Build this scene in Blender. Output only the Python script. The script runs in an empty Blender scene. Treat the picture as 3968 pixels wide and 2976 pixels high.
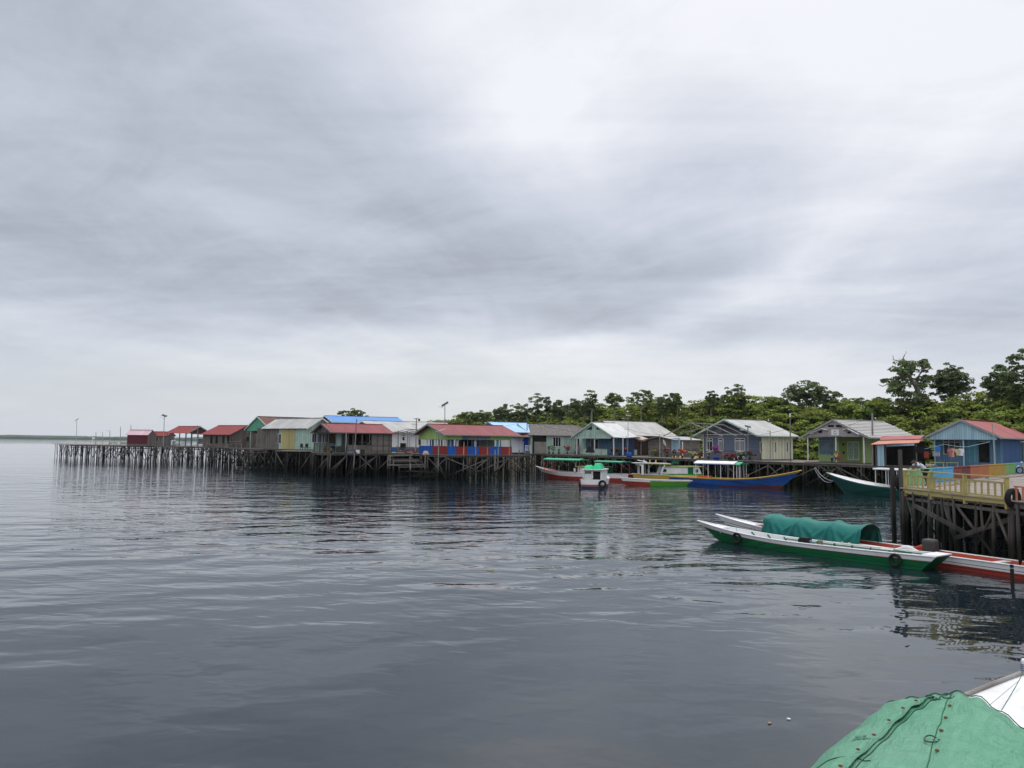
import bpy, math, random
import numpy as np
from mathutils import Vector, Matrix
random.seed(7)
R = math.radians
scene = bpy.context.scene
C = scene.collection

# ------------------------------------------------------------------ camera
FPX = 2976.0; CAMH = 5.0
PITCH = math.atan(228 / 2976); ROLL = math.atan(.0105)
f0 = Vector((0, math.cos(PITCH), math.sin(PITCH))); r0 = Vector((1, 0, 0)); u0 = r0.cross(f0)
RV = r0 * math.cos(ROLL) + u0 * math.sin(ROLL)
UV_ = u0 * math.cos(ROLL) - r0 * math.sin(ROLL)
cam = bpy.data.cameras.new('camera'); cam.sensor_width = 36; cam.lens = 36 * FPX / 3968
cam.clip_start = .1; cam.clip_end = 20000
cobj = bpy.data.objects.new('camera', cam); C.objects.link(cobj)
m = Matrix((RV, UV_, -f0)).transposed().to_4x4(); m.translation = (0, 0, CAMH)
cobj.matrix_world = m
scene.camera = cobj
scene.render.resolution_x = 1024; scene.render.resolution_y = 768

def ray(u, v): return f0 + RV * ((u - 1984) / FPX) + UV_ * ((1488 - v) / FPX)
def P(u, v, z=0.0):
    """point of the horizontal plane at height z seen in direction u, v"""
    d = ray(u, v); t = (z - CAMH) / d.z; return Vector((d.x * t, d.y * t, z))
def D(u, v, y):
    d = ray(u, v); t = y / d.y; return Vector((d.x * t, y, CAMH + d.z * t))

# ------------------------------------------------------------------ node helpers
class NT:
    def __init__(s, nt): s.nt = nt; s.n = nt.nodes; s.l = nt.links
    def new(s, t, **k):
        n = s.n.new(t)
        for a, b in k.items(): setattr(n, a, b)
        return n
    def put(s, sock, v):
        if v is None: return
        if hasattr(v, 'is_output'): s.l.new(v, sock)
        else: sock.default_value = v
    def M(s, op, a, b=None, c=None, clamp=False):
        n = s.new('ShaderNodeMath', operation=op); n.use_clamp = clamp
        s.put(n.inputs[0], a); s.put(n.inputs[1], b); s.put(n.inputs[2], c); return n.outputs[0]
    def noise(s, vec, scale, detail=3, rough=.5, dim='3D', dist=0):
        n = s.new('ShaderNodeTexNoise', noise_dimensions=dim); s.put(n.inputs['Vector'], vec)
        n.inputs['Scale'].default_value = scale; n.inputs['Detail'].default_value = detail
        n.inputs['Roughness'].default_value = rough; n.inputs['Distortion'].default_value = dist
        return n.outputs['Fac']
    def mapping(s, vec, scale=(1, 1, 1), rot=(0, 0, 0), loc=(0, 0, 0)):
        n = s.new('ShaderNodeMapping'); s.put(n.inputs[0], vec)
        n.inputs['Location'].default_value = loc; n.inputs['Rotation'].default_value = rot; n.inputs['Scale'].default_value = scale
        return n.outputs[0]
    def mix(s, f, a, b, typ='MIX'):
        n = s.new('ShaderNodeMix', data_type='RGBA', blend_type=typ)
        s.put(n.inputs[0], f); s.put(n.inputs[6], a); s.put(n.inputs[7], b); return n.outputs[2]
    def ss(s, x, a, b, lo=0., hi=1.):
        n = s.new('ShaderNodeMapRange', interpolation_type='SMOOTHSTEP'); s.put(n.inputs[0], x)
        n.inputs[1].default_value = a; n.inputs[2].default_value = b; n.inputs[3].default_value = lo; n.inputs[4].default_value = hi
        return n.outputs[0]
    def comb(s, x, y, z=0.):
        n = s.new('ShaderNodeCombineXYZ'); s.put(n.inputs[0], x); s.put(n.inputs[1], y); s.put(n.inputs[2], z); return n.outputs[0]
    def sep(s, v):
        n = s.new('ShaderNodeSeparateXYZ'); s.put(n.inputs[0], v); return n.outputs

# ------------------------------------------------------------------ sky, sun, exposure
SUN_EL, SUN_AZ = R(58), R(18)          # azimuth to the right of straight ahead
w = bpy.data.worlds.new('World'); scene.world = w; w.use_nodes = True
T = NT(w.node_tree); T.n.clear()
wo = T.new('ShaderNodeOutputWorld'); bg = T.new('ShaderNodeBackground'); T.l.new(bg.outputs[0], wo.inputs[0])
tc = T.new('ShaderNodeTexCoord'); dx, dy, dz = T.sep(tc.outputs['Generated'])
sky = T.new('ShaderNodeTexSky', sky_type='NISHITA'); sky.sun_disc = False
sky.sun_elevation = SUN_EL; sky.sun_rotation = SUN_AZ; sky.air_density = 1; sky.dust_density = 2
dzc = T.M('MAXIMUM', dz, 0.0)
# cloud layer seen in perspective: direction projected on a flat layer
den = T.M('ADD', dzc, .12)
px_, py_ = T.M('DIVIDE', dx, den), T.M('DIVIDE', dy, den)
plane = T.comb(px_, py_, 0.)
wn = T.noise(T.mapping(plane, scale=(.55, .75, 1), rot=(0, 0, .5), loc=(3.1, 1.7, 0)), 1.0, 5, .55)
wn2 = T.noise(T.mapping(plane, scale=(.8, .55, 1), rot=(0, 0, -.4), loc=(7.7, 4.2, 0)), 1.0, 5, .55)
az = T.M('ARCTAN2', dx, dy); el = T.M('ARCSINE', dz)
azw = T.M('ADD', az, T.M('MULTIPLY', T.M('SUBTRACT', wn, .5), .36))
elw = T.M('ADD', el, T.M('MULTIPLY', T.M('SUBTRACT', wn2, .5), .14))
def blob(a0, e0, sa, se, rot=0.0):
    """soft bank of cloud round azimuth a0, elevation e0 (radians)"""
    da = T.M('SUBTRACT', azw, a0); de = T.M('SUBTRACT', elw, e0)
    c_, s_ = math.cos(rot), math.sin(rot)
    p = T.M('ADD', T.M('MULTIPLY', da, c_), T.M('MULTIPLY', de, s_))
    q = T.M('SUBTRACT', T.M('MULTIPLY', de, c_), T.M('MULTIPLY', da, s_))
    p = T.M('DIVIDE', p, sa); q = T.M('DIVIDE', q, se)
    r2 = T.M('ADD', T.M('MULTIPLY', p, p), T.M('MULTIPLY', q, q))
    return T.M('EXPONENT', T.M('MULTIPLY', r2, -1.0))
pr1 = T.mapping(plane, rot=(0, 0, .22)); pr2 = T.mapping(plane, rot=(0, 0, -.9))
streak = T.noise(T.mapping(pr1, scale=(1.9, .42, 1), loc=(1.3, 5, 0)), 1.0, 8, .62, dist=.9)
fine = T.noise(T.mapping(pr2, scale=(2.6, 1.3, 1)), 1.0, 8, .65, dist=.7)
fade = T.ss(el, 0.02, .20, .12, 1)
L = T.M('ADD', .463, 0.)
def addb(L, wgt, *a): return T.M('ADD', L, T.M('MULTIPLY', blob(*a), wgt))
L = addb(L, .24, .16, .66, .42, .22, 0)            # bright overcast overhead, to the right
L = addb(L, .17, .48, .40, .34, .18, 0)
L = addb(L, .13, .0, .42, .20, .10, -.5)
L = addb(L, -.075, -.02, .195, .30, .050, -.10)
L = addb(L, -.05, -.50, .46, .22, .07, -.25)     # grey bank above the village
L = addb(L, -.035, -.42, .33, .38, .12, -.1)
L = addb(L, .10, -.12, .095, .36, .040, -.05)
L = T.M('ADD', L, T.ss(el, .16, .02, 0, .09))
L = addb(L, -.06, -.34, .21, .40, .05, -.05)
L = addb(L, .06, .05, .13, .5, .03, -.03)      # pale strip under the bank
L = addb(L, .08, .35, .09, .22, .05, 0)
L = addb(L, -.03, -.55, .07, .26, .035, 0)
L = addb(L, -.05, .58, .16, .16, .06, 0)
L = addb(L, .12, .26, .20, .20, .03, .45)
L = addb(L, .07, -.30, .27, .12, .02, -.1)
st = T.M('MULTIPLY', T.M('SUBTRACT', streak, .5), T.M('MULTIPLY', fade, .17))
band = T.noise(T.mapping(plane, scale=(.35, 1.15, 1), loc=(4.4, 2.2, 0)), 1.0, 8, .60, dist=.8)
st = T.M('ADD', st, T.M('MULTIPLY', T.M('SUBTRACT', band, .5), T.M('MULTIPLY', fade, .30)))
st = T.M('ADD', st, T.M('MULTIPLY', T.M('SUBTRACT', T.noise(T.mapping(pr2, scale=(.55, .8, 1), loc=(2, 9, 0)), 1.0, 6, .55, dist=.5), .5), T.M('MULTIPLY', fade, .30)))
st2 = T.M('MULTIPLY', T.M('SUBTRACT', fine, .5), T.M('MULTIPLY', fade, .22))
L = T.M('ADD', T.M('ADD', L, st), st2)
L = T.M('MINIMUM', T.M('MAXIMUM', L, .34), .70)
L = T.M('ADD', L, T.M('MULTIPLY', T.ss(T.M('MULTIPLY', dy, -1.0), .05, .8, 0, .55), T.ss(el, .05, .5)))  # extra brightness added behind the camera to light the house fronts
L = T.M('ADD', L, T.ss(el, .66, 1.15, 0, 1.1))      # an overcast sky is brightest overhead
tint = T.ss(L, .42, .72)
ccol = T.mix(tint, (.89, .955, 1.095, 1), (.975, .985, 1.035, 1))
gr = T.M('MULTIPLY', blob(-.08, .05, .5, .06), .55)
ccol = T.mix(gr, ccol, (.96, 1.01, .985, 1))
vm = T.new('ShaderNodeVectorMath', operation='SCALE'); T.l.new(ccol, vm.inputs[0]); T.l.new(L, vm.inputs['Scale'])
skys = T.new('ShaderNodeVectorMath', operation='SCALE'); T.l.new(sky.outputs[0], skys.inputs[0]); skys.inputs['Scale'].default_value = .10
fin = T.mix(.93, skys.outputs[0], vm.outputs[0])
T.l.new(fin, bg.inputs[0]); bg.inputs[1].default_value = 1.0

sun = bpy.data.lights.new('sun', 'SUN'); sun.energy = 1.0; sun.angle = R(18); sun.color = (1, .97, .92)
so = bpy.data.objects.new('sun', sun); C.objects.link(so)
sd = Vector((math.sin(SUN_AZ) * math.cos(SUN_EL), math.cos(SUN_AZ) * math.cos(SUN_EL), math.sin(SUN_EL)))
so.rotation_euler = sd.to_track_quat('Z', 'Y').to_euler(); so.location = sd * 300
scene.view_settings.view_transform = 'Standard'; scene.view_settings.look = 'None'
scene.view_settings.exposure = .42; scene.view_settings.gamma = 1
scene.render.engine = 'CYCLES'

# ------------------------------------------------------------------ materials
MC = {}
def mat(name, col, rough=.7, kind='plain', pitch=.2, wear=.35, dirt=(.10, .09, .075), metal=0, spec=.18, bump=.5, alpha=None):
    if name in MC: return MC[name]
    mt = bpy.data.materials.new(name); mt.use_nodes = True; MC[name] = mt
    t = NT(mt.node_tree); b = t.n['Principled BSDF']
    tc = t.new('ShaderNodeTexCoord'); uv = tc.outputs['UV']; ob = tc.outputs['Object']
    x, y, _ = t.sep(uv)
    base = (*col, 1)
    big = t.noise(ob, .7, 4, .6); fin = t.noise(ob, 9, 3, .6)
    c = base; hgt = None
    if kind in ('vboard', 'hboard', 'plank'):
        q = x if kind == 'vboard' else y
        cell = t.M('FLOOR', t.M('DIVIDE', q, pitch)); fr = t.M('FRACT', t.M('DIVIDE', q, pitch))
        wnz = t.new('ShaderNodeTexWhiteNoise', noise_dimensions='1D'); t.l.new(cell, wnz.inputs['W'])
        tone = t.M('MULTIPLY_ADD', wnz.outputs['Value'], .5 * wear + .08, 1 - .25 * wear - .04)
        groove = t.M('MINIMUM', fr, t.M('SUBTRACT', 1.0, fr)); g = t.ss(groove, .0, .10)
        grain = t.noise(t.mapping(uv, scale=(9, .8, 1) if kind == 'vboard' else (.8, 9, 1)), 1.5, 4, .65)
        c = t.mix(t.M('MULTIPLY', t.ss(grain, .48, .72), wear), base, (*dirt, 1))
        c = t.mix(t.M('MULTIPLY', t.ss(big, .45, .75), wear * .8), c, (*dirt, 1))
        sc = t.new('ShaderNodeVectorMath', operation='SCALE'); t.l.new(c, sc.inputs[0]); t.l.new(tone, sc.inputs['Scale'])
        c = t.mix(g, tuple(v * .35 for v in col) + (1,), sc.outputs[0])
        hgt = t.M('ADD', g, t.M('MULTIPLY', grain, .4)); bd = .012
    elif kind == 'roof':
        wv = t.M('SINE', t.M('MULTIPLY', x, 6.283 / pitch))
        sheet = t.M('FLOOR', t.M('DIVIDE', x, .85)); row = t.M('FLOOR', t.M('DIVIDE', y, 1.9))
        wnz = t.new('ShaderNodeTexWhiteNoise', noise_dimensions='2D'); t.l.new(t.comb(sheet, row), wnz.inputs['Vector'])
        tone = t.M('MULTIPLY_ADD', wnz.outputs['Value'], .34 * wear + .03, 1 - .17 * wear)
        strk = t.noise(t.mapping(uv, scale=(6, .35, 1)), 1, 4, .6)
        c = t.mix(t.M('MULTIPLY', t.ss(strk, .45, .75), wear), base, (*dirt, 1))
        c = t.mix(t.M('MULTIPLY', t.ss(big, .5, .8), wear * .6), c, (*dirt, 1))
        sc = t.new('ShaderNodeVectorMath', operation='SCALE'); t.l.new(c, sc.inputs[0]); t.l.new(tone, sc.inputs['Scale']); c = sc.outputs[0]
        hgt = wv; bd = .02
    elif kind == 'shingle':
        br = t.new('ShaderNodeTexBrick'); t.l.new(uv, br.inputs['Vector']); br.inputs['Scale'].default_value = 1
        br.inputs['Brick Width'].default_value = .3; br.inputs['Row Height'].default_value = .35; br.inputs['Mortar Size'].default_value = .03
        br.inputs['Color1'].default_value = (*[v * .7 for v in col], 1); br.inputs['Color2'].default_value = (*[v * 1.35 for v in col], 1)
        br.inputs['Mortar'].default_value = (*[v * .4 for v in col], 1)
        n3 = t.noise(ob, 2.5, 4, .65)
        c = t.mix(t.M('MULTIPLY', t.ss(n3, .4, .7), .7), br.outputs[0], (*dirt, 1))
        hgt = t.M('ADD', br.outputs[1], n3); bd = .06
    elif kind == 'wood':
        gz = t.noise(t.mapping(ob, scale=(6, 6, .7)), 1.3, 4, .65)
        c = t.mix(t.M('MULTIPLY', t.ss(gz, .35, .7), .75), base, (*dirt, 1))
        oi = t.new('ShaderNodeObjectInfo')
        tone = t.M('MULTIPLY_ADD', oi.outputs['Random'], .7, .65)
        sc = t.new('ShaderNodeVectorMath', operation='SCALE'); t.l.new(c, sc.inputs[0]); t.l.new(tone, sc.inputs['Scale']); c = sc.outputs[0]
        # tide line: wet and slimy near the water
        geo = t.new('ShaderNodeNewGeometry'); _, _, gzz = t.sep(geo.outputs['Position'])
        wl = t.M('ADD', gzz, t.M('MULTIPLY', t.noise(geo.outputs['Position'], 1.4, 3), -1.2))
        wetm = t.ss(wl, .35, 1.3)
        c = t.mix(wetm, (.018, .020, .016, 1), c)
        hgt = gz; bd = .02
    elif kind == 'cloth':
        c = t.mix(t.M('MULTIPLY', t.ss(big, .4, .7), wear), base, (*dirt, 1)); hgt = t.noise(ob, 5, 4, .6, dist=.7); bd = .03
    elif kind == 'tarp':
        cr = t.new('ShaderNodeTexVoronoi', feature='DISTANCE_TO_EDGE'); t.l.new(t.mapping(ob, scale=(1.1, 2.6, 1), rot=(0, 0, .5)), cr.inputs['Vector']); cr.inputs['Scale'].default_value = 1.3
        n5 = t.noise(t.mapping(ob, scale=(2.2, .9, 1), rot=(0, 0, .7)), 2.2, 6, .7, dist=1.2); n6 = t.noise(ob, .55, 3, .6)
        _, oy, _ = t.sep(ob)
        side = t.ss(t.M('MULTIPLY', oy, -1.0), -.1, .9, .12, 1)
        m1 = t.M('MULTIPLY', t.M('MULTIPLY', t.ss(n5, .50, .60), t.ss(n6, .38, .55)), side, clamp=True)
        c = t.mix(t.M('MULTIPLY', m1, wear), base, (*dirt, 1)); c = t.mix(t.M('MULTIPLY', t.ss(big, .4, .7), .25), c, (.17, .31, .24, 1))
        wr = t.noise(t.mapping(ob, scale=(1.2, 4.5, 1), rot=(0, 0, .45)), 2.0, 5, .6, dist=.8)
        hgt = t.M('ADD', t.M('ABSOLUTE', t.M('SUBTRACT', wr, .5)), t.M('MULTIPLY', t.M('ABSOLUTE', t.M('SUBTRACT', t.noise(t.mapping(ob, scale=(3.4, .8, 1), rot=(0, 0, -.3)), 2.6, 4, .55, dist=1.4), .5)), .8)); bd = .12
    elif kind == 'leaf':
        oi = t.new('ShaderNodeObjectInfo'); at = t.new('ShaderNodeAttribute', attribute_name='tone')
        hs = t.new('ShaderNodeHueSaturation'); hs.inputs['Color'].default_value = base
        t.l.new(t.M('MULTIPLY_ADD', at.outputs['Fac'], .06, .47), hs.inputs['Hue'])
        t.l.new(t.M('MULTIPLY_ADD', at.outputs['Fac'], 1.3, .45), hs.inputs['Value']); c = hs.outputs[0]
    else:
        c = t.mix(t.M('MULTIPLY', t.ss(big, .42, .72), wear), base, (*dirt, 1))
        c = t.mix(t.M('MULTIPLY', t.ss(fin, .5, .75), wear * .5), c, (*dirt, 1))
        hgt = fin; bd = .004
    t.put(b.inputs['Base Color'], c)
    b.inputs['Roughness'].default_value = rough; b.inputs['Metallic'].default_value = metal
    b.inputs['Specular IOR Level'].default_value = spec
    if kind == 'leaf':
        b.inputs['Subsurface Weight'].default_value = 0
        tr = t.new('ShaderNodeBsdfTranslucent'); t.put(tr.inputs[0], c)
        mx = t.new('ShaderNodeMixShader'); mx.inputs[0].default_value = .3
        t.l.new(b.outputs[0], mx.inputs[1]); t.l.new(tr.outputs[0], mx.inputs[2]); t.l.new(mx.outputs[0], t.n['Material Output'].inputs[0])
    if hgt is not None:
        bp = t.new('ShaderNodeBump'); bp.inputs['Strength'].default_value = bump; bp.inputs['Distance'].default_value = bd
        t.put(bp.inputs['Height'], hgt); t.l.new(bp.outputs[0], b.inputs['Normal'])
    return mt

# ------------------------------------------------------------------ mesh builder
class MB:
    def __init__(s): s.v = []; s.f = []; s.sm = False
    def add(s, vs, fs):
        o = len(s.v); s.v += [tuple(p) for p in vs]; s.f += [tuple(i + o for i in f) for f in fs]; return s
    def box(s, c, d, rz=0.0, M=None):
        hx, hy, hz = d[0] / 2, d[1] / 2, d[2] / 2
        vs = [(x, y, z) for x in (-hx, hx) for y in (-hy, hy) for z in (-hz, hz)]
        if M is None: M = Matrix.Rotation(rz, 3, 'Z')
        c = Vector(c); vs = [M @ Vector(p) + c for p in vs]
        return s.add(vs, [(0, 1, 3, 2), (4, 6, 7, 5), (0, 4, 5, 1), (2, 3, 7, 6), (0, 2, 6, 4), (1, 5, 7, 3)])
    def bar(s, a, b, w, h=None, up=(0, 0, 1)):
        a, b = Vector(a), Vector(b); h = h or w; d = b - a
        if d.length < 1e-6: return s
        y = d.normalized(); x = y.cross(Vector(up))
        if x.length < 1e-3: x = Vector((1, 0, 0))
        x.normalize(); z = x.cross(y)
        M = Matrix((x, y, z)).transposed()
        return s.box((a + b) / 2, (w, d.length, h), M=M)
    def tube(s, pts, rad, n=6, cap=True):
        pts = [Vector(p) for p in pts]; N = len(pts)
        if not hasattr(rad, '__len__'): rad = [rad] * N
        vs = []
        for i, p in enumerate(pts):
            d = (pts[min(i + 1, N - 1)] - pts[max(i - 1, 0)]).normalized()
            x = d.cross(Vector((0.13, .2, 1)) if abs(d.z) < .95 else Vector((1, 0.1, 0))).normalized(); y = d.cross(x)
            for k in range(n):
                a = 2 * math.pi * k / n; vs.append(p + (x * math.cos(a) + y * math.sin(a)) * rad[i])
        fs = [(i * n + k, i * n + (k + 1) % n, (i + 1) * n + (k + 1) % n, (i + 1) * n + k) for i in range(N - 1) for k in range(n)]
        if cap: fs += [tuple(range(n))[::-1], tuple((N - 1) * n + k for k in range(n))]
        return s.add(vs, fs)
    def lathe(s, prof, c=(0, 0, 0), n=12):
        vs = []; c = Vector(c)
        for r_, z in prof:
            for k in range(n):
                a = 2 * math.pi * k / n; vs.append(c + Vector((r_ * math.cos(a), r_ * math.sin(a), z)))
        N = len(prof)
        fs = [(i * n + k, i * n + (k + 1) % n, (i + 1) * n + (k + 1) % n, (i + 1) * n + k) for i in range(N - 1) for k in range(n)]
        fs += [tuple(range(n))[::-1], tuple((N - 1) * n + k for k in range(n))]
        return s.add(vs, fs)
    def torus(s, c, r, rr, ax='y', n=20, k=8, M=None):
        vs = []; c = Vector(c)
        for i in range(n):
            a = 2 * math.pi * i / n
            for j in range(k):
                b = 2 * math.pi * j / k; q = r + rr * math.cos(b)
                p = Vector((q * math.cos(a), rr * math.sin(b) * 1.15, q * math.sin(a)))
                if ax == 'x': p = Vector((p.y, p.x, p.z))
                if ax == 'z': p = Vector((p.x, p.z, p.y))
                vs.append((M @ p if M else p) + c)
        return s.add(vs, [(i * k + j, i * k + (j + 1) % k, ((i + 1) % n) * k + (j + 1) % k, ((i + 1) % n) * k + j) for i in range(n) for j in range(k)])
    def prism(s, poly, z0, z1):
        n = len(poly)
        vs = [(p[0], p[1], z0) for p in poly] + [(p[0], p[1], z1) for p in poly]
        return s.add(vs, [tuple(range(n))[::-1], tuple(range(n, 2 * n))] + [(i, (i + 1) % n, n + (i + 1) % n, n + i) for i in range(n)])
    def slab(s, pts, thick):
        """polygon given by 3D points, thickened straight down"""
        n = len(pts); vs = [Vector(p) for p in pts] + [Vector(p) - Vector((0, 0, thick)) for p in pts]
        return s.add(vs, [tuple(range(n)), tuple(range(n, 2 * n))[::-1]] + [(i, n + i, n + (i + 1) % n, (i + 1) % n) for i in range(n)])
    def build(s, name, material, parent=None, world=False, smooth=False):
        me = bpy.data.meshes.new(name)
        vs = s.v
        if world and parent is not None:
            mi = parent.matrix_basis.inverted(); vs = [tuple(mi @ Vector(p)) for p in vs]
        me.from_pydata(vs, [], s.f); me.update()
        ul = me.uv_layers.new(name='UVMap')
        for p in me.polygons:
            n = p.normal; t = Vector((0, 0, 1)).cross(n)
            t = Vector((1, 0, 0)) if t.length < .05 else t.normalized()
            b = n.cross(t)
            for li in p.loop_indices:
                co = me.vertices[me.loops[li].vertex_index].co; ul.data[li].uv = (co.dot(t), co.dot(b))
            p.use_smooth = smooth
        me.materials.append(material)
        o = bpy.data.objects.new(name, me); C.objects.link(o)
        if parent is not None: o.parent = parent
        return o
def tag(o, label=None, cat=None, group=None, kind=None):
    for k, v in (('label', label), ('category', cat), ('group', group), ('kind', kind)):
        if v: o[k] = v
    return o
def thing(name, label, cat, loc=(0, 0, 0), rz=0.0, group=None):
    o = bpy.data.objects.new(name, None); o.empty_display_size = .3; C.objects.link(o)
    o.location = loc; o.rotation_euler = (0, 0, rz); o.matrix_basis = Matrix.Translation(Vector(loc)) @ Matrix.Rotation(rz, 4, 'Z')
    return tag(o, label, cat, group)
def copy_tree(o, parent=None):
    c = o.copy(); C.objects.link(c)
    if parent: c.parent = parent
    for ch in list(o.children): copy_tree(ch, c)
    return c
def part(name, material, parent, fn, world=False, smooth=False, label=None):
    mb = MB(); fn(mb); o = mb.build(name, material, parent, world, smooth)
    if label: o['label'] = label
    return o

# palette -----------------------------------------------------------
WOOD = mat('weathered_wood', (.135, .125, .11), .85, 'wood', dirt=(.05, .045, .04))
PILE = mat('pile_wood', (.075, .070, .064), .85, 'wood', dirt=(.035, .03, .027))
PILED = mat('shaded_pile_wood', (.028, .026, .023), .9, 'wood', dirt=(.012, .011, .010))  # inner piles: under-deck shade put into a darker colour
DECK = mat('deck_planks', (.20, .18, .16), .85, 'plank', .22, .7, (.07, .06, .055), bump=.8)
BOARDG = mat('grey_boards_vertical', (.16, .145, .13), .85, 'vboard', .2, .8, (.05, .045, .04))
BOARDH = mat('grey_boards_horizontal', (.17, .155, .14), .85, 'hboard', .24, .8, (.055, .05, .045))
BROWNB = mat('dark_brown_boards', (.045, .024, .02), .8, 'vboard', .2, .6, (.02, .015, .012))
REDROOF = mat('red_iron_roof', (.195, .036, .043), .55, 'roof', .25, .65, (.17, .075, .07))
REDROOF2 = mat('bright_red_iron_roof', (.20, .033, .03), .5, 'roof', .25, .25, (.18, .05, .045))
PINKROOF = mat('faded_pink_roof', (.29, .09, .09), .6, 'roof', .25, .6, (.30, .14, .11))
RUSTROOF = mat('rusty_brown_roof', (.105, .04, .033), .7, 'roof', .3, .75, (.21, .13, .09))
GREYROOF = mat('pale_iron_roof', (.37, .37, .36), .5, 'roof', .25, .7, (.24, .23, .21))
WHITEROOF = mat('whitish_iron_roof', (.48, .49, .49), .45, 'roof', .25, .6, (.33, .33, .31))
BLUEROOF = mat('blue_iron_roof', (.09, .23, .52), .5, 'roof', .25, .2, (.18, .32, .5))
PALEBLUE = mat('pale_blue_roof', (.30, .48, .72), .5, 'roof', .25, .2, (.35, .45, .55))
SHINGLE = mat('old_wood_shingles', (.19, .175, .165), .9, 'shingle', dirt=(.10, .085, .075))
MINT = mat('mint_paint_boards', (.36, .50, .43), .75, 'vboard', .2, .65, (.20, .24, .20))
MINTP = mat('mint_paint', (.36, .52, .46), .7, 'plain', wear=.3, dirt=(.2, .25, .21))
GREEN = mat('sea_green_paint', (.10, .33, .21), .7, 'vboard', .25, .3, (.08, .2, .13))
LIME = mat('lime_green_boards', (.38, .55, .19), .7, 'vboard', .25, .25, (.28, .38, .17))
HGREEN = mat('house_green_wall', (.30, .42, .17), .75, 'plain', wear=.3, dirt=(.22, .32, .14))
YELW = mat('ochre_paint_boards', (.42, .36, .15), .75, 'vboard', .22, .5, (.3, .4, .3))
WHITE = mat('white_paint', (.70, .71, .72), .5, 'plain', wear=.4, dirt=(.42, .40, .37))
WHITEB = mat('white_boards', (.66, .68, .70), .6, 'vboard', .3, .2, (.45, .45, .45))
CREAM = mat('cream_boards', (.56, .56, .43), .7, 'vboard', .3, .55, (.38, .38, .28))
SLATE = mat('slate_blue_clapboard', (.13, .16, .22), .7, 'hboard', .22, .3, (.09, .10, .13))
BLUEW = mat('blue_paint_boards', (.11, .21, .34), .7, 'vboard', .22, .5, (.2, .36, .42))
NAVY = mat('deep_blue_boards', (.045, .10, .22), .7, 'vboard', .22, .4, (.04, .08, .2))
TEALB = mat('teal_blue_boards', (.12, .32, .40), .7, 'vboard', .25, .5, (.08, .2, .3))
PALEB = mat('pale_blue_boards', (.30, .45, .52), .7, 'vboard', .22, .35, (.2, .3, .36))
GLASS = mat('dark_window_glass', (.012, .016, .02), .12, 'plain', wear=0, spec=.6)
BLUEGL = mat('blue_curtain_glass', (.01, .04, .14), .2, 'plain', wear=.2)
DARK = mat('dark_interior', (.012, .012, .012), .9, 'plain', wear=.2)  # near-black: shade of open interiors put into the colour, also plain dark things
BLACK = mat('black_rubber', (.015, .015, .016), .75, 'plain', wear=.3, dirt=(.035, .035, .033))
METAL = mat('galvanised_metal', (.35, .36, .37), .4, 'plain', metal=.6, wear=.3)
PANEL = mat('solar_panel_face', (.02, .025, .04), .25, 'plain', wear=.1)
PBLUE = mat('panel_blue_paint', (.02, .10, .40), .5, 'vboard', .2, .12, (.03, .1, .3))
PRED = mat('panel_red_paint', (.26, .035, .03), .55, 'vboard', .2, .2, (.2, .06, .04))
GREYP = mat('grey_violet_panel', (.28, .27, .30), .6, 'vboard', .2, .25, (.2, .2, .22))
SKYP = mat('blue_grey_panel', (.10, .20, .30), .6, 'vboard', .2, .25, (.15, .2, .22))
BPLAST = mat('blue_plastic', (.012, .07, .38), .35, 'plain', wear=.15, dirt=(.02, .06, .2))
YELP = mat('yellow_paint_block', (.75, .52, .09), .6, 'plain', wear=.3, dirt=(.5, .36, .12))
REDP = mat('boat_red_paint', (.30, .045, .03), .45, 'hboard', .21, .4, dirt=(.17, .04, .03))
REDIN = mat('boat_red_interior', (.42, .085, .05), .55, 'plain', wear=.25, dirt=(.3, .08, .05))
BGREEN = mat('boat_green_paint', (.008, .12, .045), .4, 'hboard', .21, .45, dirt=(.012, .06, .03))
BTEAL = mat('boat_dark_teal', (.012, .085, .07), .4, 'hboard', .24, .5, dirt=(.015, .05, .045))
BLIME = mat('boat_bright_green', (.07, .27, .03), .45, 'plain', wear=.25, dirt=(.05, .15, .03))
BBLUE = mat('boat_blue_paint', (.018, .085, .33), .5, 'hboard', .24, .7, dirt=(.02, .035, .09))
BYEL = mat('boat_ochre_paint', (.50, .33, .07), .55, 'plain', wear=.4, dirt=(.3, .2, .08))
OLIVE = mat('boat_olive_paint', (.32, .36, .13), .6, 'plain', wear=.4, dirt=(.22, .24, .1))
ORANGE = mat('orange_plastic', (.75, .13, .02), .5, 'plain', wear=.15, dirt=(.5, .1, .03))
TGREEN = mat('green_canopy_cloth', (.035, .32, .17), .55, 'cloth', wear=.3, dirt=(.06, .3, .18))
SKIN = mat('brown_skin', (.16, .075, .045), .55, 'plain', wear=.05)
HAIR = mat('black_hair', (.01, .009, .008), .6, 'plain', wear=0)
FOLI = {}
def leafmat(name, col): return mat(name, col, .75, 'leaf', spec=.12)
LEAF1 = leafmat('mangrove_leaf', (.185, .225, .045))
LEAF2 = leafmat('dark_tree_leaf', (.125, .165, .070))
LEAF3 = leafmat('mid_tree_leaf', (.13, .175, .055))
BARK = mat('grey_bark', (.20, .18, .155), .9, 'plain', wear=.6, dirt=(.08, .07, .06))

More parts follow.
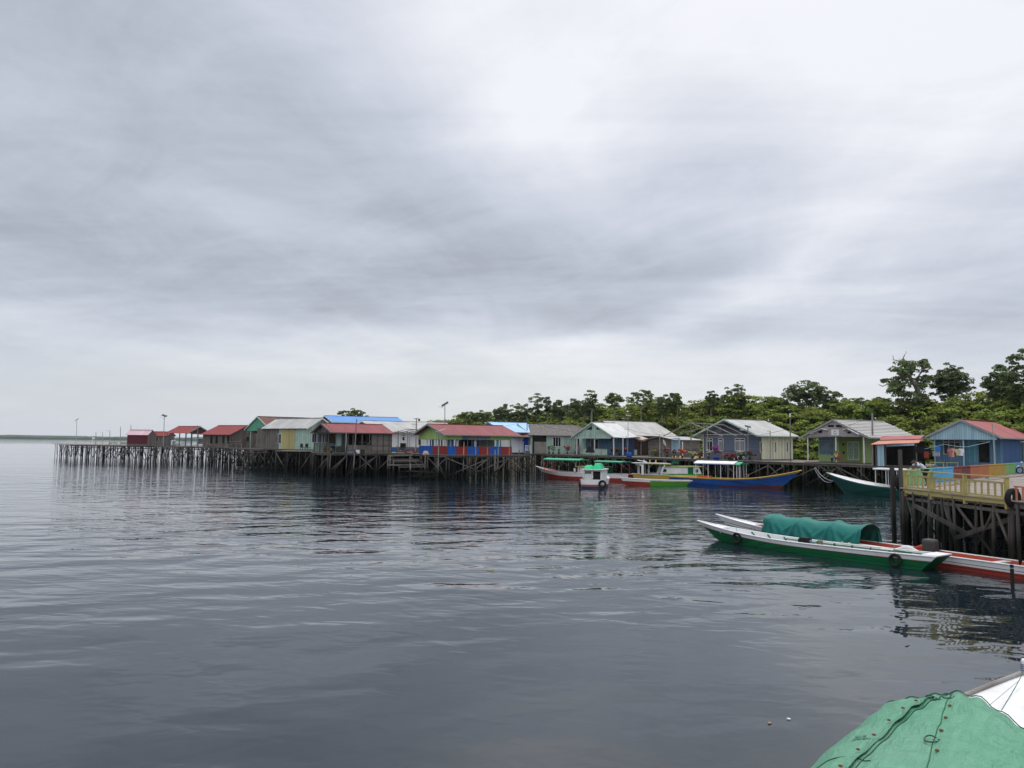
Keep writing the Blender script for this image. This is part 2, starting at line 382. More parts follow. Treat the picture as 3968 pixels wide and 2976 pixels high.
# ================================================================== SETTING
def inpoly(x, y, poly):
    c = False; n = len(poly)
    for i in range(n):
        x1, y1 = poly[i][:2]; x2, y2 = poly[(i + 1) % n][:2]
        if (y1 > y) != (y2 > y) and x < (x2 - x1) * (y - y1) / (y2 - y1) + x1: c = not c
    return c
EV = Vector((.512, -.859, 0)); NV = Vector((.859, .512, 0))     # along the walkway, and away from the water
W0 = Vector((3.5, 141.9, 0))
def wk(t, n, z=0.0):
    """t metres along the walkway's water edge, n metres behind it"""
    p = W0 + EV * t + NV * n; return Vector((p.x, p.y, z))

# water --------------------------------------------------------------
def water():
    mt = bpy.data.materials.new('sea_water'); mt.use_nodes = True
    t = NT(mt.node_tree); b = t.n['Principled BSDF']
    geo = t.new('ShaderNodeNewGeometry'); pos = geo.outputs['Position']
    b.inputs['Base Color'].default_value = (.009, .016, .021, 1); b.inputs['Roughness'].default_value = .02
    b.inputs['IOR'].default_value = 1.52
    x, y, _ = t.sep(pos)
    dist = t.M('SQRT', t.M('ADD', t.M('MULTIPLY', x, x), t.M('MULTIPLY', y, y)))
    calm = t.noise(t.mapping(pos, scale=(.012, .03, 1), rot=(0, 0, .25)), 1, 3, .5)
    amp = t.ss(calm, .35, .65, .45, 1.15)
    left = t.ss(x, -110, -30, .35, 1.0)
    amp = t.M('MULTIPLY', amp, left)
    w1 = t.noise(t.mapping(t.mapping(pos, rot=(0, 0, -.2)), scale=(.24, .44, 1)), 1.0, 1, .4, dist=.3)
    w2 = t.noise(t.mapping(t.mapping(pos, rot=(0, 0, .28)), scale=(.6, 1.15, 1)), 1.0, 1.5, .5, dist=.8)
    w3 = t.noise(t.mapping(t.mapping(pos, rot=(0, 0, -.35)), scale=(1.5, 3.2, 1)), 1.0, 1, .5)
    near = t.ss(dist, 14, 80, .50, 1.35)
    h = t.M('ADD', t.M('MULTIPLY', w1, .17), t.M('MULTIPLY', w2, t.M('MULTIPLY', near, .058)))
    h = t.M('ADD', h, t.M('MULTIPLY', w3, t.M('MULTIPLY', near, .015)))
    h = t.M('MULTIPLY', h, amp)
    bp = t.new('ShaderNodeBump'); bp.inputs['Strength'].default_value = 1; bp.inputs['Distance'].default_value = 1.0
    t.l.new(h, bp.inputs['Height']); t.l.new(bp.outputs[0], b.inputs['Normal'])
    mb = MB(); mb.add([(-3500, -60, 0), (3500, -60, 0), (3500, 3300, 0), (-3500, 3300, 0)], [(0, 1, 2, 3)])
    o = mb.build('water', mt); tag(o, 'dark calm sea water with small ripples reflecting the clouds', kind='structure')
water()

# land behind the village -------------------------------------------
MUD = mat('mangrove_mud', (.06, .05, .038), .9, 'plain', wear=.6, dirt=(.03, .028, .02))
def land():
    f = []
    for t_, n_ in ((-34, -40), (-27, -22), (-24, -8), (-20, 4), (-14, 14), (0, 19), (30, 22), (60, 21), (90, 20), (130, 19)): f.append(wk(t_, n_))
    mb = MB(); vs = []; fs = []
    rings = [(0, -1.0), (2.0, .25), (6, .9), (16, 2.2), (40, 3.0), (320, 3.2)]  # raised at the unseen back, to block sky showing beneath the decks
    for off, z in rings:
        for i, p in enumerate(f):
            q = p + NV * (off + (random.random() * 1.2 if off < 9 else 0)); vs.append((q.x, q.y, z))
    n = len(f)
    for r_ in range(len(rings) - 1):
        for i in range(n - 1): a = r_ * n + i; fs.append((a, a + 1, a + n + 1, a + n))
    mb.add(vs, fs); tag(mb.build('ground', MUD, smooth=True), 'muddy shore under the mangroves behind the houses', kind='structure')
land()

# ------------------------------------------------------------------ foliage
def leaf_mesh(name, cent, rad, nleaf, size, material, rng, flat=.5, up=.75, lower=-.25):
    """leaf-sized quads spread over the upper shells of many small clumps"""
    cent = np.asarray(cent, float); rad = np.asarray(rad, float); K = len(cent)
    idx = np.repeat(np.arange(K), nleaf); N = len(idx)
    d = rng.normal(size=(N, 3)); d /= np.linalg.norm(d, axis=1)[:, None]
    d[:, 2] = np.where(d[:, 2] < lower, -d[:, 2], d[:, 2])
    rr = rng.uniform(.55, 1.05, N) ** .6
    r = rad[idx]; p = cent[idx] + d * rr[:, None] * np.stack([r, r, r * flat], 1)
    nrm = d * (1 - up) + np.array([0, 0, up]) + rng.normal(size=(N, 3)) * .38
    nrm /= np.linalg.norm(nrm, axis=1)[:, None]
    a = rng.normal(size=(N, 3)); t = np.cross(nrm, a); t /= np.linalg.norm(t, axis=1)[:, None]; b = np.cross(nrm, t)
    s = rng.uniform(.6, 1.35, N)[:, None] * size
    v = np.stack([p - t * s * .5, p + b * s * .32, p + t * s * .5, p - b * s * .32], 1).reshape(-1, 3)
    me = bpy.data.meshes.new(name); me.vertices.add(N * 4); me.vertices.foreach_set('co', v.ravel())
    me.loops.add(N * 4); me.loops.foreach_set('vertex_index', np.arange(N * 4)); me.polygons.add(N)
    me.polygons.foreach_set('loop_start', np.arange(0, N * 4, 4)); me.polygons.foreach_set('loop_total', np.full(N, 4))
    ct = rng.uniform(0, 1, K); tone = np.clip(ct[idx] * .5 + rng.uniform(0, .5, N), 0, 1)
    at = me.attributes.new('tone', 'FLOAT', 'FACE'); at.data.foreach_set('value', tone.astype(np.float32))
    me.materials.append(material); me.update(); me.validate(); return me

def belt():
    rng = np.random.default_rng(3); cent = []; rad = []; wts = []
    us = [1100, 1560, 1690, 1800, 1950, 2050, 2300, 2500, 2650, 2800, 2950, 3050, 3200, 3350, 3500, 3600, 3750, 3900, 3968, 4300]
    vt = [1688, 1668, 1638, 1624, 1612, 1604, 1582, 1570, 1570, 1558, 1558, 1580, 1584, 1576, 1564, 1562, 1554, 1532, 1514, 1490]
    def front(k):
        p = wk(0, 22); t_ = (k * p.y - p.x) / (EV.x - k * EV.y); return min(p.y + EV.y * t_, 182)
    rows = [(0.5, .36, 2.4), (2.5, .50, 2.6), (5, .64, 2.8), (8, .77, 3.0), (11.5, .87, 3.1), (15, .95, 3.2), (19, 1.0, 3.3), (24, 1.02, 3.4)]
    for ri, (dy, pr, cr) in enumerate(rows):
        u = 1100 + rng.uniform(0, 60)
        while u < 4320:
            k = (u - 1984) / FPX; yf = front(k); y = yf + dy + rng.normal() * 1.3
            ztop = D(u, np.interp(u, us, vt), yf + 19).z * (y / (yf + 19) if dy > 19 else 1)
            if u < 1570: ztop = min(ztop, 6.5)
            zt = ztop * pr * rng.uniform(.88, 1.03) if ri < 5 else ztop * rng.uniform(.92, 1.05); R_ = cr * rng.uniform(.75, 1.2)
            n = 24
            for j in range(n):      # domed crown built of flat tiers
                a = rng.uniform(0, 6.283); q = math.sqrt(rng.uniform(0, 1)); h_ = (math.sqrt(1 - q * q * .96) - .35) * R_ * 1.0
                cent.append((k * y + R_ * q * math.cos(a), y + R_ * q * math.sin(a), zt - R_ * .55 + h_ - .25 + rng.normal() * .25)); rad.append(R_ * rng.uniform(.20, .34))
            for j in range(7): cent.append((k * y + rng.normal() * 1.5, y + rng.uniform(-1, 1.5), zt * rng.uniform(.1, .72))); rad.append(rng.uniform(.9, 1.5))
            u += (R_ * 1.35) / y * FPX
    me = leaf_mesh('mangrove_wood', cent, rad, 40, .40, LEAF1, rng, flat=.50, up=.72, lower=-.1)
    o = bpy.data.objects.new('mangrove_wood', me); C.objects.link(o)
    tag(o, 'dense light green mangrove wood behind the houses, tiered crowns merging in one mass', 'wood', kind='stuff')
    core = leaf_mesh('inner_mass', [(c[0], c[1] + .6, c[2] - 1.0) for c in cent[::3]], [r * 1.5 for r in rad[::3]], 20, 1.05, leafmat('inner_leaf', (.06, .088, .02)), rng, flat=.6, up=.2, lower=-1)  # added core, blocks sky gaps; dark leaf colour stands for shade inside
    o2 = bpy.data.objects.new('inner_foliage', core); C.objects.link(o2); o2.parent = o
    cent = []; rad = []          # dark undergrowth and roots, added to block low sky at the foot of the wood
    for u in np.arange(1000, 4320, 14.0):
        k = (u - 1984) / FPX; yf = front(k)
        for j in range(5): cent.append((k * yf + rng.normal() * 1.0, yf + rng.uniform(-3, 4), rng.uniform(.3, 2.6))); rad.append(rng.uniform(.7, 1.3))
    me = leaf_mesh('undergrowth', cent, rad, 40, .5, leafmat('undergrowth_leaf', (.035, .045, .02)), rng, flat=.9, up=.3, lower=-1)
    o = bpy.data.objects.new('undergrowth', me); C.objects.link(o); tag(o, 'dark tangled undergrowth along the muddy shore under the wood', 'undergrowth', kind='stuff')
belt()

def far_shore():
    rng = np.random.default_rng(5)
    FS = mat('far_forest', (.055, .085, .045), .9, 'plain', wear=.8, dirt=(.03, .05, .03))
    vs = []; fs = []; n = 420; xs = np.linspace(-3200, 900, n)
    h = 11.5 + 1.4 * np.sin(xs / 170.) + np.convolve(rng.normal(size=n) * 2.6, np.ones(5) / 5, 'same')
    rows = [(0, -.5), (4, .62), (26, .86), (60, 1.0), (120, 1.0), (400, .9)]
    for dy, k in rows:
        for i, x in enumerate(xs):
            z = h[i] * k + rng.normal() * (.5 if k > .2 else 0); vs.append((x, 2700 + dy + 60 * math.sin(x / 420) + abs(x + 900) * .04, z))
    for r_ in range(len(rows) - 1):
        for i in range(n - 1): a = r_ * n + i; fs.append((a, a + 1, a + n + 1, a + n))
    mb = MB(); mb.add(vs, fs); o = mb.build('far_forest', FS)
    tag(o, 'long low wooded shore on the far side of the bay', 'wood', kind='stuff')
far_shore()

def branch(mb, p, d, ln, r, depth, rng, ends, spread=.55, upb=.25):
    pts = [p]; dd = Vector(d).normalized(); seg = 4
    for i in range(seg):
        dd = (dd + Vector((rng.normal() * .16, rng.normal() * .16, rng.normal() * .1 + upb * .15))).normalized()
        pts.append(pts[-1] + dd * ln / seg)
    mb.tube(pts, [r * (1 - .45 * i / seg) for i in range(seg + 1)], 6)
    if depth == 0: ends.append(pts[-1]); ends.append(pts[-2]); return
    for k in range(rng.integers(2, 4)):
        nd = (dd + Vector((rng.normal() * spread, rng.normal() * spread, rng.normal() * spread * .5 + upb))).normalized()
        branch(mb, pts[-1], nd, ln * rng.uniform(.55, .8), r * .55, depth - 1, rng, ends, spread, upb)
    ends.append(pts[-1])

def tree(u, vtop, wpx, d, label, style='dense', vbase=None, seed=0, name='tree', leaf=None, group='trees rising above the mangrove wood'):
    rng = np.random.default_rng(100 + seed)
    c = D(u, vtop, d); H = c.z; Wm = wpx / FPX * d
    root = thing(name, label, 'tree', (c.x, c.y, 0.6), group=group)
    zb = D(u, vbase + (40 if style == 'dense' else 24), d).z if vbase else H * .55
    if style == 'dense': Wm *= 1.15          # bottom of the crown
    ch = H - zb; mb = MB(); ends = []
    lean = Vector((rng.normal() * .03, rng.normal() * .03, 1))
    p0 = Vector((0, 0, 0)); zt = (zb + ch * .25) - .6
    pts = [p0, p0 + lean * zt * .5 + Vector((rng.normal() * .25, 0, 0)), Vector((lean.x * zt, lean.y * zt, zt))]
    r = max(.10, H * .013 * (1 if style != 'lacy' else .6)); mb.tube(pts, [r * 1.4, r, r * .85], 7)
    nb = {'dense': 6, 'lacy': 5, 'slim': 4, 'big': 9}[style]
    for k in range(nb):
        a = 2 * math.pi * k / nb + rng.normal() * .3
        el_ = {'dense': .9, 'lacy': 1.0, 'slim': 1.8, 'big': .8}[style] * rng.uniform(.6, 1.3)
        ln = min(Wm * .42, ch * .6) * rng.uniform(.7, 1.1)
        branch(mb, pts[-1] - Vector((0, 0, rng.uniform(0, ch * .15))), Vector((math.cos(a), math.sin(a) * .8, el_)), ln * .62, r * .5, 2 if style != 'slim' else 1, rng, ends, .6, .3)
    mb.build('trunk', BARK, root)
    cent = []; rad = []
    nc = {'dense': 46, 'lacy': 46, 'slim': 30, 'big': 120}[style]
    zc = (zb + ch * .5) - .6
    for k in range(nc):
        while True:
            q = rng.uniform(-1, 1, 3)
            rr = q @ q
            if rr < 1 and rr > .25: break
        x = q[0] * Wm * .50; y = q[1] * Wm * .42; z = zc + q[2] * ch * .47; x *= 1.12 - .25 * q[2]
        if style == 'lacy': z = zc + ch * .42 * (1 - (q[0] ** 2 + q[1] ** 2)) + rng.normal() * ch * .05 if rng.random() < .5 else z
        cent.append((x, y, z)); rad.append(max(.45, min(Wm, ch) * rng.uniform(.06, .135) * (1.0 if style != 'lacy' else .75)))
    for e in ends:
        if rng.random() < (.8 if style != 'lacy' else .5):
            s_ = max(abs(e.x) / (Wm * .5), abs(e.z - zc) / (ch * .52), 1e-3)
            if s_ < 1.05: cent.append(tuple(e)); rad.append(max(.35, min(Wm, ch) * rng.uniform(.05, .09)))
    nl = {'dense': 62, 'lacy': 34, 'slim': 50, 'big': 66}[style]
    me = leaf_mesh('crown', cent, rad, nl, .33 if d > 110 else .30, leaf or LEAF2, rng, flat=.55, up=.6, lower=-.5)
    o = bpy.data.objects.new('crown', me); C.objects.link(o); o.parent = root
    return root
TREES = [
 (1370, 1581, 95, 175, 'single bushy green tree rising behind the long blue roof', 'dense', 1622, LEAF3),
 (1815, 1596, 80, 165, 'first low tree of the wood, just right of the tall solar lamp', 'lacy', 1625, LEAF3),
 (1868, 1590, 75, 165, 'low rounded tree above the pale blue roof', 'lacy', 1622, LEAF3),
 (1938, 1560, 85, 160, 'dark tree with layered crown left of the tallest dark pair', 'dense', 1612, LEAF2),
 (2010, 1560, 75, 160, 'dark rounded tree between the layered tree and the tall forked one', 'dense', 1610, LEAF2),
 (2080, 1526, 80, 158, 'tall dark tree with airy crown above the grey shingle roof', 'lacy', 1605, LEAF2),
 (2118, 1524, 60, 157, 'tall slender tree close to the airy one above the shingle roof', 'slim', 1600, LEAF2),
 (2168, 1546, 62, 156, 'small-crowned dark tree sloping down to the gap in the tree line', 'dense', 1598, LEAF2),
 (2245, 1532, 105, 152, 'broad round dense tree right of the gap in the tree line', 'dense', 1592, LEAF2),
 (2288, 1509, 55, 150, 'thin tree with a small high crown and drooping twigs', 'slim', 1580, LEAF2),
 (2378, 1523, 70, 150, 'sparse see-through little tree standing alone above the wood', 'lacy', 1570, LEAF3),
 (2485, 1511, 125, 148, 'lacy dome-shaped umbrella tree above the grey roofed house', 'lacy', 1575, LEAF3),
 (2575, 1527, 50, 146, 'small round tree right of the lacy dome', 'dense', 1570, LEAF3),
 (2615, 1520, 48, 146, 'very thin tree with a flat sparse top', 'lacy', 1570, LEAF3),
 (2762, 1509, 52, 143, 'slim tree with a tuft at the top beside the dark pointed tree', 'slim', 1560, LEAF2),
 (2842, 1486, 92, 141, 'dark pointed tree with a dense top above the slate house', 'dense', 1558, LEAF2),
 (3010, 1540, 90, 140, 'low flat-topped tree at the left foot of the broad dark tree', 'lacy', 1585, LEAF2),
 (3130, 1474, 190, 138, 'broad very dark spreading tree with a pale trunk', 'big', 1588, LEAF2),
 (3225, 1508, 85, 137, 'right shoulder crown beside the broad dark spreading tree', 'dense', 1582, LEAF2),
 (3320, 1543, 90, 130, 'light lacy tree right of the broad dark tree', 'lacy', 1590, LEAF3),
 (3415, 1538, 100, 126, 'light rounded tree left of the gnarled tree', 'lacy', 1585, LEAF3),
 (3682, 1404, 140, 120, 'tall round-crowned tree with a visible forked trunk', 'big', 1545, LEAF2),
 (3880, 1408, 120, 108, 'tall dark tree left of the frame-edge giant', 'big', 1530, LEAF2),
 (3960, 1342, 130, 100, 'tallest dark tree at the right edge of the photo', 'big', 1560, LEAF2),
]
for i, (u, v, wp, d, lb, st_, vb, lf) in enumerate(TREES):
    tree(u, v, wp, d, lb, st_, vb, i, leaf=lf)

def gnarled():
    d = 118.; rng = np.random.default_rng(77)
    b0 = D(3580, 1640, d); root = thing('gnarled_tree', 'gnarled leaning old tree with bare twisted top branches', 'tree', (b0.x, b0.y, .6))
    def q(u, v, dd=0): p = D(u, v, d + dd); return (p.x - b0.x, p.y - b0.y, p.z - .6)
    mb = MB()
    mb.tube([(1.2, 0, 0), q(3578, 1620), q(3570, 1555), q(3552, 1500), q(3530, 1470), q(3515, 1440), q(3502, 1410), q(3493, 1400)], [.55, .5, .42, .36, .30, .24, .2, .14], 8)
    mb.tube([q(3493, 1402), q(3478, 1398), q(3462, 1394), q(3460, 1378)], [.13, .09, .06, .04], 6)
    mb.tube([q(3495, 1402), q(3500, 1388), q(3506, 1374), q(3512, 1366), q(3509, 1361)], [.12, .09, .06, .05, .03], 6)
    mb.tube([q(3516, 1446), q(3495, 1458), q(3475, 1468), q(3462, 1488), q(3440, 1488), q(3420, 1497), q(3404, 1490)], [.24, .2, .16, .12, .09, .07, .04], 6)
    mb.tube([q(3550, 1500), q(3556, 1465), q(3570, 1440), q(3580, 1428)], [.2, .15, .1, .06], 6)
    mb.tube([q(3440, 1488), q(3430, 1478), q(3418, 1470)], [.07, .05, .03], 5)
    mb.build('trunk', BARK, root)
    cent = []; rad = []
    for (u, v, a, b, n) in ((3500, 1408, 14, 10, 4), (3552, 1420, 45, 22, 22), (3490, 1445, 32, 14, 12), (3470, 1505, 28, 20, 12), (3520, 1500, 60, 35, 26), (3575, 1480, 25, 25, 10), (3540, 1545, 60, 22, 20), (3562, 1570, 28, 26, 10), (3433, 1478, 12, 6, 3)):
        for k in range(n):
            p = q(u + rng.uniform(-1, 1) * a, v + rng.uniform(-1, 1) * b, rng.normal() * 1.8); cent.append(p); rad.append(rng.uniform(.45, 1.0))
    me = leaf_mesh('crown', cent, rad, 62, .42, LEAF2, rng, flat=.6, up=.6, lower=-.5)
    o = bpy.data.objects.new('crown', me); C.objects.link(o); o.parent = root
gnarled()

# ------------------------------------------------------------------ piers
def pier(name, label, poly, z, fronts, sp=1.9, gsp=3.6, seed=0, low=None, brace=True, cap=100, rs=1.0, decm=None, bp=.62):
    rng = random.Random(seed); root = thing(name, label, 'pier', (poly[0][0], poly[0][1], 0))
    O = Vector((poly[0][0], poly[0][1], 0))
    loc = [(p[0] - O.x, p[1] - O.y) for p in poly]
    mb = MB(); mb.prism(loc, z - .07, z)
    # loose boards along the edges, uneven
    for i in fronts:
        a = Vector((*loc[i], 0)); b = Vector((*loc[(i + 1) % len(loc)], 0)); d = (b - a).normalized(); n = Vector((-d.y, d.x, 0))
        mid = (a + b) / 2 + n * .3 + O
        if not inpoly(mid.x, mid.y, poly): n = -n
        ln = (b - a).length; s = 0
        while s < ln:
            l_ = min(rng.uniform(2.2, 4.5), ln - s)
            for r_ in range(6):
                o_ = n * (r_ * .24 - .06 + rng.uniform(-.02, .02)); zz = z + .012 + rng.uniform(0, .03)
                mb.bar(a + d * s + o_ + Vector((0, 0, zz)), a + d * (s + l_ - .02) + o_ + Vector((0, 0, zz + rng.uniform(-.01, .02))), .21, .035)
            s += l_
    mb.build('deck', decm or DECK, root)
    # beams
    for i in fronts:
        a = Vector((*loc[i], 0)); b = Vector((*loc[(i + 1) % len(loc)], 0))
        part('edge_beam', WOOD, root, lambda m_: m_.bar(a + Vector((0, 0, z - .17)), b + Vector((0, 0, z - .17)), .09, .18))
        if low: part('edge_beam', WOOD, root, lambda m_: m_.bar(a + Vector((0, 0, z - low)), b + Vector((0, 0, z - low)), .07, .14))
    protos = []
    for k in range(4):
        mb = MB(); r = (.06 + .014 * k) * rs
        mb.tube([(0, 0, -1.2), (.03 * (k - 1.5), .02, z * .5), (0, 0, z - .09)], [r * 1.15, r, r * .9], 7)
        protos.append(mb.build('pile', PILE, root, smooth=True))
    darks = []
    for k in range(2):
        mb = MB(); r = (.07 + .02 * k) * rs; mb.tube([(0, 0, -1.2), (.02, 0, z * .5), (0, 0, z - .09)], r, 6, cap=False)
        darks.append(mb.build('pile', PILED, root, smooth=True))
    piles = []; front_piles = []
    for i in fronts:
        a = Vector((*loc[i], 0)); b = Vector((*loc[(i + 1) % len(loc)], 0)); ln = (b - a).length; n = max(1, int(ln / sp)); prev = None
        lst = []
        for k in range(n + 1):
            p = a.lerp(b, min(1, max(0, (k + rng.uniform(-.2, .2)) / n))); lst.append(p); piles.append(p)
            if rng.random() < .55:
                d = (b - a).normalized(); piles.append(p + d * rng.uniform(.3, .8))
        front_piles.append(lst)
    used = 0; rest = []
    for p in piles:
        if used < cap:
            if used < 4: o = protos[used]
            else:
                o = protos[rng.randrange(4)].copy(); C.objects.link(o); o.parent = root
            o.location = p; o.rotation_euler = (rng.uniform(-.03, .03), rng.uniform(-.03, .03), rng.uniform(0, 6)); used += 1
        else: rest.append(p)
    xs = [p[0] for p in poly]; ys = [p[1] for p in poly]
    x = min(xs)
    while x < max(xs):
        y = min(ys)
        while y < max(ys):
            px, py = x + rng.uniform(-.8, .8), y + rng.uniform(-.8, .8)
            if inpoly(px, py, poly) and py < 235: rest.append(Vector((px - O.x, py - O.y, 0)))
            y += gsp
        x += gsp
    rest.sort(key=lambda p: (p + O).length)
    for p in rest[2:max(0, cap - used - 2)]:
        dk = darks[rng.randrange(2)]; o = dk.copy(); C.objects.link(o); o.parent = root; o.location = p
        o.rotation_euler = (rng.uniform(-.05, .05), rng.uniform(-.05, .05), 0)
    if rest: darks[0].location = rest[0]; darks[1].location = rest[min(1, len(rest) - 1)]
    left = rest[max(0, cap - used - 2):]
    if left:
        mb = MB()
        for p in left:
            r = rng.uniform(.06, .1) * rs; mb.tube([p + Vector((rng.uniform(-.15, .15), rng.uniform(-.15, .15), -1.2)), p + Vector((0, 0, z - .1))], r, 5, cap=False)
            if rng.random() < .45 and rng.random() < 2: mb.bar(p + Vector((0, 0, .3)), p + Vector((rng.uniform(-1.6, 1.6), rng.uniform(0, 2.2), z - .3)), .07, .1)
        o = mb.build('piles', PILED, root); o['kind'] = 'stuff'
    if brace:
        nb = 0
        for lst in front_piles:
            for k in range(len(lst) - 1):
                for rep_ in range(2 if rng.random() < bp * .6 else 1):
                  if rng.random() < bp and nb < 95:
                    j = min(len(lst) - 1, k + rng.choice([1, 1, 2])); a, b = lst[k], lst[j]
                    if rng.random() < .5: a, b = b, a
                    off = Vector((0, -.09, 0)); z0, z1 = rng.uniform(.15, .9), z - rng.uniform(.25, .5)
                    part('brace', WOOD, root, lambda m_: m_.bar(a + off + Vector((0, 0, z1)), b + off + Vector((0, 0, z0)), .05, .12)); nb += 1
                if rng.random() < .35 and nb < 95:
                    a = lst[k]; off = Vector((rng.uniform(-.5, .5), rng.uniform(.8, 4), 0)); e1 = a + off + Vector((rng.uniform(-2, 2), 0, z - .4)); e2 = a + off + Vector((rng.uniform(-2, 2), 0, .2))
                    if inpoly(e1.x + O.x, e1.y + O.y, poly) and inpoly(e2.x + O.x, e2.y + O.y, poly):
                        part('brace', PILE, root, lambda m_: m_.bar(e1, e2, .06, .12)); nb += 1
    return root

a_ = P(270, 1724, 3.45); b_ = P(800, 1732, 3.45); far = P(195, 1718, 3.45)
PL = [(a_.x, a_.y), (b_.x, b_.y), (-45, 134), (-33.2, 127.4), (-12, 127.4), (-5, 150), (-20, 190), (-80, 232), (far.x, far.y)]
pier('open_timber_pier', 'long open timber pier on a forest of stilts reaching out to the left', PL, 3.45, [0, 1, 2], 1.8, 3.0, 1, low=.55, rs=.78, bp=.85)
PR = [(-28.2, 109.6), (-24.9, 105.2), (-14.5, 111.6), (-13.0, 127.2), (-33.0, 127.2)]
pier('house_pier', 'stilted deck carrying the open red-roofed wooden house', PR, 3.3, [0, 1, 4], 2.2, 1.9, 2, bp=.9)
Q1 = Vector((-8.4, 99.6, 0)); Q2 = Vector((2.6, 106.2, 0)); bb = Vector((.52, -.854, 0)); Q0 = Q1 - bb * 11; Q3 = Q2 - bb * 30  # back edge extended, unseen, so the water under the deck stays dark
PC = [(Q0.x, Q0.y), (Q1.x, Q1.y), (Q2.x, Q2.y), (Q3.x, Q3.y), (-12.8, 127.0)]
pier('painted_house_pier', 'stilted deck with crossed braces under the blue and red panelled house', PC, 3.3, [0, 1, 2], 2.7, 1.7, 3, low=.0, bp=.95)
K_ = wk(85.6, 0); walk = [wk(0, 0), K_, K_ + NV * 20, wk(0, 16)]
PW = [(p.x, p.y) for p in (wk(-12, -4.5), wk(-1, -4.5), wk(-1, 0), K_, K_ + NV * 16, wk(-12, 16))]
pier('village_walkway', 'long plank walkway on stilts in front of the row of houses', PW, 3.0, [0, 1, 2], 2.3, 2.0, 4)
K2 = K_ + NV * 16
JK = 1.075; JZ = 2.84      # the near jetty lies a step lower than the walkway
PJ = [(18.75 * JK, 37.0 * JK), (18.95 * JK, 29.5 * JK), (19.6 * JK, 22 * JK), (64, 23), (84, 70), (K2.x + .03, K2.y - .03), (K_.x + .03, K_.y - .03), (39.7 * JK, 60.3 * JK), (20.1 * JK, 39.2 * JK)]
JDECK = mat('jetty_planks', (.27, .235, .215), .85, 'plank', .2, .6, (.11, .09, .08), bump=.8)
pier('near_jetty', 'near jetty on black stilts with yellow railing and tyres', PJ, JZ, [0, 1, 8, 7], 1.05, 1.9, 5, decm=JDECK, low=.45)

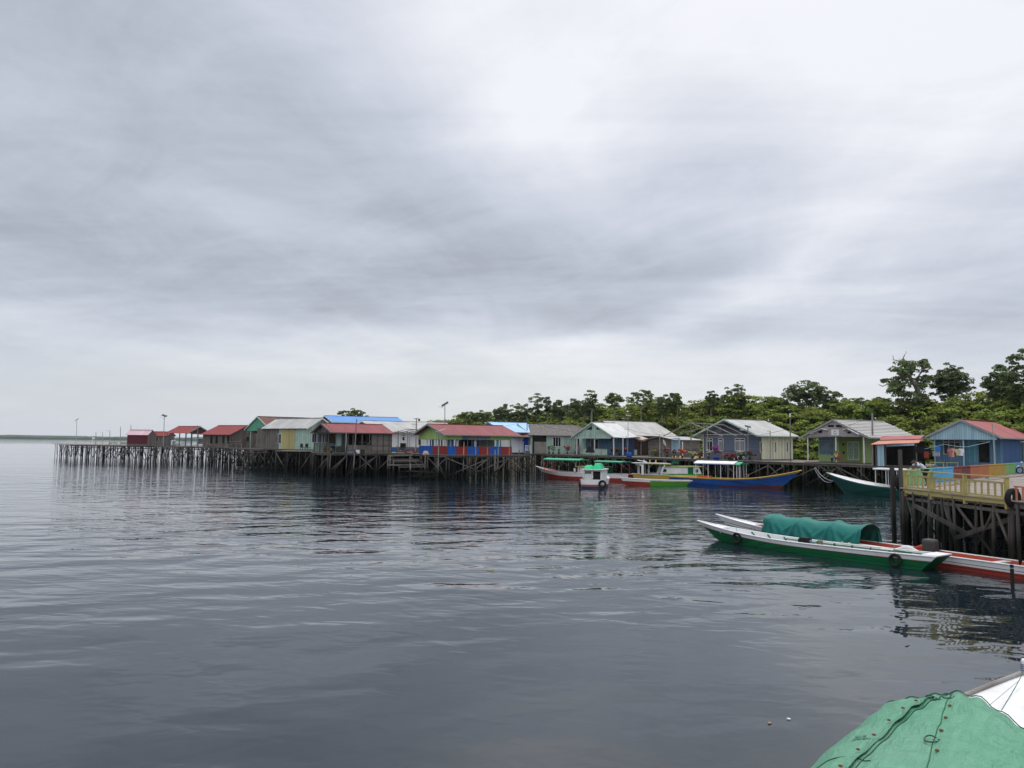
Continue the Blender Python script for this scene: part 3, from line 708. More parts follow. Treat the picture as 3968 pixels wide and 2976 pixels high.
# ================================================================== HOUSES
class House:
    def __init__(s, name, label, x, y, th, W, L, ze, zr, zf, roof, front=1.0, back=.4, side=.6, cat='house', thick=.05, fascia=None, hip=0.0, ridge=None):
        s.th = R(th); s.W, s.L, s.ze, s.zr, s.zf = W, L, ze - zf, zr - zf, zf
        s.root = thing(name, label, cat, (x, y, zf), s.th - math.pi / 2)
        s.inv = s.root.matrix_basis.inverted(); s.wx = W / 2 - side; s.fy = front; s.by = L - back; s.front = front
        w2 = W / 2; t = thick; ze, zr = s.ze, s.zr
        hp_ = hip
        def f(mb):
            for sg in (-1, 1):
                a = (sg * w2, 0, ze); b = (0, hp_, zr); c = (0, L, zr); d = (sg * w2, L, ze)
                pts = [a, b, c, d] if sg < 0 else [d, c, b, a]
                n = len(pts); vs = [Vector(p) for p in pts] + [Vector(p) - Vector((0, 0, t)) for p in pts]
                mb.add(vs, [tuple(range(n)), tuple(range(n, 2 * n))[::-1]] + [(i, n + i, n + (i + 1) % n, (i + 1) % n) for i in range(n)])
            if hp_:
                mb.add([(-w2, 0, ze), (w2, 0, ze), (0, hp_, zr)], [(0, 1, 2)])
        s.roof = part('roof', roof, s.root, f)
        part('ridge_cap', ridge or roof, s.roof, lambda mb: (mb.bar((-.09, hp_, zr + .02), (-.09, L, zr + .02), .2, .03), mb.bar((.09, hp_ + .01, zr + .024), (.09, L - .01, zr + .024), .2, .03)))
        if fascia and not hp_:
            for sg in (-1, 1):
                part('fascia_board', fascia, s.root, lambda mb: mb.bar((sg * w2, -.03, ze - .1), (0, -.03, zr - .1), .05, .22))
            part('fascia_board', fascia, s.root, lambda mb: mb.bar((w2 + .03, 0, ze - .07), (w2 + .03, L, ze - .07), .04, .14))
    def h(s, x): return s.zr - (s.zr - s.ze) * abs(x) / (s.W / 2) - .09
    def loc(s, side, at, u, v):
        o = s.inv @ Vector((0, 0, CAMH)); d = s.inv.to_3x3() @ ray(u, v); k = 1 if side in 'fb' else 0
        t = (at - o[k]) / d[k]; p = o + d * t
        return (p.x if k == 1 else p.y), p.z
    def box(s, mb, side, at, p0, p1, z0, z1, o0, o1):
        if side == 'f': mb.box(((p0 + p1) / 2, at - (o0 + o1) / 2, (z0 + z1) / 2), (abs(p1 - p0), abs(o1 - o0), abs(z1 - z0)))
        elif side == 'b': mb.box(((p0 + p1) / 2, at + (o0 + o1) / 2, (z0 + z1) / 2), (abs(p1 - p0), abs(o1 - o0), abs(z1 - z0)))
        elif side == 'r': mb.box((at + (o0 + o1) / 2, (p0 + p1) / 2, (z0 + z1) / 2), (abs(o1 - o0), abs(p1 - p0), abs(z1 - z0)))
        else: mb.box((at - (o0 + o1) / 2, (p0 + p1) / 2, (z0 + z1) / 2), (abs(o1 - o0), abs(p1 - p0), abs(z1 - z0)))
    def walls(s, front, right=None, back=None, left=None, z0=0.0):
        right = right or front; back = back or right; left = left or right; wx = s.wx; h = s.h
        def gab(mb, y):
            vs = [(-wx, z0), (wx, z0), (wx, h(wx)), (0, h(0)), (-wx, h(wx))]
            mb.add([(x, y, z) for x, z in vs] + [(x, y + .08, z) for x, z in vs], [(0, 1, 2, 3, 4), (9, 8, 7, 6, 5)] + [(i, 5 + i, 5 + (i + 1) % 5, (i + 1) % 5) for i in range(5)])
        s.wallf = part('wall', front, s.root, lambda mb: gab(mb, s.fy)); part('wall', back, s.root, lambda mb: gab(mb, s.by - .08))
        part('wall', right, s.root, lambda mb: mb.box((wx - .04, (s.fy + s.by) / 2, (z0 + h(wx)) / 2), (.08, s.by - s.fy - .164, h(wx) - z0)))
        part('wall', left, s.root, lambda mb: mb.box((-wx + .04, (s.fy + s.by) / 2, (z0 + h(wx)) / 2), (.08, s.by - s.fy - .164, h(wx) - z0)))
        part('floor', WOOD, s.root, lambda mb: mb.box((0, s.by / 2, z0 - .08), (2 * wx + .1, s.by - .02, .12)))
        return s
    def gable(s, material, y=.12, drop=.35, beam=None):
        wx = s.wx; h = s.h; zb = h(wx) - drop
        vs = [(-wx, zb), (wx, zb), (wx, h(wx)), (0, h(0)), (-wx, h(wx))]
        part('gable', material, s.root, lambda mb: mb.add([(x, y, z) for x, z in vs] + [(x, y + .05, z) for x, z in vs], [(0, 1, 2, 3, 4), (9, 8, 7, 6, 5)] + [(i, 5 + i, 5 + (i + 1) % 5, (i + 1) % 5) for i in range(5)]))
        if beam: part('beam', beam, s.root, lambda mb: mb.box((0, y - .03, zb - .05), (2 * wx + .1, .1, .12)))
        return zb
    def post(s, u, at=.2, top=None, material=None, w_=.11, vb=None):
        x, _ = s.loc('f', at, u, 1740); tz = top if top is not None else s.h(x)
        part('post', material or WHITE, s.root, lambda mb: mb.box((x, at, tz / 2), (w_, w_, tz)))
    def patch(s, side, at, u0, v0, u1, v1, material, name='panel', out=.03, th=.02, z=None):
        p0, z1 = s.loc(side, at, u0, v0); p1, _ = s.loc(side, at, u1, v1); _, z0 = s.loc(side, at, (u0 + u1) / 2, v1); _, z1 = s.loc(side, at, (u0 + u1) / 2, v0)
        if z: z0, z1 = z
        return part(name, material, s.root, lambda mb: s.box(mb, side, at, p0, p1, max(z0, 0.0), z1, out - th, out)), (p0, p1, z0, z1)
    def window(s, side, at, u0, v0, u1, v1, fr=None, pane=None, mull=1, name='window', fw=.07, trans=None, zmin=0.02):
        fr = fr or WHITE; pane = pane or GLASS
        p0, _ = s.loc(side, at, u0, v0); p1, _ = s.loc(side, at, u1, v1); um = (u0 + u1) / 2
        _, z1 = s.loc(side, at, um, v0); _, z0 = s.loc(side, at, um, v1); z0 = max(z0, zmin)
        if p1 < p0: p0, p1 = p1, p0
        def f(mb):
            s.box(mb, side, at, p0, p0 + fw, z0, z1, .0, .055); s.box(mb, side, at, p1 - fw, p1, z0, z1, .0, .055)
            s.box(mb, side, at, p0 + fw, p1 - fw, z1 - fw, z1, .0, .052); s.box(mb, side, at, p0 + fw, p1 - fw, z0, z0 + fw, .0, .052)
            for k in range(1, mull + 1):
                x = p0 + (p1 - p0) * k / (mull + 1); s.box(mb, side, at, x - fw * .45, x + fw * .45, z0 + fw, z1 - fw, .0, .05)
            if trans:
                zt = z0 + (z1 - z0) * trans; s.box(mb, side, at, p0 + fw, p1 - fw, zt - fw * .5, zt + fw * .5, .0, .048)
        w_ = part(name, fr, s.root, f)
        part('pane', pane, w_, lambda mb: s.box(mb, side, at, p0 + fw * .5, p1 - fw * .5, z0 + fw * .5, z1 - fw * .5, .003, .02))
        return w_
    def rail(s, side, at, u0, u1, hgt, material, name='porch_rail', thick=.05, z0=.03):
        p0, _ = s.loc(side, at, u0, 1740); p1, _ = s.loc(side, at, u1, 1740)
        part(name, material, s.root, lambda mb: (s.box(mb, side, at, p0, p1, z0, hgt, 0, thick), s.box(mb, side, at, p0, p1, hgt + .002, hgt + .06, -.02, thick + .03)))
    def stilts(s, n=5, depth=None, mt=None):
        for i in range(n):
            for yy in (s.fy, s.by - .5):
                x = -s.wx + 2 * s.wx * i / (n - 1)
                part('stilt', mt or PILE, s.root, lambda mb: mb.tube([(x, yy, -s.zf - .6), (x, yy, -.1)], .09, 6))

GREYF = mat('grey_fascia', (.28, .29, .28), .7, 'plain', wear=.4)
DKF = mat('dark_fascia', (.12, .11, .10), .8, 'plain', wear=.4)
MINTF = mat('mint_fascia', (.42, .55, .48), .7, 'plain', wear=.3)

# --- coloured house with blue and red panels
h = House('panelled_house', 'lime green open-sided house with red roof and blue and red chequered lower panels', -11.5, 104.9, 31.3, 10.4, 12, 6.01, 7.48, 3.3, REDROOF, front=.9, back=.5, side=.75, fascia=GREYF)
wx = h.wx; f_, b_ = h.fy, h.by; hh = h.h(wx)
zt = .0
_, zl0 = h.loc('r', wx, 1850, 1728); _, zb0 = h.loc('r', wx, 1850, 1704)
zl0 = 1.15; zb0 = 2.05
part('floor', WOOD, h.root, lambda mb: mb.box((0, (f_ + b_) / 2, .02), (2 * wx, b_ - f_, .1)))
edges_f = [-wx, 0.0, wx]
for k, (x0, x1) in enumerate(zip(edges_f[:-1], edges_f[1:])):
    part('lower_panel', (PBLUE, PRED)[k % 2], h.root, lambda mb: h.box(mb, 'f', f_, x0 + .02, x1 - .02, -.12, zl0, 0, .05))
us = [1722, 1767, 1812, 1856, 1898, 1940, 1981]
ys = [h.loc('r', wx, u, 1745)[0] for u in us]; ys[0] = f_ + .0; ys[-1] = min(ys[-1], b_)
b_ = ys[-1]
for k in range(6):
    part('lower_panel', (PBLUE, PRED)[k % 2], h.root, lambda mb: h.box(mb, 'r', wx, ys[k] + .01, ys[k + 1] - .01, -.12, zl0, 0, .05))
part('lower_panel', PBLUE, h.root, lambda mb: h.box(mb, 'b', b_, -wx, wx, -.12, zl0, 0, .05)); part('lower_panel', PRED, h.root, lambda mb: h.box(mb, 'l', -wx, f_, b_, -.12, zl0, 0, .05))
def gabf(mb, y, z0):
    vs = [(-wx, z0), (wx, z0), (wx, h.h(wx)), (0, h.h(0)), (-wx, h.h(wx))]
    mb.add([(x, y, z) for x, z in vs] + [(x, y + .06, z) for x, z in vs], [(0, 1, 2, 3, 4), (9, 8, 7, 6, 5)] + [(i, 5 + i, 5 + (i + 1) % 5, (i + 1) % 5) for i in range(5)])
part('gable', LIME, h.root, lambda mb: gabf(mb, f_ - .03, zb0)); part('gable', LIME, h.root, lambda mb: gabf(mb, b_ - .06, zb0))
yb = [f_ + .06] + [h.loc('r', wx, u, 1695)[0] for u in (1790, 1814, 1900)] + [b_ - .06]
for k, mt_ in enumerate((LIME, SKYP, GREYP, LIME)):
    part('upper_band', mt_, h.root, lambda mb: h.box(mb, 'r', wx, yb[k] + .003, yb[k + 1] - .003, zb0, hh, -.05, .0))
part('upper_band', LIME, h.root, lambda mb: h.box(mb, 'l', -wx, f_ + .06, b_ - .06, zb0, hh, -.05, .0))
for y_ in ys: part('post', WOOD, h.root, lambda mb: mb.box((wx - .08, min(max(y_, f_ + .08), b_ - .1), hh / 2), (.1, .1, hh)))
for x_ in (-wx + .1, 0): part('post', WOOD, h.root, lambda mb: mb.box((x_, f_ + .08, hh / 2), (.1, .1, hh)))
# inner rooms behind the veranda with hung cloth
part('inner_wall', WHITEB, h.root, lambda mb: mb.box((-.3, (f_ + b_) / 2 + 2.0, hh / 2), (.08, b_ - f_ - 4.2, hh - .05)))
part('inner_wall', MINT, h.root, lambda mb: mb.box((wx * .3, b_ - 2.2, hh / 2), (.08, 2.6, hh - .05)))
part('inner_wall', BROWNB, h.root, lambda mb: mb.box((wx * .32, (f_ + b_) / 2 - .3, hh / 2), (.08, 1.9, hh - .05)))
cloths = [(WHITE, 1655), (PBLUE, 1668), (NAVY, 1676), (WHITE, 1690), (GREYP, 1703), (NAVY, 1712), (WHITE, 1730), (NAVY, 1738), (PALEB, 1746), (NAVY, 1754), (WHITE, 1770), (NAVY, 1830), (WHITE, 1842)]
for k, (mt_, u_) in enumerate(cloths):
    at_ = wx - .55; yq, _ = h.loc('r', at_, u_, 1715)
    if yq > f_ + .3: part('curtain', mt_, h.root, lambda mb: mb.box((at_, yq, 1.45), (.03, .34, 1.25)))
    else:
        xq, _ = h.loc('f', f_ + .5, u_, 1715); part('curtain', mt_, h.root, lambda mb: mb.box((xq, f_ + .5, 1.45), (.34, .03, 1.25)))
yq, _ = h.loc('r', wx - .5, 1928, 1715)
part('curtain', mat('turquoise_cloth', (.05, .45, .6), .7, 'cloth', wear=.1), h.root, lambda mb: mb.box((wx - .5, yq, 1.6), (.05, .35, .95)))

# --- open red-roofed wooden house
h = House('wooden_house', 'weathered wooden house with red roof, open porch on the left and boarded right end', -27.3, 110, 31.4, 9.4, 9.4, 6.2, 7.55, 3.3, REDROOF, front=.4, back=.3, side=.4, fascia=DKF)
wx = h.wx; hh = h.h(wx); yA = h.loc('r', wx, 1440, 1720)[0]
part('floor', WOOD, h.root, lambda mb: mb.box((0, h.L / 2, .05), (2 * wx, h.L - .5, .1)))
part('wall', BOARDH, h.root, lambda mb: h.box(mb, 'r', wx, yA, h.by, 0, hh, -.08, 0))
part('wall', BOARDG, h.root, lambda mb: mb.box((0, h.by - .04, hh / 2), (2 * wx - .2, .08, hh)))
xw = -wx + .08; yM = h.loc('r', xw, 1340, 1700)[0]
part('wall', MINT, h.root, lambda mb: mb.box((-wx + .04, (.5 + yM) / 2, hh / 2), (.08, yM - .5, hh)))
part('wall', BOARDG, h.root, lambda mb: mb.box((-wx + .04, (yM + h.L) / 2 - .15, hh / 2), (.08, h.L - yM - .5, hh)))
part('wall', BOARDG, h.root, lambda mb: h.box(mb, 'r', wx, h.loc('r', wx, 1350, 1720)[0], yA - .02, 0, 1.15, -.1, -.04))
for u_ in (1440, 1462, 1485, 1507, 1528):
    y_ = h.loc('r', wx, u_, 1720)[0]; part('stud', WOOD, h.root, lambda mb: mb.box((wx + .05, min(y_, h.by), hh / 2), (.07, .08, hh)))
for (u0, u1) in ((1208, 1227), (1231, 1247), (1249, 1257), (1259, 1273)):
    h.window('r', xw, u0, 1679, u1, 1716, WHITE, BLUEGL, 1 if u0 != 1249 else 0, 'door_leaf', fw=.09)
for u_ in (1226, 1276, 1302, 1348, 1368, 1403): 
    y_ = h.loc('r', wx, u_, 1720)[0]
    if y_ > .4: part('post', WOOD, h.root, lambda mb: mb.box((wx - .05, y_, hh / 2), (.11, .11, hh)))
for x_ in (-wx + .1, -wx * .35, wx * .35): part('post', WOOD, h.root, lambda mb: mb.box((x_, .45, h.h(x_) / 2 - .05), (.11, .11, h.h(x_) - .1)))
for k in range(4): part('gable_board', BOARDG, h.root, lambda mb: mb.box((0, .5, hh + .12 + k * .3), (2 * (wx - .2) * (1 - k * .24), .03, .26)))
h.patch('r', xw, 1276, 1680, 1300, 1718, BOARDG, 'panel', .05, .02); h.patch('r', wx - 1.5, 1303, 1678, 1322, 1728, MINTP, 'panel', .05, .03)
part('inner_wall', DARK, h.root, lambda mb: mb.box((wx - 2.6, (yA + h.loc('r', wx - 2.6, 1352, 1720)[0]) / 2, hh / 2), (.06, yA - h.loc('r', wx - 2.6, 1352, 1720)[0], hh)))  # dark sheet stands in for the shade inside the openings
part('rail', WOOD, h.root, lambda mb: mb.bar((wx + .03, 4.2, 1.5), (wx + .03, yA, 1.5), .05, .07))
part('brace', WOOD, h.root, lambda mb: mb.bar((wx + .12, h.loc('r', wx, 1402, 1740)[0], .5), (wx + .12, yA, 1.9), .05, .1))

# --- green / ochre house, gable to the right
h = House('mint_ochre_house', 'long house with pale grey roof and mint, ochre and grey board walls', -30.9, 125.5, 142.5, 6.2, 12.3, 6.98, 8.75, 3.6, GREYROOF, front=.5, back=.3, side=.4, fascia=WHITE)
h.walls(MINT, MINT, BOARDG, MINT)
wl = -h.wx
for (u0, u1, mt_) in ((997, 1080, BOARDG), (1092, 1142, YELW)):
    h.patch('l', wl, u0, 1672, u1, 1734, mt_, 'wall_panel', .03, .03, z=(0.0, h.h(h.wx) - .05))
h.window('l', wl, 1079, 1680, 1091, 1719, WHITE, GLASS, 0)
h.stilts(6)
# --- green gabled house with rusty roof
h = House('green_gable_house', 'house with sea green gable and rusty brown iron roof', -48, 145, 40.2, 12.4, 11.2, 7.04, 9.5, 3.55, RUSTROOF, front=2.2, back=.3, side=.9, fascia=MINTF)
h.walls(BOARDG, BOARDG); h.gable(GREEN, .15, .55)
h.window('f', h.fy, 958, 1692, 966, 1710, BOARDG, GLASS, 0); h.post(969, .25, material=MINTP); 
# --- long blue roof
h = House('blue_roofed_house', 'house with long bright blue roof behind the pale grey one', -36.6, 150.3, 31, 9.9, 15.4, 8.6, 9.95, 3.8, BLUEROOF, front=1.2, side=.8, fascia=MINTF)
h.walls(TEALB, WHITEB)
# --- white house with wide pale roof
h = House('white_walled_house', 'long white house with wide pale roof and blue lower band between the two red roofs', -25.6, 131.4, 31.6, 15.6, 16, 6.66, 8.55, 3.35, GREYROOF, front=1.0, side=.9, fascia=WHITE)
h.walls(WHITEB, WHITEB)
for (u0, u1) in ((1560, 1567), (1622, 1630)):
    h.window('r', h.wx, u0, 1693, u1, 1706 if u0 < 1600 else 1724, BLACK, GLASS, 0, fw=.05); h.window('r', h.wx, u0, 1685, u1, 1688, BLACK, GLASS, 0, fw=.03)
part('blue_band', mat('dado_blue_paint', (.03, .10, .30), .6, 'plain', wear=.3), h.root, lambda mb: h.box(mb, 'r', h.wx, h.fy, h.by, 0, .75, .003, .03))
# --- pale blue roof
h = House('pale_blue_roofed_house', 'house with pale blue roof just left of the grey shingle roof', -4.3, 140.5, 31, 11.5, 8.2, 6.9, 8.8, 3.3, PALEBLUE, front=1.0, side=.8, fascia=GREYF)
h.walls(WHITEB, WHITEB)
# --- red roofs on the far left
h = House('left_red_roof_house', 'brown wooden house with bright red roof joining the green gable', -52.6, 153.6, 157.7, 10, 7.6, 6.0, 7.94, 3.5, REDROOF2, front=.6, side=.5)
h.walls(BOARDG, BOARDG)
for u_ in (815, 835, 862, 880): h.window('l', -h.wx, u_, 1690, u_ + 9, 1719, BOARDG, DARK, 0, 'door', fw=.04)
h = House('open_red_shelter', 'open-sided shelter with red roof standing on thin blue posts', -70.3, 173.7, 160, 8, 6.2, 6.38, 8.02, 3.5, REDROOF2, front=.3, side=.3, cat='shelter', fascia=GREYF)
for x_ in (-3.7, 0, 3.7):
    for y_ in (.4, 2.2, 4.0, 5.8): part('post', SKYP, h.root, lambda mb: mb.box((x_, y_, h.h(x_) / 2), (.12, .12, h.h(x_))))
part('truss', WOOD, h.root, lambda mb: (mb.bar((-3.9, .35, h.ze), (3.9, .35, h.ze), .08, .14), mb.bar((-2, .35, h.ze + .7), (2, .35, h.ze + .7), .06, .1), mb.bar((0, .35, h.ze), (0, .35, h.zr - .2), .08, .08)))
h = House('small_red_roof_hut', 'small grey hut with low red roof behind the tall lamp post', -79.2, 179.7, 171, 3.4, 5.4, 5.75, 6.78, 3.5, REDROOF2, front=.3, side=.25, cat='hut')
h.walls(BOARDG, BOARDG); h.window('l', -h.wx, 606, 1695, 612, 1708, BOARDG, DARK, 0, 'door', fw=.04)
MAROON = mat('maroon_iron_wall', (.11, .022, .035), .6, 'vboard', .5, .2, (.07, .02, .03))
PALEP = mat('pale_pink_iron_roof', (.52, .36, .40), .5, 'roof', .5, .5, (.40, .20, .24))
h = House('maroon_hut', 'small hut with maroon metal wall and pale pink striped roof', -78.9, 169.3, 171, 3.2, 5.5, 5.88, 7.0, 3.5, PALEP, front=.15, side=.2, cat='hut')
h.walls(BOARDG, MAROON); h.window('f', h.fy, 589, 1689, 594, 1692, BOARDG, DARK, 0, 'vent', fw=.03)
part('base_board', WOOD, h.root, lambda mb: h.box(mb, 'l', -h.wx, h.fy, h.by, 0, .42, .01, .04))
c = P(776, 1721, 3.45)
rt = thing('plank_shed', 'low grey plank shed under the edge of the bright red roof', 'shed', c, R(20))
part('wall', BOARDG, rt, lambda mb: mb.box((0, 1, .85), (1.9, 1.8, 1.7))); part('roof', WOOD, rt, lambda mb: mb.box((0, 1, 1.75), (2.4, 2.4, .08)))
c = P(1015, 1737, 3.5)
rt = thing('plank_outhouse', 'narrow grey plank outhouse with tiny rusty red roof at the pier edge', 'outhouse', c, R(25))
part('wall', BOARDG, rt, lambda mb: mb.box((0, 1, 1.15), (1.8, 1.6, 2.3))); part('roof', PINKROOF, rt, lambda mb: mb.slab([(-1.15, 0, 2.45), (1.2, 0, 2.6), (1.2, 2, 2.75), (-1.15, 2, 2.6)], .05))
part('door', BOARDG, rt, lambda mb: mb.box((.3, .18, 1.0), (.7, .05, 1.8)))

# --- H1 shingle house (hipped)
h1 = House('shingle_roof_house', 'mint green house under a sagging hipped roof of old grey shingles', 3.7 - .859 * 3.4, 143 - .512 * 3.4, 30.8, 10, 14, 6.42, 8.6, 3.1, SHINGLE, front=.4, back=.3, side=.5, hip=3.4)
h = h1; h.walls(MINT, MINT)
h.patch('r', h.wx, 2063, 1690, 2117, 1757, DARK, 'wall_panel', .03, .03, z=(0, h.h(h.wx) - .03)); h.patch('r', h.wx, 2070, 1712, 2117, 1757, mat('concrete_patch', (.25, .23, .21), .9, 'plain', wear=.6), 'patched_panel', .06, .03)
h.window('r', h.wx, 2142, 1693, 2173, 1731, WHITE, GLASS, 2); h.window('r', h.wx, 2228, 1692, 2246, 1740, WHITE, DARK, 1, 'door')
BTARP = mat('blue_tarp', (.015, .06, .33), .5, 'cloth', wear=.2, dirt=(.02, .04, .2))
c = P(1990, 1760, 3.1)
tp = part('blue_tarpaulin', BTARP, None, lambda mb: [mb.add([(D(u0, v0, y0)), (D(u1, v1, y1)), (D(u1, v3, y1)), (D(u0, v2, y0))], [(0, 1, 2, 3)]) for (u0, v0, y0, u1, v1, y1, v2, v3) in ((1983, 1700, 138.5, 2000, 1701, 138.2, 1708, 1706), (2000, 1701, 138.2, 2030, 1703, 138.6, 1706, 1709), (2030, 1696, 138.6, 2048, 1693, 138.0, 1748, 1752), (2048, 1693, 138.0, 2061, 1698, 138.8, 1752, 1745))])
sm_ = tp.modifiers.new('thickness', 'SOLIDIFY'); sm_.thickness = .03
tag(tp, 'blue tarpaulin hung under the eaves at the left end of the mint house', 'tarpaulin')
c = D(2010, 1684, 137.0)
aw = thing('rusty_awning', 'small rusty corrugated awning over the dark porch right of the chequered house', 'awning', (c.x, c.y, 3.1))
part('awning_roof', RUSTROOF, aw, lambda mb: mb.slab([(-1.4, -.3, 3.0), (2.0, -.8, 2.95), (2.4, 1.6, 3.6), (-1.2, 1.6, 3.6)], .04))
for x_ in (-1.2, 1.8): part('post', WOOD, aw, lambda mb: mb.box((x_, -.1, 1.45), (.08, .08, 2.95)))
rk = thing('white_rack', 'small white slatted rack in front of the blue tarpaulin', 'rack', (D(2046, 1740, 137).x, 137, 3.1))
part('frame', WHITE, rk, lambda mb: (mb.box((-.5, 0, .75), (.05, .05, 1.5)), mb.box((.5, 0, .75), (.05, .05, 1.5)))); part('slats', WHITE, rk, lambda mb: [mb.box((0, 0, .55 + .22 * k), (1.0, .04, .09)) for k in range(5)])
# --- small red gable between
h = House('red_grey_gable_hut', 'small grey gable with dark red roof peeping out between two roofs', 16.5, 153, 31, 6, 8, 7.6, 9.25, 3.3, REDROOF, front=.5, side=.4, fascia=WHITE)
h.walls(BOARDG, BOARDG)

# --- H2 mint porch house + big roof
h2b = House('dark_brown_house', 'dark brown boarded house under a broad pale iron roof behind the satellite dish', 15.9 + .2, 136.5 + .4, 31.1, 12.3, 12.4, 6.47, 9.15, 3.1, GREYROOF, front=.9, side=.7, fascia=DKF)
h2b.walls(NAVY, BROWNB)
h2 = House('mint_porch_house', 'blue house with mint green gabled porch and people behind its low rail', 13.8, 132.4, 31, 12.3, 5.2, 6.13, 8.7, 3.1, WHITEROOF, front=2.6, back=.1, side=1.0, fascia=MINTF)
h = h2; h.walls(BLUEW, NAVY)
zb = h.gable(MINT, .15, .45, MINTF)
for (pts) in (((2272, 1665), (2294, 1665), (2294, 1650)), ((2312, 1650), (2312, 1665), (2334, 1665))):
    q = [h.loc('f', .13, *p) for p in pts]
    part('gable_vent', DARK, h.root, lambda mb: mb.add([(x, .12, z) for x, z in q] + [(x, .1, z) for x, z in q], [(0, 1, 2), (3, 4, 5), (0, 1, 4, 3), (1, 2, 5, 4), (2, 0, 3, 5)]))
for u_ in (2235, 2304, 2378): h.post(u_, .25, top=zb, w_=.13)
h.patch('f', h.fy, 2245, 1692, 2268, 1742, MINTP, 'panel', .03, .03)
h.window('f', h.fy, 2289, 1693, 2319, 1740, WHITE, GLASS, 1, trans=.78)
h.rail('f', .25, 2248, 2303, .95, MINT); h.rail('f', .25, 2306, 2353, .95, MINT)
part('porch_roof', WHITEROOF, h.root, lambda mb: mb.slab([(6.1, .6, 2.98), (7.7, .9, 2.93), (7.7, 5, 3.2), (6.1, 5, 3.25)], .05))
h.post(2414, .9, top=2.9)
h2b.patch('f', h2b.fy, 2392, 1694, 2412, 1745, WHITE, 'door_frame', .04, .03); h2b.patch('f', h2b.fy, 2395, 1707, 2409, 1745, DARK, 'doorway', .06, .02)
h2b.rail('r', h2b.wx + 1.2, 2440, 2468, .9, MINT, 'porch_rail'); 
# --- small shed
c = P(2650, 1775, 3.05)
h = House('mint_shed', 'small mint and grey plank shed with low grey roof between the brown and slate houses', 23.4, 122.5, 31, 7.5, 6, 5.75, 6.3, 3.05, GREYROOF, front=.9, side=.3, cat='shed')
h.walls(BOARDH, BOARDH); h.patch('f', h.fy, 2602, 1697, 2636, 1752, PALEB, 'wall_panel', .03, .03); h.window('f', h.fy, 2615, 1715, 2621, 1728, PALEB, DARK, 0, 'door', fw=.03); h.window('f', h.fy, 2610, 1707, 2625, 1711, PALEB, DARK, 0, 'vent', fw=.03)
h.post(2645, .3)
# --- H3 slate house
h3 = House('slate_blue_house', 'slate blue clapboard house with cream side wall and pale roof', 29.5, 106.9, 31.3, 12, 8.2, 6.33, 8.63, 3.15, GREYROOF, front=1.4, side=.75, fascia=MINTF)
h = h3; h.walls(SLATE, CREAM)
SLV = mat('light_slate_boards', (.24, .26, .30), .7, 'vboard', .2, .35, (.16, .17, .2))
SLD = mat('dark_slate_boards', (.085, .095, .125), .7, 'vboard', .2, .35, (.06, .06, .08))
zg = h.h(h.wx)
part('gable_cladding', SLD, h.root, lambda mb: mb.add([(x, h.fy - .03, z) for x, z in ((-h.wx + .1, zg), (h.wx - .1, zg), (0, h.h(0) - .04))] + [(x, h.fy - .003, z) for x, z in ((-h.wx + .1, zg), (h.wx - .1, zg), (0, h.h(0) - .04))], [(0, 1, 2), (5, 4, 3), (0, 3, 4, 1), (1, 4, 5, 2), (2, 5, 3, 0)]))
h.patch('f', h.fy, 2745, 1650, 2796, 1677, SLV, 'gable_panel', .06, .02)
part('trim', WHITE, h.root, lambda mb: mb.box((0, h.fy - .06, zg - .02), (2 * h.wx, .05, .09))); part('corner_board', WHITE, h.root, lambda mb: mb.box((-h.wx, h.fy - .04, zg / 2), (.12, .08, zg)))
for (u0, u1, m_) in ((2737, 2763, 1), (2784, 2804, 0), (2848, 2888, 1)):
    h.window('f', h.fy, u0, 1698, u1, 1707, WHITE, GLASS, m_); h.window('f', h.fy, u0, 1708, u1, 1748, WHITE, GLASS if u0 < 2750 else GREYP, m_)
for (u0, u1) in ((2944, 2953), (3001, 3009), (3046, 3054)):
    h.window('r', h.wx, u0, 1711, u1, 1754, CREAM if u0 < 2950 else WHITE, GLASS, 0, fw=.08)
h.stilts(5)
# --- H4 green porch house
h4 = House('light_green_house', 'light green house with carved double door, white porch posts and pale striped roof', 37.8, 90.5, 31, 9.6, 9.8, 6.02, 8.17, 3.12, mat('striped_pale_roof', (.50, .49, .47), .5, 'hboard', .42, .15, (.3, .28, .26)), front=2.6, side=.8, fascia=GREYF)
h = h4; h.walls(HGREEN, HGREEN)
part('roof_seams', mat('dark_roof_seam', (.16, .16, .155), .7), h.roof, lambda mb: [mb.bar((h.W / 2 * q, .02, h.ze + (h.zr - h.ze) * (1 - q) + .02), (h.W / 2 * q, h.L - .02, h.ze + (h.zr - h.ze) * (1 - q) + .02), .12, .02) for q in np.linspace(.1, .97, 11)])
GABP = mat('greyish_pink_gable', (.36, .32, .32), .7, 'plain', wear=.35, dirt=(.28, .26, .25))
zb = h.gable(GABP, .15, .05, GREYF)
for u_ in (3131, 3240, 3348): h.post(u_, .3, top=zb)
h.window('f', h.fy, 3174, 1697, 3234, 1762, mat('blue_grey_frame', (.22, .30, .36), .6), mat('curtain_glass', (.10, .15, .18), .2, 'plain', wear=.5, dirt=(.3, .36, .4)), 1, fw=.08, trans=.85)
part('porch_wall', mat('yellow_green_wall', (.19, .235, .075), .7, 'plain', wear=.3, dirt=(.15, .2, .05)), h.root, lambda mb: h.box(mb, 'f', h.fy, h.loc('f', h.fy, 3252, 1740)[0], h.loc('f', h.fy, 3340, 1740)[0], 0, zb, .003, .03))
dr = h.window('f', h.fy - .03, 3284, 1711, 3331, 1783, mat('pale_green_door_frame', (.42, .52, .42), .6), mat('pale_green_door', (.20, .29, .20), .6), 1, 'double_door', fw=.09)
p0, z1 = h.loc('f', h.fy, 3287, 1716); p1, z0 = h.loc('f', h.fy, 3328, 1780)
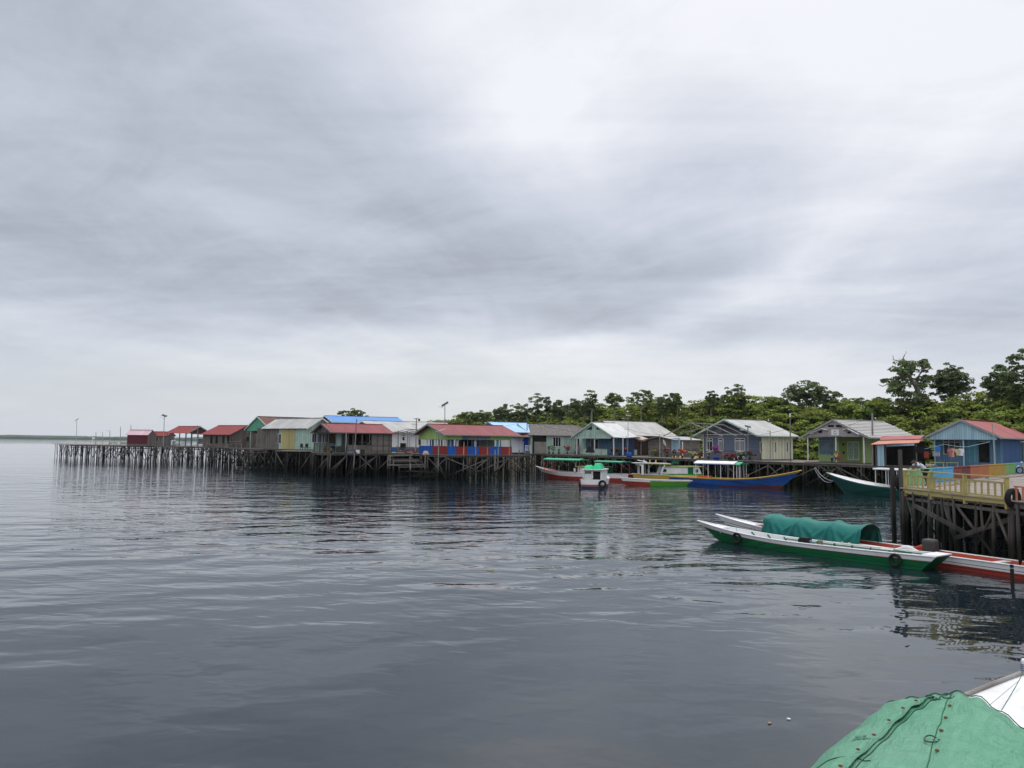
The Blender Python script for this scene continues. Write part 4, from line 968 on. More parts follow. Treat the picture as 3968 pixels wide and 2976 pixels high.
def carve(mb):
    for k, xc in enumerate((p0 + (p1 - p0) * .27, p0 + (p1 - p0) * .73)):
        for rr in (.32, .2):
            pts = [(xc + rr * math.cos(a) * (.55), h.fy - .09, z0 + (z1 - z0) * .58 + rr * 1.9 * math.sin(a)) for a in np.linspace(0, 2 * math.pi, 18)]
            mb.tube(pts, .018, 4, cap=False)
        mb.tube([(xc - .28, h.fy - .09, z0 + .15), (xc + .28, h.fy - .09, z0 + .15), (xc + .28, h.fy - .09, z0 + .55), (xc - .28, h.fy - .09, z0 + .55), (xc - .28, h.fy - .09, z0 + .15)], .018, 4)
part('door_carving', mat('pale_green_door_frame', (.5, .6, .5)), dr, carve)
for (u0, v0, u1, v1) in ((3209, 1647, 3232, 1655), (3239, 1647, 3262, 1655), (3172, 1669, 3186, 1678), (3284, 1672, 3298, 1680)):
    h.patch('f', .15, u0, v0, u1, v1, DARK, 'gable_vent', .02, .02)
sg, (p0, p1, z0, z1) = h.patch('f', .15, 3222, 1664, 3252, 1687, WHITE, 'sign_board', .06, .04)
cxs, czs = (p0 + p1) / 2, (z0 + z1) / 2
part('sign_marks', mat('grey_print', (.2, .22, .26)), sg, lambda mb: (mb.box((cxs - .08, .083, czs + .12), (.10, .012, .16)), mb.box((cxs + .1, .083, czs + .12), (.06, .012, .16)), mb.box((cxs, .083, czs - .12), (.5, .012, .04)), mb.box((cxs, .083, czs - .2), (.35, .012, .03))))
for sgn, (ua, va, ub, vb_, uc, vc) in ((0, (3136, 1681, 3181, 1661, 3200, 1667)), (1, (3262, 1667, 3281, 1661, 3325, 1684))):
    A, B_, C_ = [h.loc('f', -.3, *p) for p in ((ua, va), (ub, vb_), (uc, vc))]
    part('gable_hood', WHITE, h.root, lambda mb: (mb.bar((A[0], -.02, A[1]), (B_[0], -.02, B_[1]), .4, .05), mb.bar((B_[0], -.02, B_[1]), (C_[0], -.02, C_[1]), .4, .05)))
for (u0, u1) in ((3152, 3220), (3262, 3330)): h.patch('f', .15, u0, 1688, u1, 1693, PALEB, 'valance', .05, .03)
for (u_, v_) in ((3269, 1722), (3270, 1754)):
    x_, z_ = h.loc('f', h.fy, u_, v_); part('wall_ornament', DARK, h.root, lambda mb: mb.box((x_, h.fy - .05, z_), (.28, .03, .28), M=Matrix.Rotation(R(45), 3, 'Y')))
# --- red roof shed
A, B_ = D(3372, 1722, 80.5), D(3560, 1715, 76.5); A2, B2 = D(3408, 1687, 84.5), D(3582, 1687, 80.5)
O = Vector((A.x, A.y, 3.0)); rt = thing('red_roof_stall', 'dark open stall under a faded red iron roof between the green and blue houses', 'stall', O)
def sl(m_, pts, t=.05): m_.slab([Vector(p) - O for p in pts], t)
md1, md2 = A.lerp(A2, .38), B_.lerp(B2, .38)
part('roof', PINKROOF, rt, lambda mb: sl(mb, [md1 + Vector((.7, .1, .1)), md2 + Vector((-.1, 0, .1)), B2, A2 + Vector((.2, 0, 0))]))
part('roof_apron', RUSTROOF if False else mat('rusty_pink_roof', (.45, .17, .12), .7, 'roof', .5, .6, (.5, .34, .26)), rt, lambda mb: sl(mb, [A, B_, md2, md1 + Vector((.5, 0, 0))]))
part('front_beam', PALEB, rt, lambda mb: mb.bar(A + Vector((.8, .3, -.18)) - O, B_ + Vector((-.3, .3, -.18)) - O, .08, .2))
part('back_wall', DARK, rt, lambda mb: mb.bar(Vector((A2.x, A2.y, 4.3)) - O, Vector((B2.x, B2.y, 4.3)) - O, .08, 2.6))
for q in (.16, .36, .99):
    p = A.lerp(B_, q); part('post', WOOD, rt, lambda mb: mb.bar(Vector((p.x, p.y + .4, 3)) - O, Vector((p.x, p.y + .4, p.z - .1)) - O, .1))
p, q_ = A.lerp(B_, .20), A.lerp(B_, .34)
part('side_panel', PALEB, rt, lambda mb: mb.bar(Vector((p.x, p.y + .5, 4.1)) - O, Vector((q_.x, q_.y + .5, 4.1)) - O, .05, 2.2))
part('side_wall', BROWNB, rt, lambda mb: mb.bar(Vector((A.x + .6, A.y + .6, 4.1)) - O, Vector((A2.x, A2.y, 4.1)) - O, .05, 2.2))
# --- H5 blue house
h5 = House('blue_porch_house', 'blue boarded house with pale blue gable, red roof and laundry in front', 45.6, 78, 42.1, 7.3, 10.3, 6.03, 7.88, 3.1, PINKROOF, front=1.9, side=.55, fascia=GREYF)
h = h5; h.walls(BLUEW, NAVY); zb = h.gable(PALEB, .15, .3, PALEB)
for u_ in (3622, 3734, 3853): h.post(u_, .25, top=zb, material=PALEB)
h.window('f', h.fy, 3653, 1701, 3725, 1762, mat('greyish_white_frame', (.45, .46, .44), .6), GLASS, 2, fw=.1, trans=.8)
h.patch('f', h.fy, 3745, 1693, 3788, 1790, TEALB, 'wall_panel', .03, .03); h.window('f', h.fy, 3790, 1703, 3838, 1712, PALEB, GLASS, 1); h.patch('f', h.fy, 3792, 1714, 3836, 1792, DARK, 'doorway', .03, .02)
h = House('rear_red_roof_annexe', 'dark green annexe with darker red roof at the right of the blue house', 51.6, 83.2, 42, 6.2, 8, 5.75, 7.3, 3.1, REDROOF, front=.5, side=.4, fascia=WHITE, cat='annexe')
h.walls(mat('grey_green_wall', (.09, .13, .09), .8), mat('grey_green_wall', (.09, .13, .09)))
h.window('f', h.fy, 3932, 1718, 3968, 1790, mat('pale_green_frame2', (.2, .3, .2)), mat('moss_green_door', (.06, .12, .02), .6), 0, 'door')

# ================================================================== BOATS
class Boat:
    def __init__(s, name, label, stern, bow, B, sheer, xl, bands, tm=.5, ws=.75, flat=.75, zf=.12, gun=WHITE, gr=.035, inside=None, floor=None, deck=None, td=.82, cat='boat', transom=None, sharp=.8, group=None, ti=(0.0, 1.0)):
        stern, bow = Vector((*stern, 0)), Vector((*bow, 0)); s.L = L = (bow - stern).length; s.B = B
        s.rz = math.atan2(bow.y - stern.y, bow.x - stern.x); s.root = root = thing(name, label, cat, stern, s.rz, group)
        s.inv = root.matrix_basis.inverted(); N = 40; zk = -.3
        s.sheer = sheer
        def shape(t):
            if t < tm: return ws + (1 - ws) * math.sin(math.pi / 2 * t / tm)
            return max(0.0, math.cos(math.pi / 2 * ((t - tm) / (1 - tm)))) ** sharp
        def pt(t, q, sg, inset=0.0):
            x0 = xl[0] + (xl[1] - xl[0]) * t; x1 = L * t; x = x0 + (x1 - x0) * q
            fl = flat * (1 - t ** 5 * .6); y = B / 2 * shape(t) * (fl + (1 - fl) * q ** .7) - inset
            return Vector((x, sg * max(0.012 if t > .99 else 0.0, y), zk + (sheer(t) - zk) * q))
        s.pt = pt; s.shape = shape
        for (nm, q0, q1, t0, t1, mt_) in bands:
            def f(mb):
                n = max(4, int(N * (t1 - t0))); K = 4
                for sg in (-1, 1):
                    vs = [pt(t0 + (t1 - t0) * i / n, q0 + (q1 - q0) * k / K, sg) for i in range(n + 1) for k in range(K + 1)]
                    fs = [(i * (K + 1) + k, (i + 1) * (K + 1) + k, (i + 1) * (K + 1) + k + 1, i * (K + 1) + k + 1) for i in range(n) for k in range(K)]
                    mb.add(vs, fs if sg < 0 else [x[::-1] for x in fs])
            part(nm, mt_, root, f, smooth=True)
        # transom
        def tr(mb):
            K = 5; a = [pt(0, k / K, -1) for k in range(K + 1)]; b = [pt(0, k / K, 1) for k in range(K + 1)]
            mb.add(a + b, [(k, k + 1, K + 2 + k, K + 1 + k) for k in range(K)])
        part('transom', transom or bands[0][5], root, tr)
        for sg in (-1, 1):
            part('gunwale', gun, root, lambda mb: mb.tube([pt(i / N, 1, sg) for i in range(N + 1)], gr, 6), smooth=True)
        zfl = zf
        def inn(mb):
            n = 30; ta, tb = ti
            for sg in (-1, 1):
                vs = []
                for i in range(n + 1):
                    t = ta + (min(tb, .985) - ta) * i / n; qf = min(.9, (zfl - zk) / (sheer(t) - zk)); a = pt(t, .995, sg, .045); b = pt(t, qf, sg, .05); vs += [a, b]
                fs = [(2 * i, 2 * i + 1, 2 * i + 3, 2 * i + 2) for i in range(n)]
                mb.add(vs, fs)
        part('inner_side', inside or WHITE, root, inn)
        def flo(mb):
            n = 30; vs = []
            for i in range(n + 1):
                t = .01 + .97 * i / n; qf = min(.9, (zfl - zk) / (sheer(t) - zk)); a = pt(t, qf, -1, .04); vs += [a, Vector((a.x, -a.y, a.z))]
            mb.add(vs, [(2 * i, 2 * i + 2, 2 * i + 3, 2 * i + 1) for i in range(n)])
        part('floor_boards', floor or inside or WOOD, root, flo)
        if deck:
            def dk(mb):
                n = 12; vs = []
                for i in range(n + 1):
                    t = td + (1 - td) * i / n; a = pt(t, .985, -1); c = .05 * shape(t); vs += [a, Vector((a.x, 0, a.z + c)), Vector((a.x, -a.y, a.z))]
                mb.add(vs, [(3 * i + j, 3 * i + 3 + j, 3 * i + 4 + j, 3 * i + 1 + j) for i in range(n) for j in (0, 1)])
                mb.add([vs[0], vs[1], vs[2], vs[2] - Vector((0, 0, .25)), vs[0] - Vector((0, 0, .25))], [(0, 1, 2, 3, 4)])
            part('foredeck', deck, root, dk)
    def at(s, u, v, y):     # local x nearest to the direction of pixel column u
        o = s.inv @ Vector((0, 0, CAMH)); d = s.inv.to_3x3() @ ray(u, v); t = -o.y / d.y; return (o + d * t).x
    def canopy(s, x0, x1, w_, z, material, posts=4, pm=None, name='canopy', crown=.12, fringe=None, zlow=.7, sag=0.0):
        def f(mb):
            n = 6; m_ = 10; vs = []
            for i in range(m_ + 1):
                for k in range(n + 1):
                    q = -1 + 2 * k / n; xx = x0 + (x1 - x0) * i / m_; vs.append((xx, q * w_ / 2, z + crown * (1 - q * q) - sag * abs(math.sin(i / m_ * math.pi * 3)) ** 2 + .01 * math.sin(i * 2.1)))
            fs = [(i * (n + 1) + k, (i + 1) * (n + 1) + k, (i + 1) * (n + 1) + k + 1, i * (n + 1) + k + 1) for i in range(m_) for k in range(n)]
            mb.add(vs, fs); mb.add([Vector(v) - Vector((0, 0, .05)) for v in vs], [a[::-1] for a in fs])
            mb.box(((x0 + x1) / 2, -w_ / 2, z - .03), (x1 - x0, .04, .1)); mb.box(((x0 + x1) / 2, w_ / 2, z - .03), (x1 - x0, .04, .1))
            mb.box((x0, 0, z + crown * .3), (.04, w_, .1)); mb.box((x1, 0, z + crown * .3), (.04, w_, .1))
        c = part(name, material, s.root, f)
        for i in range(posts):
            xx = x0 + .2 + (x1 - x0 - .4) * i / max(1, posts - 1)
            for sg in (-1, 1):
                part('canopy_post', pm or WHITE, s.root, lambda mb: mb.bar((xx, sg * (w_ / 2 - .12), zlow), (xx, sg * (w_ / 2 - .12), z - .02), .06))
        return c

def tyre(loc, r, rr, rz, label, name='tyre', group=None, tilt=0.0, rope=True):
    root = thing(name, label, 'tyre', loc, rz, group)
    part('tread', BLACK, root, lambda mb: mb.torus((0, 0, 0), r - rr, rr, 'y', 28, 10), smooth=True)
    part('inner_rim', BLACK, root, lambda mb: mb.torus((0, 0, 0), r - rr * 1.9, rr * .35, 'y', 28, 6), smooth=True)
    if rope: part('rope', mat('pale_rope', (.4, .42, .45), .8), root, lambda mb: mb.tube([(0, 0, r - rr * 2), (.02, -rr - .02, r - rr * .5), (.03, -.0, r + .12), (0, rr * .6, r + .3)], .012, 5))
    return root

ROPE = mat('pale_rope', (.4, .42, .45), .8)
# green longboat ------------------------------------------------------
sh = lambda t: .50 + .12 * (1 - t) ** 3 + .42 * max(0, t - .45) ** 2.2 / .55 ** 2.2
gb = Boat('green_longboat', 'long narrow green and white boat with two black tyres on its near side', (17.55, 31.5), (10.1, 41.9), 1.55, sh, (.95, 10.9),
    [('hull', 0, .76, 0, 1, BGREEN), ('rub_strip', .76, .78, 0, 1, REDP), ('top_strake', .78, 1, 0, 1, WHITE)], ws=.82, inside=WHITE, floor=BGREEN, deck=WHITE, td=.86, transom=BGREEN, cat='longboat')
for i in range(9):
    t = .2 + .07 * i
    for sg in (-1, 1):
        a = gb.pt(t, .97, sg, .06); b_ = gb.pt(t, .5, sg, .06)
        part('rib', BGREEN, gb.root, lambda mb: mb.bar(a, b_, .07, .04))
for t in (.12, .34, .55, .74):
    a = gb.pt(t, .78, -1, .05); part('thwart', WHITE if t < .3 else BGREEN, gb.root, lambda mb: mb.box((a.x, 0, a.z), (.22, 2 * abs(a.y), .035)))
a = gb.pt(0, 1, -1); part('stern_board', WHITE, gb.root, lambda mb: mb.box((.28, 0, a.z + .03), (.62, 2 * abs(a.y) - .02, .04)))
part('side_stripe', BGREEN, gb.root, lambda mb: mb.tube([gb.pt(.12 + .5 * i / 14, .9, -1, .075) for i in range(15)], .018, 5))
for (u_, v_, t_) in ((2917, 2093, .80), (3527, 2190, .11)):
    q = gb.pt(t_, .66, 1); wq = gb.root.matrix_basis @ (q + Vector((0, .09, .02)))
    tyre(wq, .28, .06, gb.rz, 'small black tyre hung on the green longboat near its %s' % ('bow' if t_ > .5 else 'stern'), group='tyres hung on the green longboat')
# outboard engine in the green boat
q = gb.pt(.48, .9, 1, .45); wq = gb.root.matrix_basis @ q
en = thing('boat_engine', 'black and grey engine cover standing in the middle of the green longboat', 'engine', wq, gb.rz)
part('engine_cover', BLACK, en, lambda mb: (mb.box((0, 0, .12), (.5, .34, .26)), mb.box((0, 0, .27), (.42, .28, .06)))); part('air_duct', mat('slate_metal', (.10, .12, .17), .5), en, lambda mb: mb.tube([(-.25, 0, .16), (-.4, 0, .08), (-.5, 0, -.02)], [.08, .07, .06], 8))
jc = thing('jerry_can', 'small olive grey jerry can lying beside the engine in the green longboat', 'can', gb.root.matrix_basis @ (gb.pt(.42, .9, 1, .5)), gb.rz)
part('can_body', mat('olive_plastic', (.17, .17, .12), .5), jc, lambda mb: mb.lathe([(.05, -.02), (.12, 0), (.12, .22), (.09, .26), (.03, .28)], n=12)); part('cap', BLACK, jc, lambda mb: mb.lathe([(.03, .28), (.03, .31)], n=8))
pd = thing('paddle', 'green handled paddle lying across the stern of the green longboat', 'paddle', gb.root.matrix_basis @ Vector((1.4, -.1, .56)), gb.rz + .15)
part('shaft', BGREEN, pd, lambda mb: mb.tube([(-.6, 0, 0), (.7, 0, .05)], .022, 6)); part('blade', WHITE, pd, lambda mb: mb.box((.95, 0, .06), (.5, .16, .025)))

# tarpaulin covered boat --------------------------------------------------
sh2 = lambda t: .50 + .5 * max(0, t - .62) ** 2 / .38 ** 2
tb = Boat('red_white_longboat', 'long white boat with red inside, partly under the teal tarpaulin tent', (22.6, 25.6), (11.9, 44.95), 1.45, sh2, (1, 20),
    [('hull', 0, .62, 0, .70, REDP), ('bow_hull', 0, .62, .70, 1, BGREEN), ('rub_strip', .62, .72, 0, 1, WHITE), ('line', .72, .75, 0, 1, mat('dark_red_line', (.07, .02, .02), .5)), ('top_strake', .75, 1, 0, 1, WHITE)], ws=.85, inside=REDIN, floor=REDIN, deck=WHITE, td=.86, cat='longboat')
def tbt(u):  # t parameter under pixel column u
    return tb.at(u, 2100, 0) / tb.L
for t in (tbt(3868), tbt(3968) - .04):
    a = tb.pt(t, .93, -1, .04); part('thwart', WHITE, tb.root, lambda mb: mb.box((a.x, 0, a.z), (.3, 2 * abs(a.y), .04)))
for i in range(12):
    t = .1 + .035 * i; a = tb.pt(t, .97, 1, .06); b_ = tb.pt(t, .5, 1, .06); part('rib', REDIN, tb.root, lambda mb: mb.bar(a, b_, .06, .04))
# raised wash boards amidships (red and white humps)
for sg, mt_ in ((1, WHITE), (-1, REDIN)):
    t0, t1 = tbt(3470), tbt(3650)
    def hump(mb):
        n = 16; vs = []
        for i in range(n + 1):
            t = t0 + (t1 - t0) * i / n; a = tb.pt(t, 1, sg); k = (math.exp(-((i / n - .48) / .2) ** 2)) * .24; vs += [a + Vector((0, 0, -.05)), a + Vector((0, -sg * .03, k)), a + Vector((0, -sg * .07, k)), a + Vector((0, -sg * .06, -.05))]
        mb.add(vs, [(4 * i + j, 4 * i + 4 + j, 4 * i + 4 + (j + 1) % 4, 4 * i + (j + 1) % 4) for i in range(n) for j in range(4)])
    part('wash_board', mt_, tb.root, hump, smooth=True)
t = tbt(3605); q = tb.root.matrix_basis @ Vector((t * tb.L, 0, .42))
en = thing('diesel_engine', 'big dark grey engine standing in the red and white longboat', 'engine', q, tb.rz)
part('engine_cover', mat('engine_grey', (.05, .05, .05), .6, 'plain', wear=.5, dirt=(.16, .15, .13)), en, lambda mb: mb.lathe([(.30, .0), (.33, .1), (.33, .52), (.29, .6), (.12, .63)], n=14), smooth=False)
part('engine_base', BLACK, en, lambda mb: mb.box((0, 0, .03), (.8, .6, .14)))
pl_ = tb.root.matrix_basis @ tb.pt(tbt(3800), .6, 0, 0)
# fender pole at the frame edge
q = D(3948, 2200, 28.0); fp = thing('fender_post', 'dark square fender post against the red and white longboat at the photo edge', 'post', (q.x - .25, q.y, 0))
part('post', PILE, fp, lambda mb: mb.box((0, 0, .35), (.08, .10, .95))); part('rope_band', ROPE, fp, lambda mb: mb.torus((0, 0, .7), .06, .010, 'z', 12, 5))

# teal tent ------------------------------------------------------------
TEALT = mat('teal_tarpaulin', (.015, .15, .13), .6, 'cloth', wear=.25, dirt=(.02, .12, .11), bump=.7)
ax0, ax1 = tb.at(3374, 2080, 0), tb.at(2994, 2030, 0)     # stern-side and bow-side ends
root = thing('tarpaulin_tent', 'teal tarpaulin stretched over hoops on the red and white longboat', 'tarpaulin', tb.root.matrix_basis @ Vector(((ax0 + ax1) / 2, 0, 0)), tb.rz)
ln = ax1 - ax0; hoops = [-.48, -.20, .14, .44]
def tent(mb):
    n, K = 110, 30; vs = []
    for i in range(n + 1):
        s_ = -.5 + i / n; x = s_ * ln; lo = max([q for q in hoops if q <= s_] or [hoops[0]]); hi = min([q for q in hoops if q >= s_] or [hoops[-1]])
        fr = 0 if hi == lo else (s_ - lo) / (hi - lo); bow = math.sin(math.pi * fr) ** .7 if hi > lo else 0
        dn = min(hoops, key=lambda q: abs(s_ - q)); dx_ = (s_ - dn) * ln
        zs, ys_h, zt = 1.16 - .26 * bow, .66 - .05 * bow, 1.38 - .09 * bow
        for k in range(K + 1):
            q = -1 + 2 * k / K; a = abs(q); sg = 1 if q > 0 else -1
            if a > .5:      # hanging side
                w_ = (a - .5) / .5; y = ys_h + (.80 - ys_h) * w_ ** .8; z = zs + (.42 - zs) * w_
                ang = math.atan2(dx_, .12 + (1.16 - z)); f = math.sin(13 * ang + 2.0 * dn * 9) * .045 * min(1, w_ * 3) + .02 * math.sin(33 * s_ + 5 * w_) * w_
                y += f
            else:           # top
                w_ = a / .5; y = ys_h * w_; z = zt - (zt - zs) * w_ ** 2.4; z += .018 * math.sin(2.6 * dx_ + 9 * q) * bow + .012 * math.sin(21 * s_ + 6 * q)
            r_ = math.exp(-(dx_ / .09) ** 2) * .03; z += r_ * (1 - w_ if a > .5 else 1); y += r_ * (a > .4)
            if k in (0, K): z = .40 + .05 * math.sin(19 * s_)
            vs.append((x, sg * y, z))
    mb.add(vs, [(i * (K + 1) + k, (i + 1) * (K + 1) + k, (i + 1) * (K + 1) + k + 1, i * (K + 1) + k + 1) for i in range(n) for k in range(K)])
tc_ = part('cover', TEALT, root, tent, smooth=True); tc_.modifiers.new('thickness', 'SOLIDIFY').thickness = .015
for q in hoops:
    part('hoop', WOOD, root, lambda mb: mb.tube([(q * ln, -math.cos(math.pi * k / 12) * .70, .42 + .88 * math.sin(math.pi * k / 12) ** .5) for k in range(13)], .02, 5))
part('ridge_pole', WOOD, root, lambda mb: mb.tube([(-.5 * ln, 0, 1.25), (.48 * ln, 0, 1.25)], .02, 5))

# red and white canopied boat --------------------------------------------
shr = lambda t: .92 + .75 * max(0, t - .62) ** 2 / .38 ** 2 + .1 * (1 - t)
rb = Boat('red_white_boat', 'red and white wooden boat with green canopies fore and aft and small white cabin', (15.9, 101.6), (3.6, 112.6), 2.3, shr, (.4, 13.6),
    [('hull', 0, .60, 0, 1, REDP), ('top_strake', .60, 1, 0, 1, WHITE)], inside=REDIN, floor=WOOD, deck=REDIN, td=.80, zf=.35)
xa, xb = rb.at(2265, 1780, 0), rb.at(2122, 1780, 0); rb.canopy(xa, xb, 2.1, 2.7, TGREEN, 2, REDIN, zlow=1.0, crown=.2)
xa, xb = rb.at(2428, 1790, 0), rb.at(2318, 1790, 0); rb.canopy(xa, xb, 2.1, 2.62, TGREEN, 2, REDIN, zlow=.9)
xc = rb.at(2300, 1815, 0)
part('cabin', WHITE, rb.root, lambda mb: mb.box((xc, 0, 1.25), (4.2, 1.6, 1.1))); part('cabin_roof', OLIVE, rb.root, lambda mb: mb.box((xc, 0, 1.86), (5.0, 2.0, .09)))
cw = part('cabin_window', mat('brown_trim', (.2, .08, .05), .6), rb.root, lambda mb: mb.box((rb.at(2241, 1825, 0), .82, 1.35), (.42, .05, .6))); part('pane', WHITE, cw, lambda mb: mb.box((rb.at(2241, 1825, 0), .85, 1.35), (.3, .02, .46)))
part('cabin_screen', BGREEN, rb.root, lambda mb: mb.box((rb.at(2350, 1820, 0), 0, 1.4), (1.0, 1.4, 1.0)))
part('exhaust_horn', WHITE, rb.root, lambda mb: mb.tube([(rb.at(2226, 1800, 0), -.3, 1.9), (rb.at(2227, 1800, 0), -.3, 2.3), (rb.at(2232, 1800, 0), -.3, 2.45)], .07, 7))

# white motor boat seen from behind ----------------------------------------
sb_st = D(2292, 1890, 86.0); dirv = Vector((.30, .954, 0)); bow_ = Vector((sb_st.x, sb_st.y, 0)) + dirv * 7
shs = lambda t: 1.02 + .5 * max(0, t - .5) ** 2 / .25
sb = Boat('white_motor_boat', 'small white cabin motor boat seen from behind with green cloth on its roof', (sb_st.x, sb_st.y), (bow_.x, bow_.y), 2.6, shs, (.0, 6.2),
    [('hull', 0, .42, 0, 1, mat('navy_paint', (.015, .03, .09), .5)), ('red_band', .42, .56, 0, 1, mat('dull_red_paint', (.30, .09, .05), .5)), ('top_strake', .56, 1, 0, 1, WHITE)], ws=.95, flat=.9, zf=.6, deck=WHITE, td=.6, transom=WHITE)
part('transom_band', mat('dull_red_paint', (.3, .09, .05)), sb.root, lambda mb: mb.box((-.03, 0, .36), (.05, 2.36, .2))); part('transom_band', mat('navy_paint', (.015, .03, .09)), sb.root, lambda mb: mb.box((-.03, 0, .12), (.05, 2.3, .26)))
part('cabin_side', WHITE, sb.root, lambda mb: mb.box((2.4, -1.02, 1.5), (3.2, .06, 1.1))); part('cabin_side', WHITE, sb.root, lambda mb: mb.box((2.4, 1.02, 1.5), (3.2, .06, 1.1)))
part('cabin_back', WHITE, sb.root, lambda mb: (mb.box((.8, .12 + .5, 1.28), (.06, .8, .66)), mb.box((.8, .98, 1.5), (.06, .12, 1.1)), mb.box((.8, .12, 1.5), (.06, .14, 1.1)), mb.box((.8, -.95, 1.5), (.06, .2, 1.1)), mb.box((.8, 0, 1.98), (.06, 2.1, .14))))
part('louvre', BLACK, sb.root, lambda mb: (mb.box((.82, .54, 1.76), (.03, .7, .3)))); part('louvre_slats', WHITE, sb.root, lambda mb: [mb.box((.79, .54, 1.66 + .08 * k), (.03, .7, .02)) for k in range(4)])
part('doorway', DARK, sb.root, lambda mb: mb.box((.86, -.42, 1.45), (.04, .85, .95)))
part('cabin_roof', WHITE, sb.root, lambda mb: mb.box((2.3, 0, 2.1), (3.8, 2.35, .09)))
rc = thing('roof_cloth', 'bright green cloth bundle lying on the roof of the white motor boat', 'cloth', sb.root.matrix_basis @ Vector((1.6, 0, 2.16)), sb.rz)
GC = mat('bright_green_cloth', (.03, .45, .20), .6, 'cloth', wear=.25, dirt=(.03, .3, .15))
def lump(mb, x0, x1, y0, y1, hmax, n=9, seed=0):
    rg = random.Random(seed); vs = []
    for i in range(n + 1):
        for k in range(n + 1):
            q, r_ = i / n, k / n; e = min(q, 1 - q, r_, 1 - r_); vs.append((x0 + (x1 - x0) * q, y0 + (y1 - y0) * r_, hmax * min(1, e * 5) * (1 + rg.uniform(-.15, .15))))
    mb.add(vs, [(i * (n + 1) + k, (i + 1) * (n + 1) + k, (i + 1) * (n + 1) + k + 1, i * (n + 1) + k + 1) for i in range(n) for k in range(n)])
part('draped_cloth', GC, rc, lambda mb: (lump(mb, -.9, 1.0, .1, 1.1, .38, seed=1), lump(mb, -.9, 1.2, -1.0, .1, .58, seed=2)))
q = sb.root.matrix_basis @ Vector((-.16, -1.25, .55)); tyre(q, .46, .11, sb.rz + math.pi / 2, 'large black tyre hung at the right stern corner of the white motor boat')
q = sb.root.matrix_basis @ Vector((.2, 1.35, .4)); tyre(q, .4, .09, sb.rz, 'black tyre on the left side of the white motor boat')
part('pole', METAL, sb.root, lambda mb: mb.tube([(1.0, -.98, 1.9), (1.0, -.98, 2.9)], .02, 5))
q = sb.root.matrix_basis @ Vector((1.1, 1.12, 1.2)); lr = thing('life_ring', 'pale life ring on the left side of the white motor boat', 'life ring', q, sb.rz)
part('ring', mat('cream_ring', (.6, .5, .42), .6), lr, lambda mb: mb.torus((0, 0, 0), .28, .07, 'y', 20, 8), smooth=True); part('straps', REDP, lr, lambda mb: [mb.box((.28 * math.cos(a), 0, .28 * math.sin(a)), (.07, .16, .07)) for a in (.8, 2.4, 3.9, 5.5)])

# small red and green boat -------------------------------------------------
sha = lambda t: .62 + .33 * t ** 2
A_ = Boat('red_green_boat', 'small open boat, red at the bow and bright green at the stern, white gunwale', (22.2, 95.2), (13.2, 93.3), 1.6, sha, (1.2, 8.2),
    [('stern_hull', .22, .86, 0, .62, BLIME), ('bow_hull', .22, .70, .62, 1, REDP), ('bow_stripe', .70, .86, .62, 1, WHITE), ('bottom', 0, .22, 0, 1, REDP), ('white_rail', .86, 1, 0, 1, WHITE)], ws=.5, inside=REDIN, floor=WOOD, deck=REDIN, td=.75, transom=BLIME)
# cabin boat ----------------------------------------------------------------
shb = lambda t: .95 + .2 * t * t
cb = Boat('cabin_boat', 'white and green cabin boat with open front shelter moored behind the red and green boat', (25.4, 102.2), (15.8, 101.2), 2.1, shb, (.3, 8.8),
    [('hull', 0, .62, 0, 1, OLIVE), ('ochre_strake', .62, 1, 0, 1, BYEL)], ws=.8, inside=OLIVE, floor=WOOD, deck=BYEL, td=.8, zf=.5)
X = lambda u: cb.at(u, 1830, 0)
part('cabin', WHITE, cb.root, lambda mb: mb.add([(X(2712), s_ * .9, z) for s_ in (-1, 1) for z in (1.0,)] + [(X(2700), s_ * .85, 2.1) for s_ in (-1, 1)] + [(X(2560), s_ * .85, 2.1) for s_ in (-1, 1)] + [(X(2552), s_ * .9, 1.0) for s_ in (-1, 1)], [(0, 2, 3, 1), (2, 4, 5, 3), (4, 6, 7, 5), (0, 6, 4, 2), (1, 3, 5, 7), (0, 1, 7, 6)]))
part('cabin_stripe', BLIME, cb.root, lambda mb: mb.box(((X(2712) + X(2552)) / 2, .03, 1.12), (abs(X(2552) - X(2712)) + .05, 1.88, .16)))
part('cabin_roof', OLIVE, cb.root, lambda mb: mb.box(((X(2708) + X(2565)) / 2, 0, 2.14), (abs(X(2565) - X(2708)) + .3, 2.0, .09)))
part('cabin_door', BGREEN, cb.root, lambda mb: mb.box((X(2667), .92, 1.55), (.72, .05, .95)))
for u_, w_ in ((2690, .36), (2567, .42)):
    cw = part('cabin_window', mat('green_grey_trim', (.3, .36, .3)), cb.root, lambda mb: mb.box((X(u_), .92, 1.62), (w_ + .1, .04, .42))); part('pane', GLASS, cw, lambda mb: mb.box((X(u_), .945, 1.62), (w_, .02, .32)))
part('front_shelter_roof', WHITE, cb.root, lambda mb: mb.add([(X(2590), -1.05, 2.42), (X(2590), 1.05, 2.42), (X(2455), 1.05, 2.5), (X(2455), -1.05, 2.5), (X(2590), -1.05, 2.54), (X(2590), 1.05, 2.54), (X(2455), 1.05, 2.6), (X(2455), -1.05, 2.6)], [(0, 1, 2, 3), (7, 6, 5, 4), (0, 4, 5, 1), (1, 5, 6, 2), (2, 6, 7, 3), (3, 7, 4, 0)]))
part('roof_trim', OLIVE, cb.root, lambda mb: mb.bar((X(2592), 1.07, 2.44), (X(2453), 1.07, 2.52), .03, .12))
